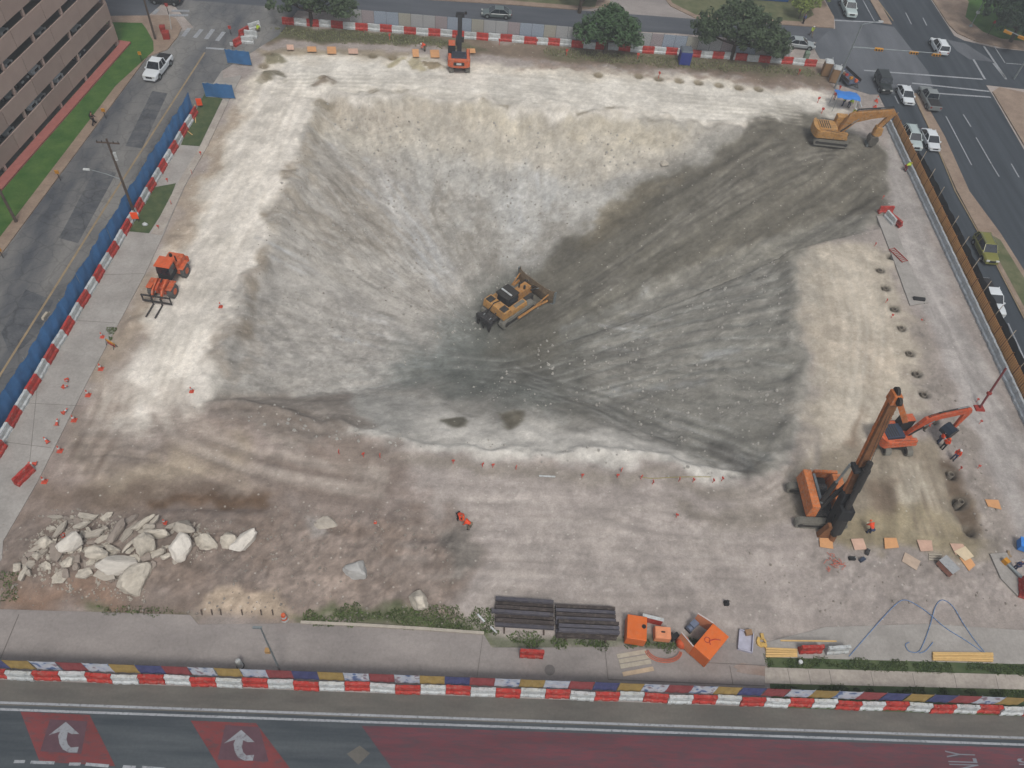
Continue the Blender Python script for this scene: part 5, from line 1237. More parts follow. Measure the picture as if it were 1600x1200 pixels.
MB().tube([(0, 0, 0), (.2, .2, 2.2)], .05, 6).build('trunk', M_white, t)
# toilets and booths at the far right corner
def booth(px, py, body, roofm, label, w=1.2, h=2.2, rz=0.0, name='portable_toilet', cat='portable toilet'):
    x, y = G(px, py); t = thing(name, label, cat, (x, y, 0), rz)
    MB().box(-w/2, w/2, -w/2, w/2, 0.05, h).build('cabin_wall', body, t, bevel=.03)
    MB().box(-w/2-.06, w/2+.06, -w/2-.06, w/2+.06, h, h+.22, tx=.18, ty=.18).build('roof', roofm, t)
    MB().box(-w*.36, w*.36, -w/2-.04, -w/2-.002, .15, h-.15).build('door', body, t)
    MB().cyl((w*.3, w*.3, h+.1), (w*.3, w*.3, h+.5), .06, n=6).build('vent_pipe', roofm, t)
    return t
M_tan = mat('tan_plastic', (150, 120, 88), 0.7, var=0.1); M_cblue = mat('booth_blue', (52, 66, 138), 0.6, var=0.1); M_croof = mat('grey_roof', (96, 104, 112), 0.7)
booth(1288, 117, M_tan, M_white, 'tan portable toilet with white roof nearer the barriers', rz=R(-8))
booth(1301, 127, M_tan, M_white, 'tan portable toilet with white roof nearer the blue canopy', rz=R(-14))
b_ = booth(1068, 98, M_cblue, M_croof, 'blue booth on the turf between the two far trees', 1.7, 2.1, 0, 'site_booth', 'booth')
b_ = booth(1256, 98, mat('sage_plastic', (118, 134, 118), .7), mat('sage_plastic', (118, 134, 118), .7), 'narrow grey green cabinet under the largest oak', .7, 1.7, 0, 'utility_cabinet', 'cabinet')
# ------------------------------------------------------------------ construction machines
M_cat = mat('machine_yellow', (188, 140, 78), 0.65, var=0.22, scale=1.6, dust=0.75)
M_cat2 = mat('dusty_machine_yellow', (176, 126, 68), 0.65, var=0.22, scale=1.2, dust=0.7)
M_hit = mat('machine_orange', (206, 98, 56), 0.6, var=0.18, scale=1.4, dust=0.6)
M_hit2 = mat('deep_machine_orange', (196, 84, 46), 0.55, var=0.16, scale=1.2, dust=0.45)
M_rig = mat('rig_orange', (200, 116, 62), 0.65, var=0.2, scale=1.4, dust=0.65)
M_rust = mat('rusty_mast_steel', (128, 88, 58), 0.7, var=0.3, scale=1.5)
M_trk = mat('dusty_track', (122, 120, 112), 0.9, var=0.2, scale=3)
M_trkd = mat('track_side', (58, 56, 54), 0.9, var=0.25, scale=3)
M_hood = mat('dark_blue_hood', (56, 66, 84), 0.45, var=0.15)
def track(t, cx, cy, L_, W, H, rot=0.0, m=M_trk):
    """one crawler track with cleats, rollers and side frame; its long side along local x turned by rot"""
    Mx = Matrix.Rotation(rot, 4, 'Z') @ Matrix.Translation((cx, cy, 0))
    r = H/2; prof = []
    for i in range(9): a = -math.pi/2+math.pi*i/8; prof.append((L_/2-r+r*math.cos(a), r+r*math.sin(a)))
    for i in range(9): a = math.pi/2+math.pi*i/8; prof.append((-L_/2+r+r*math.cos(a), r+r*math.sin(a)))
    b = MB().prism(prof, -W/2, W/2, Mx)
    n = int(L_/0.2)
    for i in range(n):
        x = -L_/2+r+(L_-2*r)*(i+.5)/n
        b.box(x-.035, x+.035, -W/2-.01, W/2+.01, H-.005, H+.035, Mx); b.box(x-.035, x+.035, -W/2-.01, W/2+.01, -.0, .02, Mx)
    for s in (-1, 1):
        for i in range(7):
            a = -math.pi/2+math.pi*(i+.5)/7; Ma = Mx @ Matrix.Translation((s*(L_/2-r), 0, r)) @ Matrix.Rotation(-a if s > 0 else a, 4, 'Y')
            b.box(s*r-.02 if s > 0 else -r-.035, s*r+.035 if s > 0 else -r+.02, -W/2-.01, W/2+.01, -.035, .035, Ma)
    o = b.build('track', m, t)
    rl = MB()
    for s in (-1, 1):
        for i in range(6):
            x = -L_/2+r+(L_-2*r)*i/5; a = Mx @ Vector((x, s*(W/2-.02), r)); c = Mx @ Vector((x, s*(W/2+.03), r)); rl.cyl(a, c, r*.55 if i in (0, 5) else r*.35, n=10)
        rl.box(-L_/2+r, L_/2-r, s*(W/2)-.02, s*(W/2)+.02, r*.6, r*1.3, Mx)
    rl.build('roller', M_trkd, o)
    return o
def excavator(label, loc, rz, s, body, hood, tracks_rot, boom, stick, tool, boomw=.42, cabc=None, L_=4.0, Wd=2.7, track_L=4.0, gauge=2.1, boommat=None, cw_sign=False, name='excavator', roofm=None):
    t = thing(name, label, 'excavator', loc, rz); t.scale = (s, s, s)
    for q in (-1, 1): track(t, 0, q*gauge/2, track_L, .6, .85, tracks_rot)
    MB().box(-1.2, 1.2, -gauge/2+.25, gauge/2-.25, .3, .85, Matrix.Rotation(tracks_rot, 4, 'Z')).cyl((0, 0, .8), (0, 0, 1.1), .65, n=14).build('undercarriage', M_trkd, t)
    w = Wd/2; r0 = -L_*.62; r1 = L_*.38
    MB().slab([(r0+.6, -w), (r1, -w), (r1, w), (r0+.6, w)], 1.05, 1.32).build('deck', body, t, bevel=.03)
    # side skirts frame the hood
    MB().box(r0+.7, r1-.1, -w, -w+.5, 1.32, 1.95, tx=.05, ty=.02).build('side_cover', body, t, bevel=.05)
    MB().box(r0+.7, r1-1.5, w-.5, w, 1.32, 1.95, tx=.05, ty=.02).build('side_cover', body, t, bevel=.05)
    hm = MB().box(r0+.75, r1-1.35, -w+.5, w-.5, 1.32, 2.2, tx=.08, ty=.06).build('engine_hood', hood, t, bevel=.05)
    v = MB()
    for i in range(5): v.box(r0+1.0+i*.28, r0+1.12+i*.28, -w+.65, w-.65, 2.205, 2.225)
    v.build('hood_vent', M_trkd, hm)
    cw = []
    for i in range(9): a = math.pi/2+math.pi*i/8; cw.append((r0+.75+.55*math.cos(a), w*math.sin(a)*1.0))
    MB().slab([(r0+.8, -w)]+[(x, y) for x, y in cw[::-1]]+[(r0+.8, w)], 1.02, 2.12).build('counterweight', body, t, bevel=.08)
    if cw_sign:
        MB().box(r0+.16, r0+.18, -.34, .34, 1.5, 1.78).build('maker_plate', M_white, t)
        MB().box(r0+.165, r0+.19, -.75, .75, 1.42, 1.86).build('dark_badge', M_trkd, t)
    cx0_, cx1_ = r1-1.55, r1+.0
    cab = MB().box(cx0_, cx1_, w-1.05, w-.02, 1.3, 3.0, tx=.06, ty=.05).build('cab', cabc or M_black, t, bevel=.05)
    MB().box(cx0_+.2, cx1_+.012, w-.95, w-.12, 1.9, 2.85).build('window', M_glass, cab)
    MB().box(cx0_+.25, cx1_-.2, w-.03, w+.0, 1.9, 2.8).build('window', M_glass, cab)
    MB().box(cx0_+.05, cx1_-.03, w-1.02, w-.05, 3.0, 3.1, tx=.05, ty=.05).build('cab_roof', roofm or body, cab, bevel=.03)
    for yy in (-w+.1, w-.1):
        MB().tube([(r1-.1, yy, 1.3), (r1-.1, yy, 1.9), (r0+1.4, yy, 2.2)], .025, 5).build('handrail', M_trkd, t)
    yb = -.05
    bm = MB().prism(boom, yb-boomw/2, yb+boomw/2).build('boom', boommat or body, t, bevel=.03)
    st = MB().prism(stick, yb-boomw*.38, yb+boomw*.38).build('stick', boommat or body, t, bevel=.03)
    tool(t, yb)
    return t
def hyd(t, a, b, r=.09, parent=None):
    a = Vector(a); b = Vector(b); m = a.lerp(b, .6)
    o = MB().cyl(a, m, r, n=8).build('hydraulic_cylinder', M_trkd, parent or t); MB().cyl(m, b, r*.55, n=8).build('piston_rod', M_grey, o)
def bucket_tool(px, pz, ang, w=1.1, sz=1.0, m=None, rim=None):
    def f(t, yb):
        prof = [(0, 0), (.45, .12), (.95, -.1), (1.1, -.5), (.95, -.95), (.55, -1.2), (.05, -1.15), (.1, -1.02), (.5, -1.05), (.82, -.86), (.96, -.5), (.84, -.18), (.42, -.02), (.04, -.12)]
        M = Matrix.Translation((px, yb, pz)) @ Matrix.Rotation(ang, 4, 'Y') @ Matrix.Scale(sz, 4)
        o = MB().prism(prof, -w/2, w/2, M).build('bucket', m or M_dark, t)
        sd_ = MB()
        outer = prof[:7]
        for s in (-1, 1): sd_.prism(outer, s*w/2-.03, s*w/2+.03, M)
        sd_.build('bucket_side', m or M_dark, o)
        te = MB()
        for i in range(5): y = -w/2+.1+(w-.2)*i/4; te.box(-.22, .1, y-.05, y+.05, -1.18, -1.10, M)
        te.build('bucket_teeth', M_grey, o)
    return f
# yellow excavator at the head of the ramp
ye = G(1292, 222); yz = Z(*ye)+.05
def y_tool(t, yb):
    # claw bucket seen end on under the stick
    M = Matrix.Translation((5.55, yb, 1.95))
    MB().box(-.35, .35, -.3, .3, -.5, .3, M).build('quick_coupler', M_cat2, t, bevel=.04)
    MB().prism([(5.3, 2.7), (6.2, 2.5), (6.35, 1.6), (5.9, 1.2), (5.3, 1.5)], yb-.38, yb+.38).build('linkage', M_cat, t, bevel=.04)
    o = MB().prism([(5.1, 1.3), (5.0, .7), (5.2, .1), (5.7, -.05), (6.1, .3), (6.25, .9), (6.0, 1.4)], yb-.6, yb+.6).build('bucket', mat('grey_bucket_steel', (104, 102, 96), .6, .3, .25, dust=.5), t, bevel=.05)
    te = MB()
    for i in range(5): te.box(5.0, 5.2, yb-.55+i*.25, yb-.47+i*.25, -.1, .25)
    te.build('bucket_teeth', M_grey, o)
yt = excavator('yellow excavator with raised arm at the top of the grey ramp', (ye[0], ye[1], yz), R(-2), 1.07, M_cat, M_cat, R(-2),
          [(.6, 1.3), (1.2, 1.2), (2.4, 3.0), (4.2, 3.7), (6.5, 4.3), (6.9, 4.75), (6.5, 5.15), (4.0, 4.75), (1.8, 4.3), (1.3, 3.9)],
          [(6.6, 5.1), (7.0, 4.6), (6.6, 3.9), (5.8, 2.3), (5.4, 2.2), (5.3, 2.5), (6.1, 4.3)], y_tool, .5, M_cat, 4.6, 3.0, 4.6, 2.5, M_cat2)
hyd(yt, (.9, -.35, 1.5), (2.6, -.35, 3.6)); hyd(yt, (.9, .3, 1.5), (2.6, .3, 3.6)); hyd(yt, (2.4, 0, 4.75), (6.4, 0, 5.35)); hyd(yt, (6.6, 0, 3.7), (5.9, 0, 1.9), .08)
for q in (-.12, .02, .14): MB().tube([(1.2, q, 3.0), (2.2, q, 4.7), (4.0, q, 5.0), (6.4, q, 5.45)], .03, 4).build('hydraulic_hose', M_black, yt)
# orange excavator by the drill rig
oe = G(1412, 694); oz = Z(42.3, 44.9)+.02
def o_tool(t, yb):
    M = Matrix.Translation((6.35, yb, 1.9)) @ Matrix.Rotation(R(200), 4, 'Z') @ Matrix.Rotation(R(-20), 4, 'Y')
    prof = [(0, .15), (.6, .3), (1.15, .0), (1.3, -.5), (1.0, -1.0), (.5, -1.1), (.45, -1.0), (.9, -.9), (1.15, -.48), (1.02, -.06), (.55, .16), (.05, .02)]
    o = MB().prism(prof, -.6, .6, M).build('bucket', mat('blue_black_steel', (40, 52, 66), .5, .3, .2), t)
    for s in (-1, 1): MB().prism(prof[:7], s*.6-.03, s*.6+.03, M).build('bucket_side', M_dark, o)
    MB().cyl((6.2, yb-.35, 1.9), (6.2, yb+.35, 1.9), .16, n=8).build('bucket_pin', M_trkd, t)
ot = excavator('orange excavator with bent arm and black bucket beside the workers', (42.15, 45.0, oz), R(9), .93, M_hit, M_hood, R(82),
          [(.9, 1.3), (1.5, 1.2), (2.3, 3.2), (3.6, 4.0), (6.1, 4.6), (6.4, 5.0), (6.1, 5.35), (3.4, 4.75), (1.9, 4.1)],
          [(5.9, 5.4), (6.5, 5.25), (6.75, 4.7), (6.45, 2.0), (6.15, 2.0), (6.0, 4.4)], o_tool, .42, M_black, 4.3, 2.85, 4.0, 2.35, M_hit2)
hyd(ot, (1.1, -.33, 1.5), (2.9, -.33, 3.9)); hyd(ot, (1.1, .24, 1.5), (2.9, .24, 3.9)); hyd(ot, (3.0, -.05, 4.9), (6.0, -.05, 5.6)); hyd(ot, (6.7, -.05, 4.4), (6.6, -.05, 2.2), .07)
for q in (-.12, .02): MB().tube([(1.5, q, 3.0), (2.3, q, 4.5), (3.4, q, 5.0), (6.0, q, 5.6)], .03, 4).build('hydraulic_hose', M_black, ot)
# small orange machine on the far bench, seen from behind with its arm up
te_ = (-4.35, 109.0)
def s_tool(t, yb):
    MB().cyl((4.25, yb, .9), (4.3, yb, 2.6), .18, n=8).build('breaker_body', M_black, t)
    MB().cyl((4.25, yb, .15), (4.25, yb, .9), .07, n=6).build('breaker_point', M_dark, t)
    MB().box(3.3, 3.9, yb-.3, yb+.3, 1.0, 1.5).build('hose_reel', M_red, t)
    MB().box(2.95, 3.65, yb-.62, yb+.62, 5.5, 6.1, tx=.15, ty=.1).box(3.3, 3.5, yb-.95, yb-.6, 5.8, 6.2).build('arm_joint', M_black, t, bevel=.04)
    MB().box(1.6, 2.2, yb+.3, yb+.5, 2.2, 3.4).box(1.8, 2.3, yb-.6, yb-.32, 2.6, 3.2).build('hose_bundle', M_trkd, t)
st_ = excavator('small orange excavator seen from behind on the white far bench with its black arm raised', (te_[0], te_[1]-.3, Z(*te_)+.03), R(93), 1.04, M_hit, M_hood, R(4),
          [(.5, 1.3), (1.1, 1.2), (1.7, 2.6), (2.7, 4.4), (3.4, 5.6), (3.1, 5.9), (2.2, 4.8), (1.1, 2.9)],
          [(3.0, 6.1), (3.6, 5.7), (4.5, 3.0), (4.3, 2.5), (4.05, 2.7), (3.3, 5.2)], s_tool, .62, M_black, 4.0, 3.1, 3.6, 2.3, M_black, True)
# dozer in the bottom of the pit
dz_c = T(803, 492)
dt = thing('bulldozer', 'large yellow bulldozer with wide blade and rear ripper at the bottom of the pit', 'bulldozer', (3.9+.0, 65.6, 0), R(46.5))
_d = TP(796.5, 485.5); dt.location = (_d[0], _d[1], Z(*_d)+.15); dt.scale = (1.03, 1.03, 1.03)
for q in (-1, 1): track(dt, -.3, q*1.5, 5.6, .8, 1.35, 0.0, M_trk)
MB().box(-2.6, 2.8, -1.1, 1.1, .7, 1.5).build('undercarriage', M_trkd, dt)
MB().box(-3.0, -1.6, -1.75, 1.75, 1.5, 2.55, tx=.12, ty=.06).build('rear_tank', M_cat, dt, bevel=.06)
for q in (-1, 1): MB().box(-1.7, 1.0, q*1.35-.42, q*1.35+.42, 1.45, 2.15, tx=.1, ty=.05).build('fender', M_cat, dt, bevel=.05)
MB().box(.35, 3.0, -.62, .62, 1.4, 2.5, tx=.12, ty=.08).build('engine_hood', M_cat2, dt, bevel=.05)
cab = MB().box(-1.65, .35, -.85, .85, 1.9, 3.35, tx=.12, ty=.1).build('cab', M_black, dt, bevel=.06)
MB().box(-1.2, .3, -.87, .87, 2.5, 3.15, tx=.05, ty=.06).build('window', M_glass, cab)
MB().box(-1.75, .3, -1.0, 1.0, 3.35, 3.5, tx=.05, ty=.05).build('cab_roof', M_trkd, cab, bevel=.03)
MB().box(-1.0, -.8, -.8, .8, 3.51, 3.6).build('light_bar', M_white, cab)
MB().cyl((1.6, .3, 2.5), (1.6, .3, 3.3), .09, n=8).cyl((1.9, -.3, 2.5), (1.9, -.3, 3.0), .14, n=8).build('exhaust_pipe', M_trkd, dt)
secs = []
for y, xo in ((-2.95, .55), (-2.5, .15), (-1.6, 0), (1.6, 0), (2.5, .15), (2.95, .55)):
    secs.append([(4.15+xo, y, .05), (3.85+xo, y, .7), (3.85+xo, y, 1.5), (4.1+xo, y, 2.15), (4.22+xo, y, 2.12), (4.0+xo, y, 1.5), (4.0+xo, y, .7), (4.28+xo, y, .05)])
bl = MB().loft(secs).build('blade', mat('worn_blade_steel', (128, 112, 92), .45, .4, .25, dust=.4), dt)
MB().box(4.3, 4.42, -2.9, 2.9, 0, .2).build('cutting_edge', M_grey, bl)
for q in (-1, 1):
    MB().box(4.35, 4.75, q*2.98-.06, q*2.98+.06, .05, 2.1).build('end_bit', M_grey, bl)
    MB().tube([(-.8, q*2.05, .7), (2.2, q*2.1, .65), (4.0, q*2.35, .6)], .16, 6).build('push_arm', M_cat2, dt)
    hyd(dt, (2.6, q*.75, 2.2), (4.0, q*.9, 1.7), .1)
    MB().tube([(2.2, q*2.1, .8), (4.0, q*2.4, 1.7)], .09, 6).build('tilt_brace', M_cat2, dt)
rp = MB().box(-4.3, -3.0, -.9, .9, .9, 1.6, tx=.1).box(-4.6, -4.2, -1.2, 1.2, 1.1, 1.7).build('ripper', M_dark, dt, bevel=.04)
for y in (-.9, 0, .9): MB().prism([(-4.55, 1.6), (-4.2, 1.6), (-4.2, .6), (-4.45, -.05), (-4.65, .6)], y-.08, y+.08).build('ripper_shank', M_trkd, rp)
for q in (-.5, .5): hyd(dt, (-3.0, q, 1.9), (-4.3, q, 1.5), .08)
for (x0_, x1_, y_) in ((-2.8, -1.9, 1.1), (-2.8, -1.9, -1.1)): MB().box(x0_, x1_, y_-.4, y_+.4, 2.56, 2.62).build('service_panel', M_trkd, dt)
MB().box(-.9, .7, -1.6, -1.15, 2.16, 2.2).build('walkway_grip', M_trk, dt); MB().box(-.9, .7, 1.15, 1.6, 2.16, 2.2).build('walkway_grip', M_trk, dt)
MB().tube([(2.6, .5, 2.4), (3.1, .7, 2.5), (3.7, .8, 1.9)], .05, 5).build('hydraulic_hose', M_black, dt); MB().tube([(2.6, -.5, 2.4), (3.1, -.7, 2.5), (3.7, -.8, 1.9)], .05, 5).build('hydraulic_hose', M_black, dt)
MB().tube([(-1.2, 0, 2.6), (-2.6, .3, 2.7), (-3.6, .3, 1.9)], .06, 5).build('hydraulic_hose', M_black, dt)
# orange wheel loader carrying forks
lt = thing('wheel_loader', 'orange wheel loader with pallet forks on the left haul road', 'loader', (-32.6, 60.6, Z(-32.6, 60.6)+.03), R(-97))
def wheel(t, x, y, r, w_, rimm):
    o = MB().cyl((x, y-w_/2, r), (x, y+w_/2, r), r, n=18).build('wheel', mat('dusty_tyre', (92, 92, 90), .95, var=.2), t)
    tr = MB()
    for i in range(16):
        a = 2*math.pi*i/16; M = Matrix.Translation((x, y, r)) @ Matrix.Rotation(a, 4, 'Y'); tr.box(r-.02, r+.04, -w_/2, w_/2, -.05, .05, M)
    tr.build('tread', mat('dusty_tyre', (92, 92, 90), .95), o)
    MB().cyl((x, y-w_/2-.02, r), (x, y+w_/2+.02, r), r*.5, n=12).build('rim', rimm, o)
for x in (1.55, -1.65):
    for q in (-1, 1): wheel(lt, x, q*1.05, .72, .55, M_hit)
for x in (1.55, -1.65):
    for q in (-1, 1): MB().box(x-.75, x+.75, q*1.05-.3, q*1.05+.3, 1.42, 1.52).build('mudguard', M_hit, lt, bevel=.03)
MB().box(.7, 2.1, -.6, .6, .6, 1.5, tx=.05).build('front_frame', M_hit2, lt, bevel=.04)
MB().box(-3.0, -.9, -.95, .95, .8, 2.0, tx=.15, ty=.1).build('engine_hood', M_hit, lt, bevel=.08)
MB().box(-3.25, -2.95, -1.0, 1.0, .7, 1.4).build('counterweight', M_hit2, lt, bevel=.08)
MB().cyl((-1.6, .5, 2.0), (-1.6, .5, 2.7), .07, n=8).cyl((-2.2, -.35, 2.0), (-2.2, -.35, 2.3), .16, n=8).build('exhaust_pipe', M_black, lt)
cab = MB().box(-.95, .55, -.72, .72, 1.2, 2.9, tx=.1, ty=.08).build('cab', M_black, lt, bevel=.05)
MB().box(-.7, .53, -.74, .74, 1.9, 2.75, tx=.05, ty=.06).build('window', M_glass, cab)
MB().box(-1.05, .55, -.85, .85, 2.9, 3.05, tx=.04, ty=.04).build('cab_roof', M_orange, cab, bevel=.03)
for q in (-1, 1):
    MB().prism([(.9, 1.7), (1.2, 1.9), (2.6, 1.5), (3.1, .9), (2.9, .7), (2.4, 1.15), (1.1, 1.45)], q*.5-.09, q*.5+.09).build('lift_arm', M_hit, lt, bevel=.02)
MB().prism([(1.5, 1.5), (1.7, 2.0), (2.7, 1.8), (2.7, 1.6)], -.1, .1).build('tilt_lever', M_hit2, lt)
hyd(lt, (1.0, 0, 1.8), (2.9, 0, 1.6), .08)
cr = MB().box(3.05, 3.2, -1.55, 1.55, .35, .5).box(3.05, 3.2, -1.55, 1.55, 1.15, 1.28)
for y in (-1.5, -.5, .5, 1.5): cr.box(3.05, 3.18, y-.05, y+.05, .35, 1.28)
cr.build('fork_carriage', M_dark, lt)
for y in (-.45, .5): MB().box(3.2, 3.28, y-.07, y+.07, .15, 1.1).box(3.2, 5.1, y-.07, y+.07, .1, .17).build('fork', M_dark, lt)
# drill rig
rt = thing('drill_rig', 'tall orange drilling rig with leaning dark mast on two crawler tracks', 'drill rig', (32.5, 37.0, Z(32.4, 36.6)+.03), 0)
for yy in (-1.9, 1.75): track(rt, -.1, yy, 4.8, .65, .95, 0.0, M_trk)
MB().box(-1.3, 1.3, -1.6, 1.5, .3, .9).cyl((0, 0, .8), (0, 0, 1.2), .8, n=16).build('undercarriage', M_trkd, rt)
MB().box(-1.6, 1.7, -1.6, 2.2, 1.15, 1.4).build('deck', M_dark, rt, bevel=.03)
MB().box(-1.75, -.85, -1.75, 2.35, 1.3, 2.9, tx=.08, ty=.08).build('engine_house', M_rig, rt, bevel=.05)
gr = MB()
for i in range(7): gr.box(-.84, -.78, -1.0+i*.4, -.8+i*.4, 1.6, 2.8)
gr.box(-.84, -.62, -1.2, 1.9, 2.75, 2.85).build('radiator_grille', M_grey, rt)
MB().box(-.6, .5, -1.0, 2.0, 1.4, 2.1).build('winch_deck', M_black, rt, bevel=.03)
for yy in (-.3, .9): MB().cyl((-.4, yy, 2.15), (.4, yy, 2.15), .32, n=14).build('winch_drum', M_dark, rt)
MB().box(-.7, 1.7, 2.1, 2.4, 1.4, 2.8, tx=.1).build('counterweight', M_rig, rt, bevel=.06)
cab = MB().box(.75, 1.8, .2, 1.9, 1.4, 3.1, tx=.08, ty=.1).build('cab', M_rig, rt, bevel=.05)
MB().box(.82, 1.82, .18, 1.6, 2.0, 2.85, tx=.04, ty=.04).build('window', M_glass, cab)
MB().box(.8, 1.5, -1.5, .0, 1.4, 2.5, tx=.05, ty=.1).build('side_tank', M_rig, rt, bevel=.04)
# mast: lattice box leaning slightly, foot at the front
mf = Vector((.65, -2.35, .7)); mt_ = Vector((.27, .45, 15.7)); ax = (mt_-mf).normalized(); side = Vector((1, 0, 0)); side = (side-ax*side.dot(ax)).normalized(); fw = ax.cross(side)
def mast_mat(off): return Matrix(((side.x, fw.x, ax.x, mf.x+off.x), (side.y, fw.y, ax.y, mf.y+off.y), (side.z, fw.z, ax.z, mf.z+off.z), (0, 0, 0, 1)))
MM = mast_mat(Vector((0, 0, 0))); Lm = (mt_-mf).length
mb = MB().box(-.32, .32, -.28, .28, 4.8, Lm, MM)
for i in range(22):
    z_ = 5+i*(Lm-5.2)/22
    mb.box(-.35, .35, -.31, -.28, z_, z_+.1, MM)
mast = mb.build('mast', M_rust, rt)
MB().box(-.40, -.32, .05, .31, 3.0, Lm, MM).box(.32, .38, .05, .31, 8.5, Lm-1, MM).build('mast_rail', M_rig, mast)
MB().box(-.45, .45, -.4, .4, 0, 4.8, MM).build('mast_foot', M_black, rt, bevel=.04)
kb = MB().cyl(MM @ Vector((.1, -.75, -.2)), MM @ Vector((.1, -.75, 9.2)), .26, n=12).cyl(MM @ Vector((.1, -.75, .4)), MM @ Vector((.1, -.75, 2.3)), .55, n=14)
kb.cyl(MM @ Vector((.1, -.75, 5.8)), MM @ Vector((.1, -.75, 8.4)), .33, n=14)
kb.build('kelly_bar', M_trkd, rt)
MB().box(-.5, .7, -1.2, -.3, 2.3, 3.5, MM).build('rotary_head', M_black, rt, bevel=.06)
MB().box(-.75, .6, -.7, .4, 7.7, 8.1, MM).build('mast_bracket', M_black, rt, bevel=.05)
MB().box(-.42, .42, -.5, .5, Lm, Lm+.9, MM, tx=.1).build('mast_crown', M_rig, rt, bevel=.04)
cr_ = MB().cyl(MM @ Vector((-.12, .1, Lm+.9)), MM @ Vector((.12, .1, Lm+.9)), .42, n=14).cyl(MM @ Vector((-.12, -.7, Lm+.6)), MM @ Vector((.12, -.7, Lm+.6)), .34, n=14); cr_.build('sheave', M_trkd, rt)
MB().prism([(-.2, 0), (.25, .1), (2.1, -2.6), (1.8, -2.9)], -.16, .16, Matrix.Translation(MM @ Vector((0, 0, Lm+.7))) @ Matrix.Rotation(R(-12), 4, 'Z')).build('crown_arm', M_rig, rt)
for q in (-.55, .5):
    a = Vector((-.55+q*.3, -1.0, 1.7)); b2 = MM @ Vector((-.8 if q < 0 else .8, .25, 7.9)); hyd(rt, a, b2, .2)
for i, q in enumerate((-.12, .12)): MB().tube([MM @ Vector((q, -.1, Lm+.8)), MM @ Vector((q, -.75, 9.2))], .02, 4).build('winch_rope', M_trkd, rt)
MB().cyl(MM @ Vector((.1, -.75, -1.0)), MM @ Vector((.1, -.75, -.2)), .3, n=12).build('drill_bit', M_rust, rt)
MB().prism([(-.5, .0), (.5, .0), (.15, 1.9), (-.15, 1.9)], -3.1, -2.6).build('foot_plate', M_rust, rt)

# ------------------------------------------------------------------ people
SKIN = mat('skin', (168, 122, 98), .6, var=.08); HIVO = mat('orange_vest', (236, 82, 44), .7, var=.1, scale=4); HIVL = mat('lime_vest', (186, 214, 60), .7, var=.1, scale=4)
JEAN = mat('denim', (52, 62, 92), .85, var=.15, scale=4); KHAK = mat('khaki_trousers', (118, 106, 88), .85, var=.15); HATW = mat('white_helmet', (220, 222, 222), .4); HATY = mat('yellow_helmet', (206, 180, 50), .4); HATO = mat('orange_helmet', (226, 90, 40), .4); BLUEC = mat('blue_shirt', (60, 92, 150), .8); BLKC = mat('black_clothes', (36, 36, 40), .85)
REFL = mat('reflective_band', (200, 204, 190), .4)
def skin_mesh(name, joints, edges, m, parent, root=0, lv=1):
    me_ = bpy.data.meshes.new(name); me_.from_pydata([j[0] for j in joints], edges, []); me_.update()
    o = bpy.data.objects.new(name, me_); COL.objects.link(o); me_.materials.append(m)
    sk = o.modifiers.new('skin', 'SKIN')
    if not me_.skin_vertices: pass
    for i, j in enumerate(joints):
        v = me_.skin_vertices[0].data[i]; r = j[1]; v.radius = r if isinstance(r, tuple) else (r, r); v.use_root = (i == root)
    sb = o.modifiers.new('sub', 'SUBSURF'); sb.levels = lv; sb.render_levels = lv
    sk.use_smooth_shade = True
    if parent: o.parent = parent
    return o
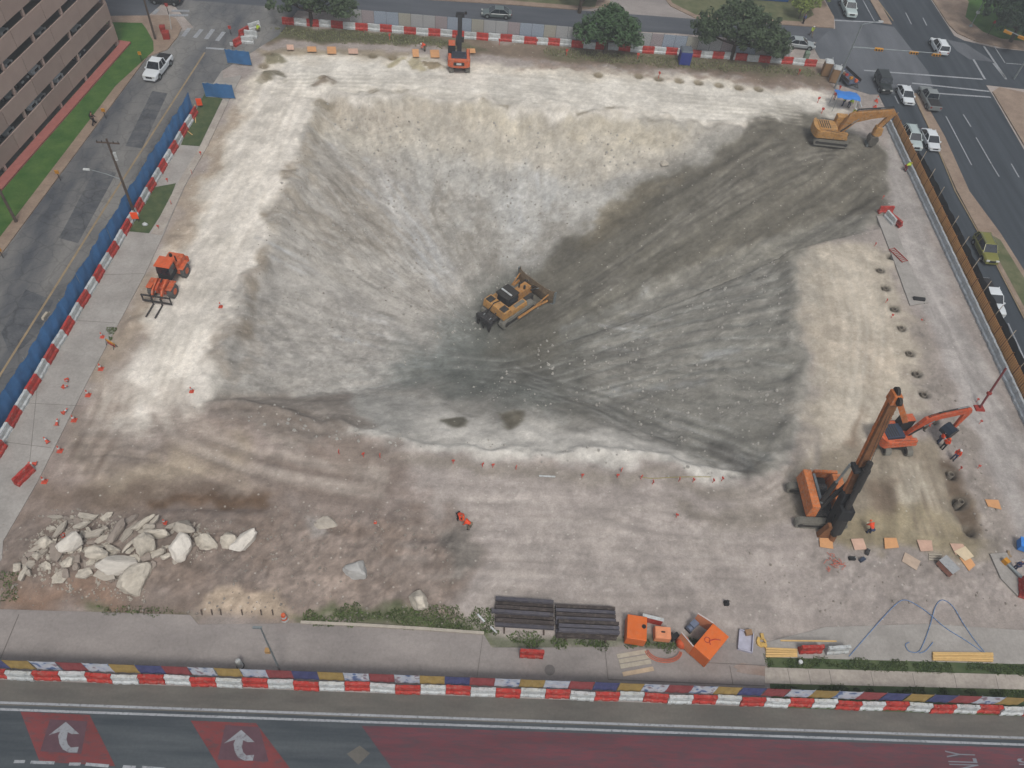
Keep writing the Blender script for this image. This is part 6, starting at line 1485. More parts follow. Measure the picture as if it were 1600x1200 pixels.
def pose_pts(kind):
    P = {}
    if kind == 'stand':
        P.update(pel=(0, 0, .95), chest=(0.02, 0, 1.32), neck=(.03, 0, 1.50), head=(.06, 0, 1.66), top=(.05, 0, 1.76))
        P.update(hl=(0, .1, .9), kl=(.04, .12, .5), al=(0, .13, .08), tl=(.16, .15, .04), hr=(0, -.1, .9), kr=(.03, -.12, .5), ar=(-.02, -.13, .08), tr=(.14, -.15, .04))
        P.update(sl=(0.0, .2, 1.42), el=(0.0, .27, 1.14), wl=(.14, .26, .92), sr=(0, -.2, 1.42), er=(.02, -.27, 1.14), wr=(.2, -.2, 1.0))
    elif kind == 'walk':
        P.update(pel=(0, 0, .93), chest=(0.05, 0, 1.30), neck=(.08, 0, 1.48), head=(.11, 0, 1.64), top=(.11, 0, 1.74))
        P.update(hl=(0, .1, .88), kl=(.2, .11, .5), al=(.3, .12, .09), tl=(.46, .12, .08), hr=(0, -.1, .88), kr=(-.08, -.11, .48), ar=(-.36, -.12, .14), tr=(-.24, -.12, .04))
        P.update(sl=(.04, .2, 1.40), el=(-.1, .26, 1.14), wl=(-.05, .26, .9), sr=(.05, -.2, 1.40), er=(.18, -.26, 1.16), wr=(.36, -.22, 1.02))
    elif kind == 'bend':
        P.update(pel=(-.1, 0, .86), chest=(.22, 0, 1.08), neck=(.40, 0, 1.14), head=(.54, 0, 1.16), top=(.62, 0, 1.20))
        P.update(hl=(-.1, .1, .82), kl=(.08, .14, .46), al=(-.02, .15, .08), tl=(.14, .17, .04), hr=(-.1, -.1, .82), kr=(.1, -.14, .46), ar=(-.06, -.15, .08), tr=(.1, -.17, .04))
        P.update(sl=(.32, .2, 1.08), el=(.40, .24, .80), wl=(.55, .14, .58), sr=(.32, -.2, 1.08), er=(.42, -.24, .80), wr=(.58, -.12, .60))
    else:
        P.update(pel=(-.12, 0, .36), chest=(.1, 0, .70), neck=(.2, 0, .86), head=(.28, 0, 1.0), top=(.3, 0, 1.1))
        P.update(hl=(-.1, .1, .34), kl=(.3, .17, .5), al=(.1, .16, .08), tl=(.26, .18, .04), hr=(-.1, -.1, .34), kr=(.34, -.15, .44), ar=(.06, -.15, .08), tr=(.22, -.17, .04))
        P.update(sl=(.14, .2, .78), el=(.3, .26, .6), wl=(.5, .16, .5), sr=(.14, -.2, .78), er=(.32, -.25, .58), wr=(.5, -.12, .46))
    return P
def person(px, py, rz, kind, shirt, legs, hat, label, vest=None, z=None, sc=1.0):
    x, y = T(px, py)[:2]; zz = Z(x, y) if z is None else z
    t = thing('person', label, 'person', (x, y, zz), rz); t.scale = (sc, sc, sc)
    P = pose_pts(kind); J = []; E = []; idx = {}
    def add(k, r): idx[k] = len(J); J.append((P[k], r))
    for k, r in (('pel', (.14, .11)), ('chest', (.15, .11)), ('neck', .06), ('head', (.085, .095)), ('top', .06), ('hl', .095), ('kl', .065), ('al', .045), ('tl', .035), ('hr', .095), ('kr', .065), ('ar', .045), ('tr', .035), ('sl', .06), ('el', .045), ('wl', .03), ('sr', .06), ('er', .045), ('wr', .03)): add(k, r)
    for a, b in (('pel', 'chest'), ('chest', 'neck'), ('neck', 'head'), ('head', 'top'), ('pel', 'hl'), ('hl', 'kl'), ('kl', 'al'), ('al', 'tl'), ('pel', 'hr'), ('hr', 'kr'), ('kr', 'ar'), ('ar', 'tr'), ('chest', 'sl'), ('sl', 'el'), ('el', 'wl'), ('chest', 'sr'), ('sr', 'er'), ('er', 'wr')): E.append((idx[a], idx[b]))
    # nose, and five fingers on each hand
    hd = Vector(P['head']); J.append((tuple(hd+Vector((.10, 0, -.0))), .018)); E.append((idx['head'], len(J)-1))
    for s, wk, ek in ((1, 'wl', 'el'), (-1, 'wr', 'er')):
        w_ = Vector(P[wk]); d = (w_-Vector(P[ek])).normalized(); sdv = Vector((0, s, 0)).cross(d).normalized() if abs(d.y) < .9 else Vector((1, 0, 0))
        lat = sdv; palm = w_+d*.075; J.append((tuple(palm), (.02, .038))); pi_ = len(J)-1; E.append((idx[wk], pi_))
        for f_, (o_, ln) in enumerate(((-.028, .075), (-.01, .09), (.01, .085), (.028, .065))):
            b1 = palm+lat*o_+d*ln*.55; b2 = b1+d*ln*.35+Vector((0, -s, 0))*.015; J.append((tuple(b1), .009)); J.append((tuple(b2), .008)); E += [(pi_, len(J)-2), (len(J)-2, len(J)-1)]
        th = w_+d*.04+lat*-.05; J.append((tuple(th), .011)); J.append((tuple(th+d*.035), .009)); E += [(idx[wk], len(J)-2), (len(J)-2, len(J)-1)]
    skin_mesh('body', J, E, SKIN, t)
    def cloth(name, keys, edges, m):
        ii = {k: n for n, (k, r) in enumerate(keys)}
        return skin_mesh(name, [(P[k], r) for k, r in keys], [(ii[a], ii[b]) for a, b in edges], m, t)
    cloth('trousers', [('pel', (.17, .14)), ('hl', .115), ('kl', .085), ('al', .07), ('hr', .115), ('kr', .085), ('ar', .07)], [('pel', 'hl'), ('hl', 'kl'), ('kl', 'al'), ('pel', 'hr'), ('hr', 'kr'), ('kr', 'ar')], legs)
    cloth('shirt', [('chest', (.19, .145)), ('pel', (.165, .135)), ('sl', .085), ('el', .065), ('wl', .045), ('sr', .085), ('er', .065), ('wr', .045)], [('chest', 'pel'), ('chest', 'sl'), ('sl', 'el'), ('el', 'wl'), ('chest', 'sr'), ('sr', 'er'), ('er', 'wr')], shirt)
    if vest:
        c = Vector(P['chest']); p_ = Vector(P['pel']); n_ = Vector(P['neck'])
        P['vt'] = tuple(c.lerp(n_, .35)); P['vb'] = tuple(c.lerp(p_, .75))
        v = cloth('vest', [('chest', (.215, .165)), ('vt', (.17, .13)), ('vb', (.20, .165))], [('chest', 'vt'), ('chest', 'vb')], vest)
    for fk, ft in (('al', 'tl'), ('ar', 'tr')):
        a = Vector(P[fk]); b = Vector(P[ft]); bb = MB(); bb.loft([[(q.x+dx*.0, q.y+yy, q.z+zz_) for yy, zz_ in ((-.055, -.05), (.055, -.05), (.05, .05), (-.05, .05))] for q, dx in ((a-(b-a)*.4, 0), (b+(b-a)*.15, 0))]); bb.build('boot', M_black, t, bevel=.015)
    hp = Vector(P['top']); ax_ = (hp-Vector(P['neck'])).normalized(); q_ = ax_.to_track_quat('Z', 'Y').to_matrix().to_4x4(); M = Matrix.Translation(hp-ax_*.07) @ q_
    if hat: MB().dome((0, 0, 0), .135, .125, .15, 12, 4, M).dome((.05, 0, -.01), .15, .11, .02, 12, 2, M).build('helmet', hat, t, smooth=True)
    else: MB().dome((0, 0, -.03), .115, .105, .13, 10, 4, M).build('hair', mat('dark_hair', (50, 40, 34), .8), t, smooth=True)
    return t
person(403, 49, R(60), 'crouch', HIVL, KHAK, HATW, 'worker in a lime vest crouching by the curved end of the far barriers', HIVL)
person(664, 80, R(200), 'bend', HIVO, KHAK, HATW, 'worker in orange bending over on the brown bank beside the small excavator', HIVO)
person(1266, 57, R(-80), 'walk', HIVL, KHAK, HATW, 'worker in lime with white helmet walking across the far street corner', HIVL, 0.02)
person(1254, 38, R(200), 'stand', BLUEC, BLKC, None, 'pedestrian in blue on the corner pavement behind the largest oak', None, 0.13)
person(1316, 166, R(150), 'stand', HIVL, JEAN, HATY, 'worker in lime with yellow helmet standing under the blue canopy edge', HIVL)
person(1325, 168, R(30), 'bend', HIVL, JEAN, HATW, 'worker in lime with white helmet bending beside the canopy legs', HIVL)
person(1330, 187, R(190), 'stand', HIVL, JEAN, HATW, 'worker in lime half hidden behind the yellow excavator arm', HIVL)
person(1413, 267, R(20), 'bend', HIVL, mat('dark_red_trousers', (128, 48, 50), .8), HATY, 'worker in lime and dark red working at the right fence', HIVL)
person(717, 812, R(-50), 'bend', HIVO, BLKC, HATO, 'worker in orange at the left side of the narrow grey trench', HIVO)
person(733, 826, R(160), 'bend', HIVO, KHAK, HATO, 'worker in orange kneeling at the right side of the narrow grey trench', HIVO)
person(1443, 672, R(-20), 'stand', HIVO, KHAK, HATO, 'worker in orange standing under the arm of the orange excavator', HIVO)
person(1464, 692, R(-10), 'stand', HIVO, JEAN, HATW, 'worker in orange with white helmet in the pair near the black bucket', HIVO)
person(1471, 701, R(40), 'stand', HIVO, BLKC, HATO, 'worker in orange with black trousers, nearer one of the pair', HIVO)
person(1490, 716, R(220), 'stand', HIVO, JEAN, HATW, 'worker in orange vest and blue jeans standing alone by the trench', HIVO)
person(1356, 833, R(100), 'bend', HIVO, JEAN, HATO, 'worker in orange bent over above the row of plywood sheets', HIVO)
person(1583, 890, R(80), 'stand', mat('navy_shirt', (44, 54, 90), .8), JEAN, HATW, 'worker in dark blue with a white helmet by the tools at the right edge', None)
person(148, 196, R(60), 'walk', BLKC, BLKC, None, 'pedestrian in black walking on the left street pavement', None, .13, 1.05)
# ------------------------------------------------------------------ rubble
import bmesh
M_rock = mat('pale_limestone', (198, 190, 176), 0.95, var=0.28, scale=1.6, bump=0.8)
M_rock2 = mat('grey_broken_concrete', (178, 170, 158), 0.95, var=0.16, scale=2.2, bump=0.5)
M_rock3 = mat('white_limestone', (214, 208, 198), 0.95, var=0.22, scale=1.4, bump=0.8)
M_rock4 = mat('brownish_slab', (156, 145, 135), 0.95, var=0.16, scale=2.2, bump=0.5)
def boulder(px, py, wpx, hpx, ang, m, label, seed, flat=0.5, lift=0.0, group='rocks of the rubble heap', tilt=0.0, name='boulder', sc=17.5, slab=False):
    x, y, _ = T(px, py); z = Z(x, y)
    rr = random.Random(seed*7+3); bm = bmesh.new()
    if slab:
        n = rr.choice([5, 6, 7]); pts = []
        for i in range(n): a = 2*math.pi*i/n+rr.uniform(-.25, .25); q = rr.uniform(.8, 1.15); pts.append((q*math.cos(a), q*math.sin(a)))
        lo = [bm.verts.new((p[0]*rr.uniform(.85, 1), p[1]*rr.uniform(.85, 1), -1)) for p in pts]; hi = [bm.verts.new((p[0], p[1], 1+rr.uniform(-.1, .1))) for p in pts]
        bm.faces.new(lo[::-1]); bm.faces.new(hi)
        for i in range(n): bm.faces.new((lo[i], lo[(i+1) % n], hi[(i+1) % n], hi[i]))
        bmesh.ops.triangulate(bm, faces=bm.faces[:]); bmesh.ops.subdivide_edges(bm, edges=bm.edges[:], cuts=2, use_grid_fill=True)
        for v in bm.verts: v.co += Vector((rr.uniform(-.05, .05), rr.uniform(-.05, .05), rr.uniform(-.12, .12)))
    else:
        bmesh.ops.create_icosphere(bm, subdivisions=3, radius=1.0)
        for _ in range(16):
            d = Vector((rr.gauss(0, 1), rr.gauss(0, 1), rr.gauss(0, 1))).normalized(); k = rr.uniform(.52, .92)
            for v in bm.verts:
                e = v.co.dot(d)-k
                if e > 0: v.co -= d*e
        ns = rr.uniform(0, 50)
        for v in bm.verts:
            f = float(fbm(np.array([v.co.x*1.6+ns]), np.array([v.co.y*1.6+v.co.z*1.3]), 3, 5)[0]); v.co *= 1+f*.26+rr.uniform(-.02, .02)
    me_ = bpy.data.meshes.new(name); bm.to_mesh(me_); bm.free(); me_.materials.append(m)
    o = bpy.data.objects.new(name, me_); COL.objects.link(o)
    a, b = wpx/2/sc*1.14, hpx/2/sc*1.2; c = min(a, b)*flat*1.3
    if slab: c = max(.10, min(a, b)*.28)
    o.scale = (a, b, c); o.rotation_euler = (tilt, 0, R(ang)); o.location = (x, y, z+c*.38+lift)
    return tag(o, label, 'rock', group)
big = [
 (123, 858, 38, 26, 45, M_rock3, 'large white boulder in the middle left of the rubble heap', .8, .25, 0),
 (191, 891, 64, 24, 7, M_rock3, 'long flat white slab at the front centre of the rubble heap', .6, .1, 0),
 (216, 914, 56, 36, 52, M_rock, 'big boulder closest to the near pavement in the rubble heap', .8, 0, 0),
 (288, 864, 42, 30, -70, M_rock3, 'rounded white boulder at the right part of the heap', .8, 0, 0),
 (325, 853, 34, 22, -5, M_rock, 'knobbly pale rock at the right end of the heap', .8, 0, 0),
 (294, 834, 40, 24, -28, M_rock2, 'greyish flat rock behind the rounded white boulder', .7, .15, 0),
 (232, 864, 34, 30, 80, M_rock, 'pale flat faced rock in the centre right of the heap', .8, .2, 0),
 (159, 876, 34, 18, -8, M_rock, 'smooth oval rock left of the long white slab', .8, .15, 0),
 (253, 844, 38, 15, 8, M_rock, 'long pale rock below the small orange and yellow cone', .8, .25, 0),
 (190, 838, 42, 17, 82, M_rock4, 'tall grey slab standing on edge in the heap', .5, .4, .3),
 (228, 828, 36, 11, 52, M_rock, 'narrow pale slab leaning up to the right at the heap top', .8, .3, 0),
 (359, 847, 28, 22, 60, M_rock, 'left half of the heart shaped pair of boulders', .8, 0, 0),
 (380, 853, 46, 26, 52, M_rock3, 'right half of the heart shaped pair of boulders', .8, 0, 0),
 (557, 895, 38, 32, 10, mat('blue_grey_stone', (184, 183, 180), .9, var=.16, bump=.6), 'single pale grey boulder on the brown ground left of the trench crew', .7, 0, 0),
 (655, 941, 34, 24, -15, M_rock, 'single cream boulder on the weeds by the near apron', .8, 0, 0),
 (1038, 258, 16, 20, 70, M_rock, 'cream boulder bedded in the far slope of the pit', .6, 0, 0),
 (510, 819, 34, 22, -10, M_rock2, 'low grey concrete lump half buried behind the heart shaped boulders', .3, -.15, 0)]
for i, (px, py, w_, h_, a, m, lb, fl, li, ti) in enumerate(big): boulder(px, py, w_, h_, a, m, lb, i+1, fl, li, 'rocks of the rubble heap' if i < 13 else None, ti)
small = [(83, 830, 18, 7, 0, 1), (90, 812, 22, 6, 0, 1), (98, 836, 28, 9, 72, 1), (110, 817, 18, 8, -30, 1), (132, 828, 22, 10, 35, 1), (79, 856, 20, 15, 20, 0), (60, 861, 24, 7, 45, 1), (30, 891, 14, 11, 20, 0), (42, 902, 22, 7, 88, 1), (48, 886, 18, 12, 0, 1),
 (63, 874, 13, 11, 0, 0), (95, 874, 32, 17, -62, 1), (101, 905, 24, 18, 70, 1), (114, 889, 17, 15, 0, 0), (152, 864, 32, 8, 14, 1), (146, 889, 23, 13, -30, 1), (180, 865, 22, 14, -10, 0), (155, 845, 26, 12, 25, 1), (203, 841, 28, 11, 70, 1), (206, 859, 28, 8, 62, 0),
 (209, 869, 17, 9, 50, 0), (237, 836, 28, 8, 50, 0), (275, 826, 27, 7, 32, 1), (266, 877, 18, 9, 20, 0), (250, 872, 22, 11, 30, 1), (72, 868, 16, 8, 60, 1), (84, 880, 12, 8, 20, 0), (125, 882, 18, 12, -40, 1), (137, 903, 22, 14, 10, 1), (170, 905, 30, 16, -15, 1), (165, 850, 20, 9, 50, 1), (118, 840, 18, 9, 20, 1),
 (140, 812, 30, 9, -8, 1), (225, 900, 20, 16, 50, 1), (200, 915, 18, 16, 0, 1), (52, 872, 12, 7, 30, 1), (66, 850, 14, 7, 35, 1), (108, 862, 14, 10, 60, 0), (245, 822, 18, 6, 60, 1), (212, 826, 18, 6, 65, 1)]
for i, (px, py, w_, h_, a, s) in enumerate(small):
    boulder(px, py, w_, h_, a, [M_rock, M_rock2, M_rock2, M_rock4][i % 4] if s else M_rock, 'broken piece of grey concrete or stone among the smaller rubble of the heap', 100+i, .7, .12*(i % 3), 'rocks of the rubble heap', random.uniform(-.3, .3) if s else 0, 'rubble_piece', slab=bool(s))

rr = random.Random(21)
_hp = gp([(35, 880), (60, 845), (80, 808), (140, 806), (240, 818), (310, 828), (335, 850), (300, 880), (240, 905), (215, 930), (110, 915), (45, 905)])
_n = 0
while _n < 58:
    px, py = rr.uniform(30, 335), rr.uniform(806, 930); g_ = G(px, py)
    if float(sdf(_hp, np.array([g_[0]]), np.array([g_[1]]))[0]) < 0: continue
    _n += 1
    boulder(px, py, rr.uniform(9, 20), rr.uniform(5, 12), rr.uniform(-60, 80), [M_rock2, M_rock, M_rock4][_n % 3], 'broken piece of grey concrete or stone among the smaller rubble of the heap', 300+_n, .7, rr.uniform(0, .1), 'rocks of the rubble heap', rr.uniform(-.4, .4), 'rubble_piece', slab=bool(_n % 3))
chips('gravel', [[(25, 890), (60, 835), (90, 800), (320, 820), (345, 860), (230, 940), (90, 925)]], [1600], .05, .22, M_rock2, 12)
# ------------------------------------------------------------------ steel beams in two stacks
M_beam = mat('dark_steel_beam', (76, 68, 66), 0.55, metal=0.3, var=0.3, scale=0.9, dust=0.3); M_beam2 = mat('bluish_steel_beam', (92, 90, 98), 0.5, metal=0.35, var=0.25, scale=0.9, dust=0.2)
def beam(L_, m, label, group):
    w_, h_, t_ = .27, .30, .03
    prof = [(-w_/2, 0), (w_/2, 0), (w_/2, t_), (t_/2, t_), (t_/2, h_-t_), (w_/2, h_-t_), (w_/2, h_), (-w_/2, h_), (-w_/2, h_-t_), (-t_/2, h_-t_), (-t_/2, t_), (-w_/2, t_)]
    b = MB(); n = len(prof); vs = [(-L_/2, y, z) for y, z in prof]+[(L_/2, y, z) for y, z in prof]
    fs = [(i, (i+1) % n, n+(i+1) % n, n+i) for i in range(n)]; caps = [(0, 1, 2, 11), (3, 4, 9, 10), (2, 3, 10, 11), (5, 6, 7, 8), (4, 5, 8, 9)]
    b.add(vs, [f[::-1] for f in fs]+caps+[tuple(i+n for i in c)[::-1] for c in caps])
    return tag(b.build('steel_beam', m), label, 'beam', group)
s1 = (5.45, 26.6); lab1 = 'steel beam in the left stack on the near weeds'; lab2 = 'steel beam in the right stack next to the orange box'
pa = beam(4.75, M_beam, lab1, 'left stack of steel beams'); pb = beam(4.75, M_beam2, lab1, 'left stack of steel beams')
ua = ub = 0
for i in range(7):
    pr, us = (pa, ua) if i % 3 else (pb, ub)
    o = place(pr, us, (s1[0]+[0, .02, -.05, 0, .03, -.02, .02][i], s1[1]-i*.36, .22+.0), R(-1.2+.4*math.sin(i*2)), lab1, 'left stack of steel beams')
    if i % 3: ua = 1
    else: ub = 1
for i, q in enumerate((0, 2, 3, 5)): place(pa if i % 2 else pb, 1, (s1[0]+[.0, .0, -.32, .04][i], s1[1]-q*.36-.1, .54), R(-1.5), 'steel beam lying on top of the left stack', 'left stack of steel beams')
s2 = (10.45, 26.2); pc = beam(4.9, M_beam, lab2, 'right stack of steel beams'); pd = beam(4.9, M_beam2, lab2, 'right stack of steel beams'); uc = ud = 0
for i in range(8):
    pr, us = (pc, uc) if i % 2 else (pd, ud)
    place(pr, us, (s2[0]+.02*math.sin(i*3), s2[1]-i*.345, .18), R(-.3), lab2, 'right stack of steel beams')
    if i % 2: uc = 1
    else: ud = 1
for i, q in enumerate((0, 1, 2, 3, 4.2, 5.2, 6.2)): place(pc if i % 2 == 0 else pd, 1, (s2[0]+(.12 if q > 4 else 0), s2[1]-q*.345-.08, .50), R(-.3), 'steel beam in the upper layer of the right stack', 'right stack of steel beams')
for i in range(3): place(pd if i else pc, 1, (s2[0]+.16, s2[1]-4.3*.345-i*.36, .82), R(-.4), 'steel beam on the third layer at the near side of the right stack', 'right stack of steel beams')
for k, (sx, sy) in enumerate((s1, s2)):
    for q in (-1.6, 1.6):
        tag(MB().box(sx+q-.06, sx+q+.06, sy-2.7, sy+.25, 0, .17).build('timber_bearer', M_wood), 'timber bearer under the '+('left' if k == 0 else 'right')+' stack of steel beams', 'timber', 'bearers under the beams')

# ------------------------------------------------------------------ orange equipment on the near pavement
M_obox = mat('orange_box_paint', (226, 112, 44), 0.5, var=0.08, scale=1.0, dust=.15); M_obox2 = mat('pale_orange_paint', (228, 148, 106), 0.6, var=0.1, dust=.2); M_lid = mat('pale_edge', (196, 186, 182), .6)
t = thing('equipment_box', 'square orange box with a black cap beside the right beam stack', 'box', (14.45, 24.35, .03), R(-7))
MB().box(-.80, .80, -1.0, 1.0, .08, 1.3).build('box_body', M_obox, t, bevel=.04); MB().cyl((.55, .15, 1.3), (.55, .15, 1.38), .17, n=12).build('black_cap', M_black, t); MB().box(-.7, .7, -.9, .9, 0, .08).build('skid', M_dark, t)
t = thing('display_board', 'red panel with white edge standing behind the square orange box', 'panel', (G(1017, 978)[0], G(1017, 978)[1]+.3, .03), R(-12))
MB().box(-.85, .85, -.12, .12, .0, .95).build('panel_body', M_red, t, bevel=.02); MB().box(-.87, .87, -.14, .14, .96, 1.02).build('white_edge', M_white, t)
t = thing('equipment_box', 'smaller faded orange box between the two big orange boxes', 'box', (16.65, 24.2, .03), R(-3))
MB().box(-.65, .65, -.5, .5, .05, .85).build('box_body', M_obox2, t, bevel=.05); MB().box(-.6, .6, -.45, .45, .85, .9).build('box_lid', M_obox2, t); MB().box(-.15, .15, -.05, .05, .91, .98).build('handle', M_black, t)
t = thing('pump_unit', 'rounded orange pump with black fittings left of the open orange box', 'pump', (G(1065, 1005)[0], G(1065, 1005)[1], .03), R(30))
MB().dome((0, 0, .3), .55, .5, .6, 12, 5).cyl((0, 0, 0), (0, 0, .3), .52, n=14).build('pump_housing', M_orange, t); MB().cyl((-.3, .5, .3), (-.5, 1.0, .35), .16, n=8).box(-.7, .0, .45, .85, 0, .55).build('pump_motor', M_black, t); MB().cyl((.1, .1, .88), (.1, .1, 1.05), .09, n=8).build('filler_cap', M_yellow, t)
t = thing('tool_container', 'largest orange box turned at an angle with its end doors open', 'container', (20.22, 23.25, .03), R(46.5))
MB().box(-1.35, 1.35, -.78, .78, .12, 1.8).build('container_body', M_obox, t, bevel=.05)
for s in (-1, 1): MB().box(-1.3, 1.3, s*.6-.08, s*.6+.08, 0, .12).build('skid', M_dark, t)
for s in (-1, 1):
    M = Matrix.Translation((s*1.37, .78, 0)) @ Matrix.Rotation(R(10)*s, 4, 'Z')
    dd = MB().box(-.03, .03, .0, 1.35, .2, 1.75, M).build('door', M_obox2, t); MB().box(-.05, .05, .0, 1.37, 1.75, 1.80, M).build('door_edge', M_lid, dd)
rg = [(.1-.25+.22*math.cos(a), .3+.22*math.sin(a), 1.83) for a in [i*math.pi/6 for i in range(13)]]
MB().tube(rg, .03, 5).build('lifting_ring', M_red, t); MB().tube([(-.3, -.1, 1.83), (-.1, .15, 1.84), (.35, -.1, 1.84), (.6, -.45, 1.83)], .035, 5).build('grab_bar', M_red, t)
t = thing('orange_netting', 'loop of orange plastic netting lying on the pavement below the boxes', 'netting', (G(1037, 1025)[0], G(1037, 1025)[1], .05))
for k in range(3):
    MB().tube([(1.5*math.cos(a)*(1-.07*k), .95*math.sin(a)*(1-.1*k)+.4, .05+.09*k) for a in [math.pi*(1.03+.94*i/12) for i in range(13)]], .035, 5).build('net_strand', mat('faded_orange_net', (200, 108, 80), .8), t)
t = thing('grey_compressor', 'blue grey compressor lying behind the rounded orange pump', 'compressor', (G(1081, 980)[0], G(1081, 980)[1], .03), R(40))
MB().cyl((-.6, 0, .35), (.5, 0, .35), .28, n=12).box(-.3, .3, -.25, .25, .6, .85).build('tank', mat('blue_grey_metal', (112, 124, 146), .5), t); MB().cyl((-.5, -.3, .15), (-.5, .3, .15), .15, n=10).build('wheel', M_black, t); MB().tube([(.5, 0, .4), (1.0, .0, .7)], .03, 5).build('handle', M_dark, t)
t = thing('washout_tray', 'pale lilac tray holding a small brown box right of the open container', 'tray', (G(1164, 1003)[0], G(1164, 1003)[1], .03), R(-14))
M_tray = mat('lilac_tray', (184, 184, 200), .6)
MB().box(-.55, .55, -.8, .8, 0, .05).box(-.6, -.53, -.85, .85, 0, .28).box(.53, .6, -.85, .85, 0, .28).box(-.6, .6, -.87, -.8, 0, .28).box(-.6, .6, .8, .87, 0, .28).build('tray_body', M_tray, t)
tb = thing('cardboard_box', 'small brown box standing in the lilac tray', 'box', (G(1168, 990)[0], G(1168, 990)[1], .09), R(10)); MB().box(-.28, .28, -.22, .22, 0, .3).build('box_body', M_tan, tb); MB().box(-.28, .0, -.22, .22, .301, .31).build('box_flap', M_tan, tb)
def heap(px, py, m, label, name, cat, seed, n=6, sz=.28):
    x, y, z = T(px, py); t = thing(name, label, cat, (x, y, z), 0); rr = random.Random(seed)
    for i in range(n):
        M = Matrix.Translation((rr.uniform(-.45, .45), rr.uniform(-.45, .45), .0)) @ Matrix.Rotation(rr.uniform(0, 3), 4, 'Z'); a = sz*rr.uniform(.6, 1.3)
        MB().box(-a, a, -a*.5, a*.5, 0, a*.7, M, tx=.03).build('piece', m, t, bevel=.02)
heap(1189, 1001, mat('tan_yellow', (206, 170, 96), .7), 'cluster of yellow fittings beside the lilac tray', 'fittings_heap', 'fittings', 3, 7, .24)
def plank(px0, py0, px1, py1, w_, h_, m, label, name='timber_plank', cat='timber', group=None, z=None, zl=0.0):
    a = T(px0, py0); b = T(px1, py1); l = math.hypot(b[0]-a[0], b[1]-a[1]); zz = max(a[2], b[2])+.01 if z is None else z
    o = MB().box(0, l, -w_/2, w_/2, 0, h_).build(name, m); o.location = (a[0], a[1], zz+zl); o.rotation_euler = (0, 0, heading(a, b)); return tag(o, label, cat, group)
M_pine = mat('fresh_pine', (214, 178, 118), .8, var=.12, scale=3); M_old = mat('weathered_board', (176, 168, 152), .85, var=.15, scale=3)
for i, (a, b) in enumerate([((964, 1026), (1010, 1018)), ((967, 1034), (1014, 1026)), ((969, 1042), (1017, 1034)), ((973, 1054), (1021, 1045))]):
    plank(a[0], a[1], b[0], b[1], .34, .06, M_old if i < 3 else mat('tan_board', (196, 174, 148), .85), ['topmost grey board', 'second grey board', 'third grey board', 'tan board nearest the barriers'][i]+' of four laid below the square orange box', group='boards on the pavement')
for i in range(4): plank(1196, 1014+i*4, 1245, 1016+i*3.2, .16, .10, M_pine, 'pine board in the small lumber pile left of the dusty red barrier', group='lumber left of the red barrier', z=.04+.0)
plank(1212, 1009, 1298, 1010, .10, .08, M_pine, 'long thin pine board lying across the dusty red and white barriers', z=1.12)
for i in range(5): plank(1456, 1021+i*2.6, 1550, 1022+i*2.9, .13, .14+.05*(i % 2), M_pine, 'long pine board in the lumber stack on the near right concrete', group='lumber on the near right concrete', z=.045)
def hose(pts, r, m, label, name='hose', cat='hose'):
    P = []
    for i in range(len(pts)-1):
        for k in range(4):
            u = k/4; p0 = pts[max(i-1, 0)]; p1 = pts[i]; p2 = pts[i+1]; p3 = pts[min(i+2, len(pts)-1)]
            q = [0.5*((2*p1[j])+(-p0[j]+p2[j])*u+(2*p0[j]-5*p1[j]+4*p2[j]-p3[j])*u*u+(-p0[j]+3*p1[j]-3*p2[j]+p3[j])*u**3) for j in (0, 1)]
            P.append(q)
    P.append(pts[-1]); W_ = [T(*q) for q in P]
    return tag(MB().tube([(x, y, max(z, .04)+r) for x, y, z in W_], r, 6).build(name, m, smooth=True), label, cat)
M_hose = mat('blue_hose', (112, 144, 188), .6)
hose([(1326, 1026), (1345, 1004), (1375, 970), (1400, 944), (1414, 938), (1432, 946), (1452, 960), (1476, 981), (1508, 1001), (1534, 1019)], .035, M_hose, 'longer blue hose arching across the concrete at the lower right')
hose([(1538, 1020), (1520, 998), (1504, 974), (1488, 948), (1472, 938), (1461, 948), (1453, 976), (1442, 1006), (1434, 1019), (1420, 1018), (1414, 1008), (1420, 1004)], .035, M_hose, 'second blue hose crossing the longer one and ending in a coil')
hose([(1436, 1021), (1446, 1017), (1457, 1004)], .035, M_hose, 'short blue hose end beside the coil')
x, y = G(1249, 1036); t = thing('white_bucket', 'small round white bucket on the near grass strip', 'bucket', (x, y, .05)); MB().cyl((0, 0, 0), (0, 0, .28), .14, .17, 12).build('bucket_body', M_white, t); MB().dome((0, 0, .28), .18, .18, .04).build('bucket_lid', M_white, t)
x, y = G(376, 1041); t = thing('white_drum', 'tall white drum standing inside the near mesh fence by the light pole', 'drum', (x, y, .03), R(60)); MB().cyl((0, 0, 0), (-.0, 0, 1.15), .24, .2, 12).build('drum_body', M_white, t); MB().dome((0, 0, 1.15), .2, .2, .14).build('drum_top', M_white, t); MB().cyl((0, 0, 0), (0, 0, .08), .3, n=12).build('drum_base', M_black, t)
x, y, z = T(445, 968); t = thing('traffic_drum', 'orange and white striped drum among debris at the left end of the weeds', 'drum', (x, y, z))
for k, (a, b) in enumerate(((0, .25), (.25, .5), (.5, .75), (.75, .98))): MB().cyl((0, 0, a), (0, 0, b), .28-.03*k, .25-.03*k, 12).build('drum_band', M_orange if k % 2 else M_white, t)
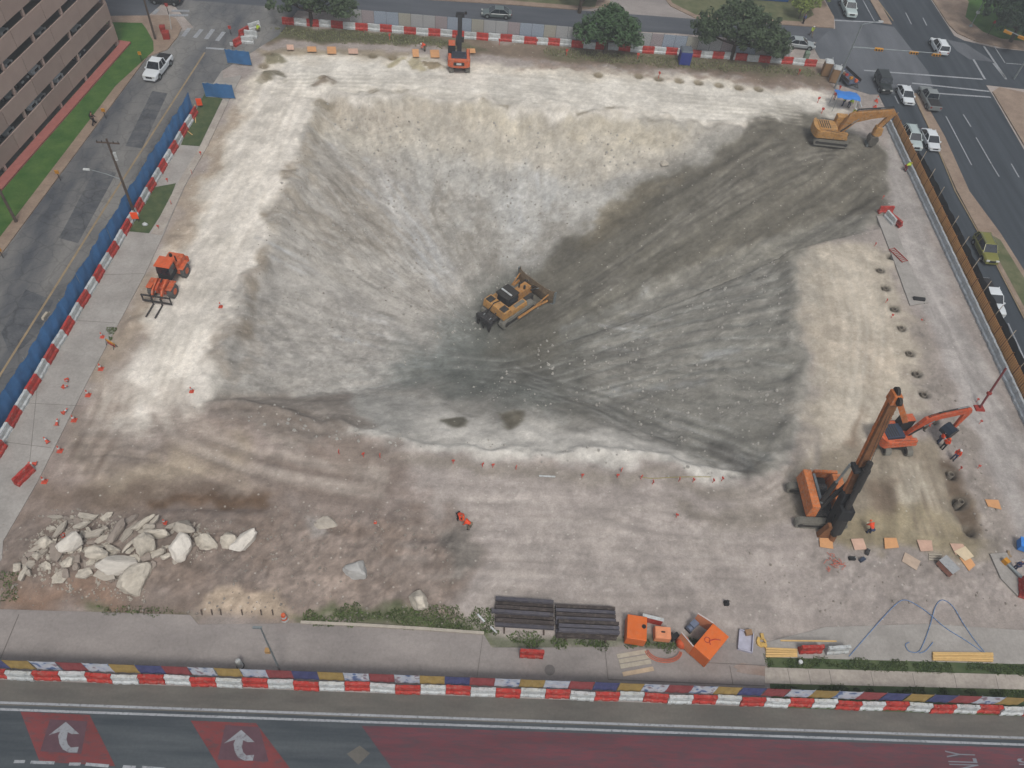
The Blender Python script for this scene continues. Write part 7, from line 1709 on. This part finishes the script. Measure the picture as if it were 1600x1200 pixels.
x, y, z = T(1134, 944); t = thing('small_pump', 'small black pump standing alone on the near ground', 'pump', (x, y, z)); MB().box(-.2, .2, -.2, .2, 0, .35).cyl((0, 0, .35), (0, 0, .6), .14, n=10).build('pump_body', M_black, t, bevel=.03); MB().tube([(-.2, 0, .6), (0, 0, .75), (.2, 0, .6)], .025, 5).build('handle', M_dark, t)
# broken kerb and white pipes
k1 = [G(470, 973), G(560, 977), G(660, 983), G(756, 990)]
kb_ = MB()
for a, b in zip(k1[:-1], k1[1:]):
    d = heading(a, b); nx_, ny_ = -math.sin(d)*.12, math.cos(d)*.12; kb_.slab([(a[0]-nx_, a[1]-ny_), (b[0]-nx_, b[1]-ny_), (b[0]+nx_, b[1]+ny_), (a[0]+nx_, a[1]+ny_)], -.1, .17)
tag(kb_.build('kerb', M_rock2), kind='structure')
for i, (a, b, r_) in enumerate((((746, 962), (757, 973), .09), ((766, 981), (776, 990), .08))):
    p, q = G(*a), G(*b); tag(MB().cyl((p[0], p[1], .3), (q[0], q[1], .2), r_, n=8).build('broken_pipe', M_white), ['upper', 'lower'][i]+' piece of broken white pipe at the corner of the left beam stack', 'pipe')
for i, px in enumerate((316, 332, 346, 379, 409, 427)):
    a = T(px, 962); o = MB().tube([(0, 0, -.1), (-.12, .35, .35)], .05, 5).build('wooden_stake', M_wood); o.location = a; tag(o, 'dark wooden stake leaning in the sand patch edge at the near apron', 'stake', 'stakes in the sand patch')

# ------------------------------------------------------------------ plywood covers
M_ply2 = mat('fresh_plywood', (214, 160, 112), .8, var=.1, scale=2); M_ply3 = mat('pinkish_plywood', (208, 172, 152), .8, var=.12, scale=2); M_ply4 = mat('pale_plywood', (222, 204, 172), .8, var=.1, scale=2)
def sheet(pts, m, label, lift=.12, group='plywood sheets'):
    W_ = [T(*p) for p in pts]; cx = sum(p[0] for p in W_)/4; cy_ = sum(p[1] for p in W_)/4; zz = Z(cx, cy_)
    zs = max(Z(p[0], p[1]) for p in W_)
    o = MB().slab([(p[0]-cx, p[1]-cy_) for p in W_], 0, .03).build('plywood_sheet', m); o.location = (cx, cy_, max(zs, 0)+lift); return tag(o, label, 'plywood', group)
sheet([(1279, 842), (1299, 842), (1301, 859), (1280, 856)], M_ply2, 'first plywood sheet of the near row, just right of the drill rig')
sheet([(1328, 844), (1347, 843), (1353, 860), (1334, 861)], M_ply3, 'second plywood sheet of the near row, pinkish, below the bending worker')
sheet([(1380, 842), (1399, 842), (1403, 857), (1381, 859)], M_ply2, 'third plywood sheet of the near row, orange brown')
sheet([(1431, 845), (1454, 846), (1456, 862), (1437, 863)], M_ply3, 'fourth plywood sheet of the near row, with a pale corner')
sheet([(1413, 864), (1437, 878), (1431, 892), (1408, 878)], mat('stained_board', (184, 164, 146), .85), 'stained board turned diagonally below the near row of sheets', .05)
sheet([(1483, 850), (1503, 851), (1513, 865), (1492, 868)], M_ply3, 'lowest plywood sheet of the overlapping three', .08)
sheet([(1498, 872), (1515, 872), (1523, 884), (1513, 893)], M_ply2, 'small plywood sheet under the near corner of the overlapping three', .06)
sheet([(1489, 863), (1506, 855), (1520, 871), (1506, 878)], M_ply4, 'pale plywood sheet on top of the overlapping three', .16)
sheet([(1538, 781), (1559, 782), (1564, 797), (1543, 792)], M_ply2, 'plywood sheet lying by itself on the right concrete strip', .06)
for i, (a, b, c, d) in enumerate([(448, 73, 459, 81), (480, 76, 494, 84), (511, 76, 525, 87), (544, 79, 559, 87), (644, 80, 654, 92), (672, 81, 686, 93), (729, 79, 742, 86)]):
    sheet([(a, b), (c, b), (c+1, d), (a+1, d)], M_ply2 if i in (1, 2, 4, 5, 6) else M_ply3, ['pinkish plywood sheet farthest left on the far bank', 'orange plywood sheet second from the left on the far bank', 'orange plywood sheet third on the far bank', 'pinkish plywood sheet fourth on the far bank', 'tilted plywood sheet left of the small excavator', 'plywood sheet right beside the small excavator track', 'plywood sheet right of the small excavator'][i], .25)
a = G(1476, 889); t = thing('block_pallet', 'grey topped pallet of reddish blocks beside the diagonal board', 'pallet', (a[0], a[1], .1), R(-58))
MB().box(-.75, .75, -.5, .5, .12, .75).build('block_stack', mat('reddish_block', (158, 112, 98), .9), t); MB().box(-.77, .77, -.52, .52, .75, .8).build('grey_cover', mat('grey_cover', (166, 168, 170), .7, var=.2, scale=4), t)
for q in (-.5, 0, .5): MB().box(q-.08, q+.08, -.5, .5, 0, .12).build('pallet_bearer', M_wood, t)
for i in range(3): plank(1450, 867+i*4, 1470, 868+i*4, .13, .08, M_old, 'short grey board lying behind the pallet of blocks', group='short boards by the pallet')

# ------------------------------------------------------------------ cones, markers, stakes
M_cone = mat('cone_orange', (204, 84, 62), .65, var=.15); M_pinkc = mat('faded_cone', (206, 92, 84), .7)
def make_cone(h_, m, fat=1.0):
    o = tag(MB().cyl((0, 0, .03), (0, 0, h_), .15*fat, .035*fat, 12).box(-.19*fat, .19*fat, -.19*fat, .19*fat, 0, .035).build('traffic_cone', m), 'cone', 'cone')
    MB().cyl((0, 0, h_*.5), (0, 0, h_*.74), .1*fat, .075*fat, 12).build('reflective_band', M_white, o); return o
c1 = make_cone(.7, M_cone, 1.1); uc1 = 0
def cone(px, py, label, group=None, tilt=0.0, s=1.0, rz=0.0):
    global uc1
    x, y, z = T(px, py); o = place(c1, uc1, (x, y, z+(.02 if not tilt else .12)), 0, label, group); uc1 = 1; o.rotation_euler = (tilt, 0, rz); o.scale = (s, s, s)
    if group is None and 'group' in o: del o['group']
    return o
for p in ((158, 577), (138, 618), (116, 657), (94, 705), (70, 753)): cone(p[0], p[1], 'stout orange cone with white top in the dirt beside the left sidewalk', 'stout cones along the left sidewalk', 0, 1.15)
for i, p in enumerate(((105, 595), (100, 606), (99, 647), (89, 666), (76, 693), (57, 726))): cone(p[0], p[1], 'faded cone tipped over on the left sidewalk', 'tipped cones on the left sidewalk', R(55), .95, R(30+50*i))
cone(160, 527, 'red cone at the sidewalk edge beside the low yellow barricade'); cone(345, 480, 'lone orange cone on the pit edge right of the wheel loader'); cone(300, 613, 'lone orange cone at the lower left corner of the pit rim')
cone(260, 822, 'small orange cone with yellow top standing in the rubble heap', None, 0, .9); cone(106, 843, 'orange cone half buried at the left of the rubble heap', None, .4, 1.0)
cone(587, 822, 'small orange marker cone on the brown ground left of the trench crew', None, 0, .6); cone(1440, 500, 'orange marker near the drilled holes on the right', None, 0, .5)
M_pin = mat('marker_paint', (206, 84, 70), .7)
mk = MB().cyl((0, 0, -.1), (0, 0, .55), .03, n=5).box(-.12, .12, -.02, .02, .38, .6).build('marker_stake', M_pin); tag(mk, 'marker', 'stake'); um = 0
def stake(px, py, label, group, s=1.0):
    global um
    x, y, z = T(px, py); o = place(mk, um, (x, y, z), random.uniform(0, 3), label, group); um = 1; o.scale = (s, s, s); return o
for p in ((530, 710), (568, 714), (594, 716), (708, 725), (754, 730), (770, 731), (806, 734), (909, 747), (964, 747), (970, 738), (1001, 749), (1019, 757), (1060, 753), (1082, 754), (1113, 755), (1127, 752), (1056, 809)):
    stake(p[0], p[1], 'small red marker stake in the row along the near edge of the pit', 'marker stakes along the near pit edge', 1.1)
for p in ((569, 52), (609, 62), (996, 92), (885, 86), (780, 70), (1247, 117), (1277, 161), (1302, 155), (1283, 178), (1310, 143), (1029, 121), (838, 70)):
    stake(p[0], p[1], 'small orange marker stake in the soil along the far edge of the site', 'marker stakes along the far edge', 1.6)
for p in ((1378, 312), (1366, 385), (1383, 474), (1392, 497), (1530, 662), (1525, 628), (1498, 735), (1527, 732), (300, 272), (268, 320), (262, 285), (248, 358), (314, 243)):
    stake(p[0], p[1], 'small red marker stake beside the holes or rubble at the side of the site', 'marker stakes along the sides', 1.0)
x, y, z = T(175, 541); t = thing('low_barricade', 'low yellow and red barricade at the edge of the left sidewalk', 'barricade', (x, y, z), R(-30))
MB().box(-.6, .6, -.04, .04, .55, .75).build('yellow_rail', M_yellow, t); MB().box(-.5, .5, -.04, .04, .2, .4).build('red_rail', M_red, t)
for s in (-1, 1): MB().tube([(s*.5, -.25, 0), (s*.5, 0, .8), (s*.5, .25, 0)], .03, 5).build('leg', M_dark, t)
x, y = G(214, 344); t = thing('orange_sign', 'bright orange square sign at the foot of the lamp arm utility pole', 'sign', (x+.1, y-.4, .05), R(10)); MB().box(-.38, .38, -.03, .03, .5, 1.4).build('sign_plate', mat('fluorescent_orange', (255, 90, 40), .6), t); MB().tube([(-.25, 0, 0), (-.25, 0, .5)], .03, 5).build('leg', M_dark, t); MB().tube([(.25, 0, 0), (.25, 0, .5)], .03, 5).build('leg', M_dark, t)
x, y = G(314, 168); t = thing('orange_sign', 'bright orange sign at the upper end of the long blue screen', 'sign', (x, y-.2, .05), R(10)); MB().box(-.35, .35, -.03, .03, .4, 1.4).build('sign_plate', _mats['fluorescent_orange'], t); MB().tube([(0, 0, 0), (0, 0, .4)], .03, 5).build('leg', M_dark, t)
for i, (a, b) in enumerate((((305, 165), (306, 193)), ((292, 205), (301, 212)))):
    plank(a[0], a[1], b[0], b[1], .09, .06, M_pine, ['upright', 'slanting'][i]+' timber brace on the upper grass patch by the blue screen', z=.1)
x, y = G(227, 352); t = thing('white_bag', 'white bag on the grass patch below the lamp arm utility pole', 'bag', (x, y, .08)); MB().dome((0, 0, 0), .35, .25, .28, 10, 4).build('bag_body', M_white, t, smooth=True); MB().cyl((0, 0, .25), (.05, 0, .38), .05, n=6).build('bag_neck', M_white, t)
x, y = G(68, 534); t = thing('hanging_sheet', 'pale scrap hanging over the top of the blue screen', 'sheet', (x+.6, y+1.3, 2.4), R(80)); MB().box(-.5, .5, -.12, .12, -.1, .2, tx=.1).build('sheet_body', M_old, t); MB().box(-.1, .7, -.05, .05, -.25, -.1).build('sheet_strap', M_old, t)

# ------------------------------------------------------------------ right side: slab, rack, leaning pole, canopy
fill_slab('concrete_slab', gp([(1369, 339), (1391, 341), (1400, 362), (1424, 425), (1450, 474), (1421, 479), (1396, 410)]), M_conc, .20)
fill_slab('concrete_slab', gp([(1545, 867), (1571, 865), (1602, 930), (1588, 932), (1562, 905)]), M_conc, .22)
x, y = G(1402, 401); t = thing('red_ladder_rack', 'red ladder like steel rack lying on the narrow slab', 'rack', (x, y, .22), R(-66))
for s in (-1, 1): MB().tube([(-1.25, s*.42, .05), (1.25, s*.42, .05)], .05, 5).build('rail', M_hyd, t)
for i in range(9): MB().tube([(-1.15+i*.29, -.42, .08), (-1.15+i*.29, .42, .08)], .04, 5).build('rung', M_hyd, t)
x, y = G(1434, 470); t = thing('rubber_mat', 'black rolled rubber mat at the lower end of the narrow slab', 'mat', (x, y, .12), R(-5)); MB().cyl((-.65, 0, .2), (.65, 0, .2), .24, n=12).build('mat_roll', M_black, t); MB().box(-.66, .66, -.45, .1, -.02, .05).build('mat_flap', M_black, t)
x, y = G(1530, 638); t = thing('leaning_pole', 'dark red leaning steel pole with a clamp near the right fence', 'pole', (x, y, .0)); e = G(1572, 575, 4.6)
MB().cyl((0, 0, 0), (e[0]-x, e[1]-y, 4.6), .11, n=8).build('pole_shaft', mat('dark_red_steel', (112, 46, 48), .6), t); MB().box((e[0]-x)*.38-.2, (e[0]-x)*.38+.2, (e[1]-y)*.38-.15, (e[1]-y)*.38+.15, 1.6, 1.9).build('clamp', M_hyd, t); MB().box(-.5, .5, -.4, .4, -.02, .12, tx=.05, ty=.05).build('base_plate', M_hyd, t)
a = G(1325, 147, 2.4); t = thing('canopy', 'bright blue tarpaulin canopy at the far right corner of the site', 'canopy', (a[0], a[1], 0), R(-6))
M_tarp = mat('bright_blue_tarp', (58, 132, 216), .6, var=.08)
vs = []; fs = []
for i in range(7):
    for j in range(5): vs.append((-1.7+3.4*i/6, -1.3+2.6*j/4, 2.35+.18*math.sin(j*1.2+.4)+.08*math.sin(i*1.9)-(.1 if j in (0, 4) else 0)))
for i in range(6):
    for j in range(4): q = i*5+j; fs.append((q, q+5, q+6, q+1))
MB().add(vs, fs).add([(v[0], v[1], v[2]-.02) for v in vs], [f[::-1] for f in fs]).build('tarp', M_tarp, t, smooth=True)
for sx in (-1, 1):
    for sy in (-1, 1): MB().cyl((sx*1.6, sy*1.2, 0), (sx*1.6, sy*1.2, 2.35), .035, n=6).build('leg', M_grey, t)
a = G(1322, 126); t = thing('flatbed_trailer', 'low grey trailer carrying jumbled gear behind the blue canopy', 'trailer', (a[0], a[1]-.3, .0), R(-70))
MB().box(-2.4, 1.6, -1.1, 1.1, .55, .75).build('trailer_bed', mat('blue_grey_bed', (86, 96, 116), .7), t); 
for s in (-1, 1):
    MB().cyl((-.4, s*1.15-.1, .35), (-.4, s*1.15+.1, .35), .34, n=14).build('wheel', M_black, t); MB().box(-2.4, 1.6, s*1.1-.04, s*1.1+.04, .75, 1.2).build('side_rail', M_dark, t)
MB().tube([(1.6, .6, .6), (2.7, 0, .5), (1.6, -.6, .6)], .05, 5).build('drawbar', M_dark, t)
for i, (dx, dy, m, lb) in enumerate(((-.3, .3, M_red, 'red can on the grey trailer'), (.3, -.5, M_yellow, 'yellow case on the grey trailer'), (-.8, .6, M_white, 'white bucket on the grey trailer'), (.4, .7, M_black, 'black generator on the grey trailer'), (-.7, -.4, M_tan, 'tan crate on the grey trailer'), (1.0, .1, M_orange, 'orange cooler on the grey trailer'))):
    xx = a[0]+dx*.8; yy = a[1]-.3-dx*1.2+dy*.2; tt = thing('jobsite_gear', lb, 'gear', (xx, yy, .76), R(20*i)); MB().box(-.25, .25, -.2, .2, 0, .32+.05*(i % 3), tx=.03, ty=.03).build('case_body', m, tt, bevel=.03); MB().box(-.1, .1, -.03, .03, .38+.05*(i % 3), .46+.05*(i % 3)).build('handle', M_dark, tt)
x, y = G(1303, 158); small_post(1303, 157, 1.4, M_red, 'red sign panel on a stand left of the blue canopy', z=.05)
x, y = G(1344, 172); t = thing('white_rail', 'white slanting rail and posts between the canopy and the orange fence', 'rail', (x, y, .0))
e1 = G(1337, 152); MB().tube([(0, 0, .5), (e1[0]-x, e1[1]-y, .5)], .09, 6).build('rail_bar', M_white, t); MB().tube([(-1.0, -.5, 0), (-.6, 1.2, 1.6)], .04, 5).build('post', M_white, t); MB().tube([(0, 0, 0), (0, 0, .6)], .05, 5).build('post', M_white, t)
cone(1367, 168, 'road cone with a dark base standing on the right road before the orange fence', None, 0, 1.3); cone(1369, 158, 'road cone nearer the black off-road car', None, 0, 1.2)
# gear at the right edge
x, y = G(1590, 905); t = thing('digger_tool', 'long grey tool with orange and yellow parts propped at the right edge', 'tool', (x, y, .1), R(-62))
MB().cyl((-1.6, 0, .3), (1.2, 0, .5), .13, n=8).build('shaft', M_grey, t); MB().box(-1.9, -1.4, -.2, .2, .1, .6).build('tool_head', M_yellow, t); MB().box(.8, 1.3, -.22, .22, .2, .7).build('tool_motor', M_dark, t)
x, y = G(1598, 856); t = thing('blue_crate', 'blue crate cut by the right edge above the worker in dark blue', 'crate', (x, y, .1), R(-20)); MB().box(-.6, .6, -.5, .5, 0, .7).build('crate_body', M_tarp, t, bevel=.03); MB().box(-.62, .62, -.52, .52, .7, .78).build('crate_lid', M_tarp, t)
heap(1575, 868, mat('mixed_scrap', (150, 130, 104), .8), 'small heap of scrap timber left of the worker in dark blue', 'scrap_heap', 'scrap', 9, 7, .2)
t = thing('orange_netting', 'crumpled red orange netting on the ground below the first plywood sheet', 'netting', (G(1298, 878)[0], G(1298, 878)[1], .12))
rr = random.Random(4)
for k in range(7):
    p = [(rr.uniform(-.7, .7), rr.uniform(-.8, .8), .05+.04*k)]
    for q in range(5): p.append((p[-1][0]+rr.uniform(-.4, .4), p[-1][1]+rr.uniform(-.4, .4), .05+rr.uniform(0, .15)))
    MB().tube(p, .025, 4).build('net_strand', mat('red_orange_net', (196, 104, 84), .8), t)
for i, (px, py) in enumerate(((1330, 874), (1346, 876), (1354, 864))):
    x, y, z = T(px, py); t = thing('fuel_can', ['dark can lying on the gravel left of two others', 'blue grey can in the middle of the three below the plywood row', 'dark grey can nearest the second plywood sheet'][i], 'can', (x, y, z), R(30*i)); MB().box(-.3, .3, -.16, .16, 0, .3, tx=.03).build('can_body', [M_black, M_hood, M_dark][i], t, bevel=.03); MB().cyl((.2, 0, .3), (.2, 0, .38), .05, n=6).build('can_cap', M_grey, t)
small_post(442, 0, 1, M_white, 'x') if False else None
x, y, z = T(560, 886)
hose([(1110, 746), (1060, 746), (1020, 748), (1003, 746)], .03, mat('yellow_rope', (172, 160, 96), .8), 'thin yellow rope lying along the near pit edge', 'rope', 'rope')
x, y, z = T(855, 745); tag(MB().box(x-.75, x+.75, y-.07, y+.07, z, z+.08).build('white_plank', M_white), 'short white plank on the ground along the near pit edge', 'timber')

# steel casings set in the drilled holes along the right bench
M_case = mat('muddy_casing', (138, 130, 118), .9, var=.25)
pc_ = None
for i, (hx, hy) in enumerate(HOLES[:11]):
    if i == 10: continue
    if pc_ is None:
        b = MB(); n = 16; ro_, ri_ = .29, .25
        vs = [(q*math.cos(6.28318*k/n), q*math.sin(6.28318*k/n), z_) for (q, z_) in ((ro_, -1.3), (ro_, .06), (ri_, .06), (ri_, -1.3)) for k in range(n)]
        b.add(vs, [(r_*n+k, r_*n+(k+1) % n, (r_+1)*n+(k+1) % n, (r_+1)*n+k) for r_ in range(3) for k in range(n)])
        pc_ = tag(b.build('bore_casing', M_case), 'muddy round casing in a drilled hole on the right bench', 'casing', 'drilled holes along the right bench'); o = pc_
    else: o = copy_tree(pc_)
    zz = max(Z(hx+.7, hy), Z(hx-.7, hy)); o.location = (hx, hy, zz-.08)
# ------------------------------------------------------------------ daylight under thin cloud
w = bpy.data.worlds.new('World'); scene.world = w; w.use_nodes = True
nt = w.node_tree; N = nt.nodes; L = nt.links
bg = N['Background']
sky = N.new('ShaderNodeTexSky'); sky.sky_type = 'NISHITA'; sky.sun_disc = False
SUN_EL, SUN_AZ = R(60), R(168)
sky.sun_elevation = SUN_EL; sky.sun_rotation = SUN_AZ; sky.air_density = 1.0; sky.dust_density = 4.0; sky.ozone_density = 1.0
hs = N.new('ShaderNodeHueSaturation'); hs.inputs['Saturation'].default_value = 0.32
L.new(sky.outputs[0], hs.inputs['Color']); L.new(hs.outputs[0], bg.inputs['Color'])
bg.inputs['Strength'].default_value = 0.115
sd = bpy.data.lights.new('sun', 'SUN'); sd.energy = 1.5; sd.angle = R(12); sd.color = (1.0, 0.96, 0.9)
so = bpy.data.objects.new('sun', sd); COL.objects.link(so)
dirv = Vector((math.sin(SUN_AZ)*math.cos(SUN_EL), math.cos(SUN_AZ)*math.cos(SUN_EL), math.sin(SUN_EL)))
so.rotation_euler = (-dirv).to_track_quat('-Z', 'Y').to_euler()
scene.view_settings.view_transform = 'Standard'; scene.view_settings.look = 'None'
scene.view_settings.exposure = 0.14; scene.view_settings.gamma = 1.0

# thin humid air between the camera and the block
hz = MB().box(-1600, 1600, -1600, 1600, -11, 66).build('haze', None); tag(hz, kind='stuff')
hm = bpy.data.materials.new('thin_haze'); hm.use_nodes = True; n_ = hm.node_tree.nodes; n_.remove(n_['Principled BSDF'])
pv = n_.new('ShaderNodeVolumePrincipled'); pv.inputs['Color'].default_value = (0.86, 0.9, 0.95, 1); pv.inputs['Density'].default_value = 0.0008
hm.node_tree.links.new(pv.outputs[0], n_['Material Output'].inputs['Volume']); hz.data.materials.append(hm)
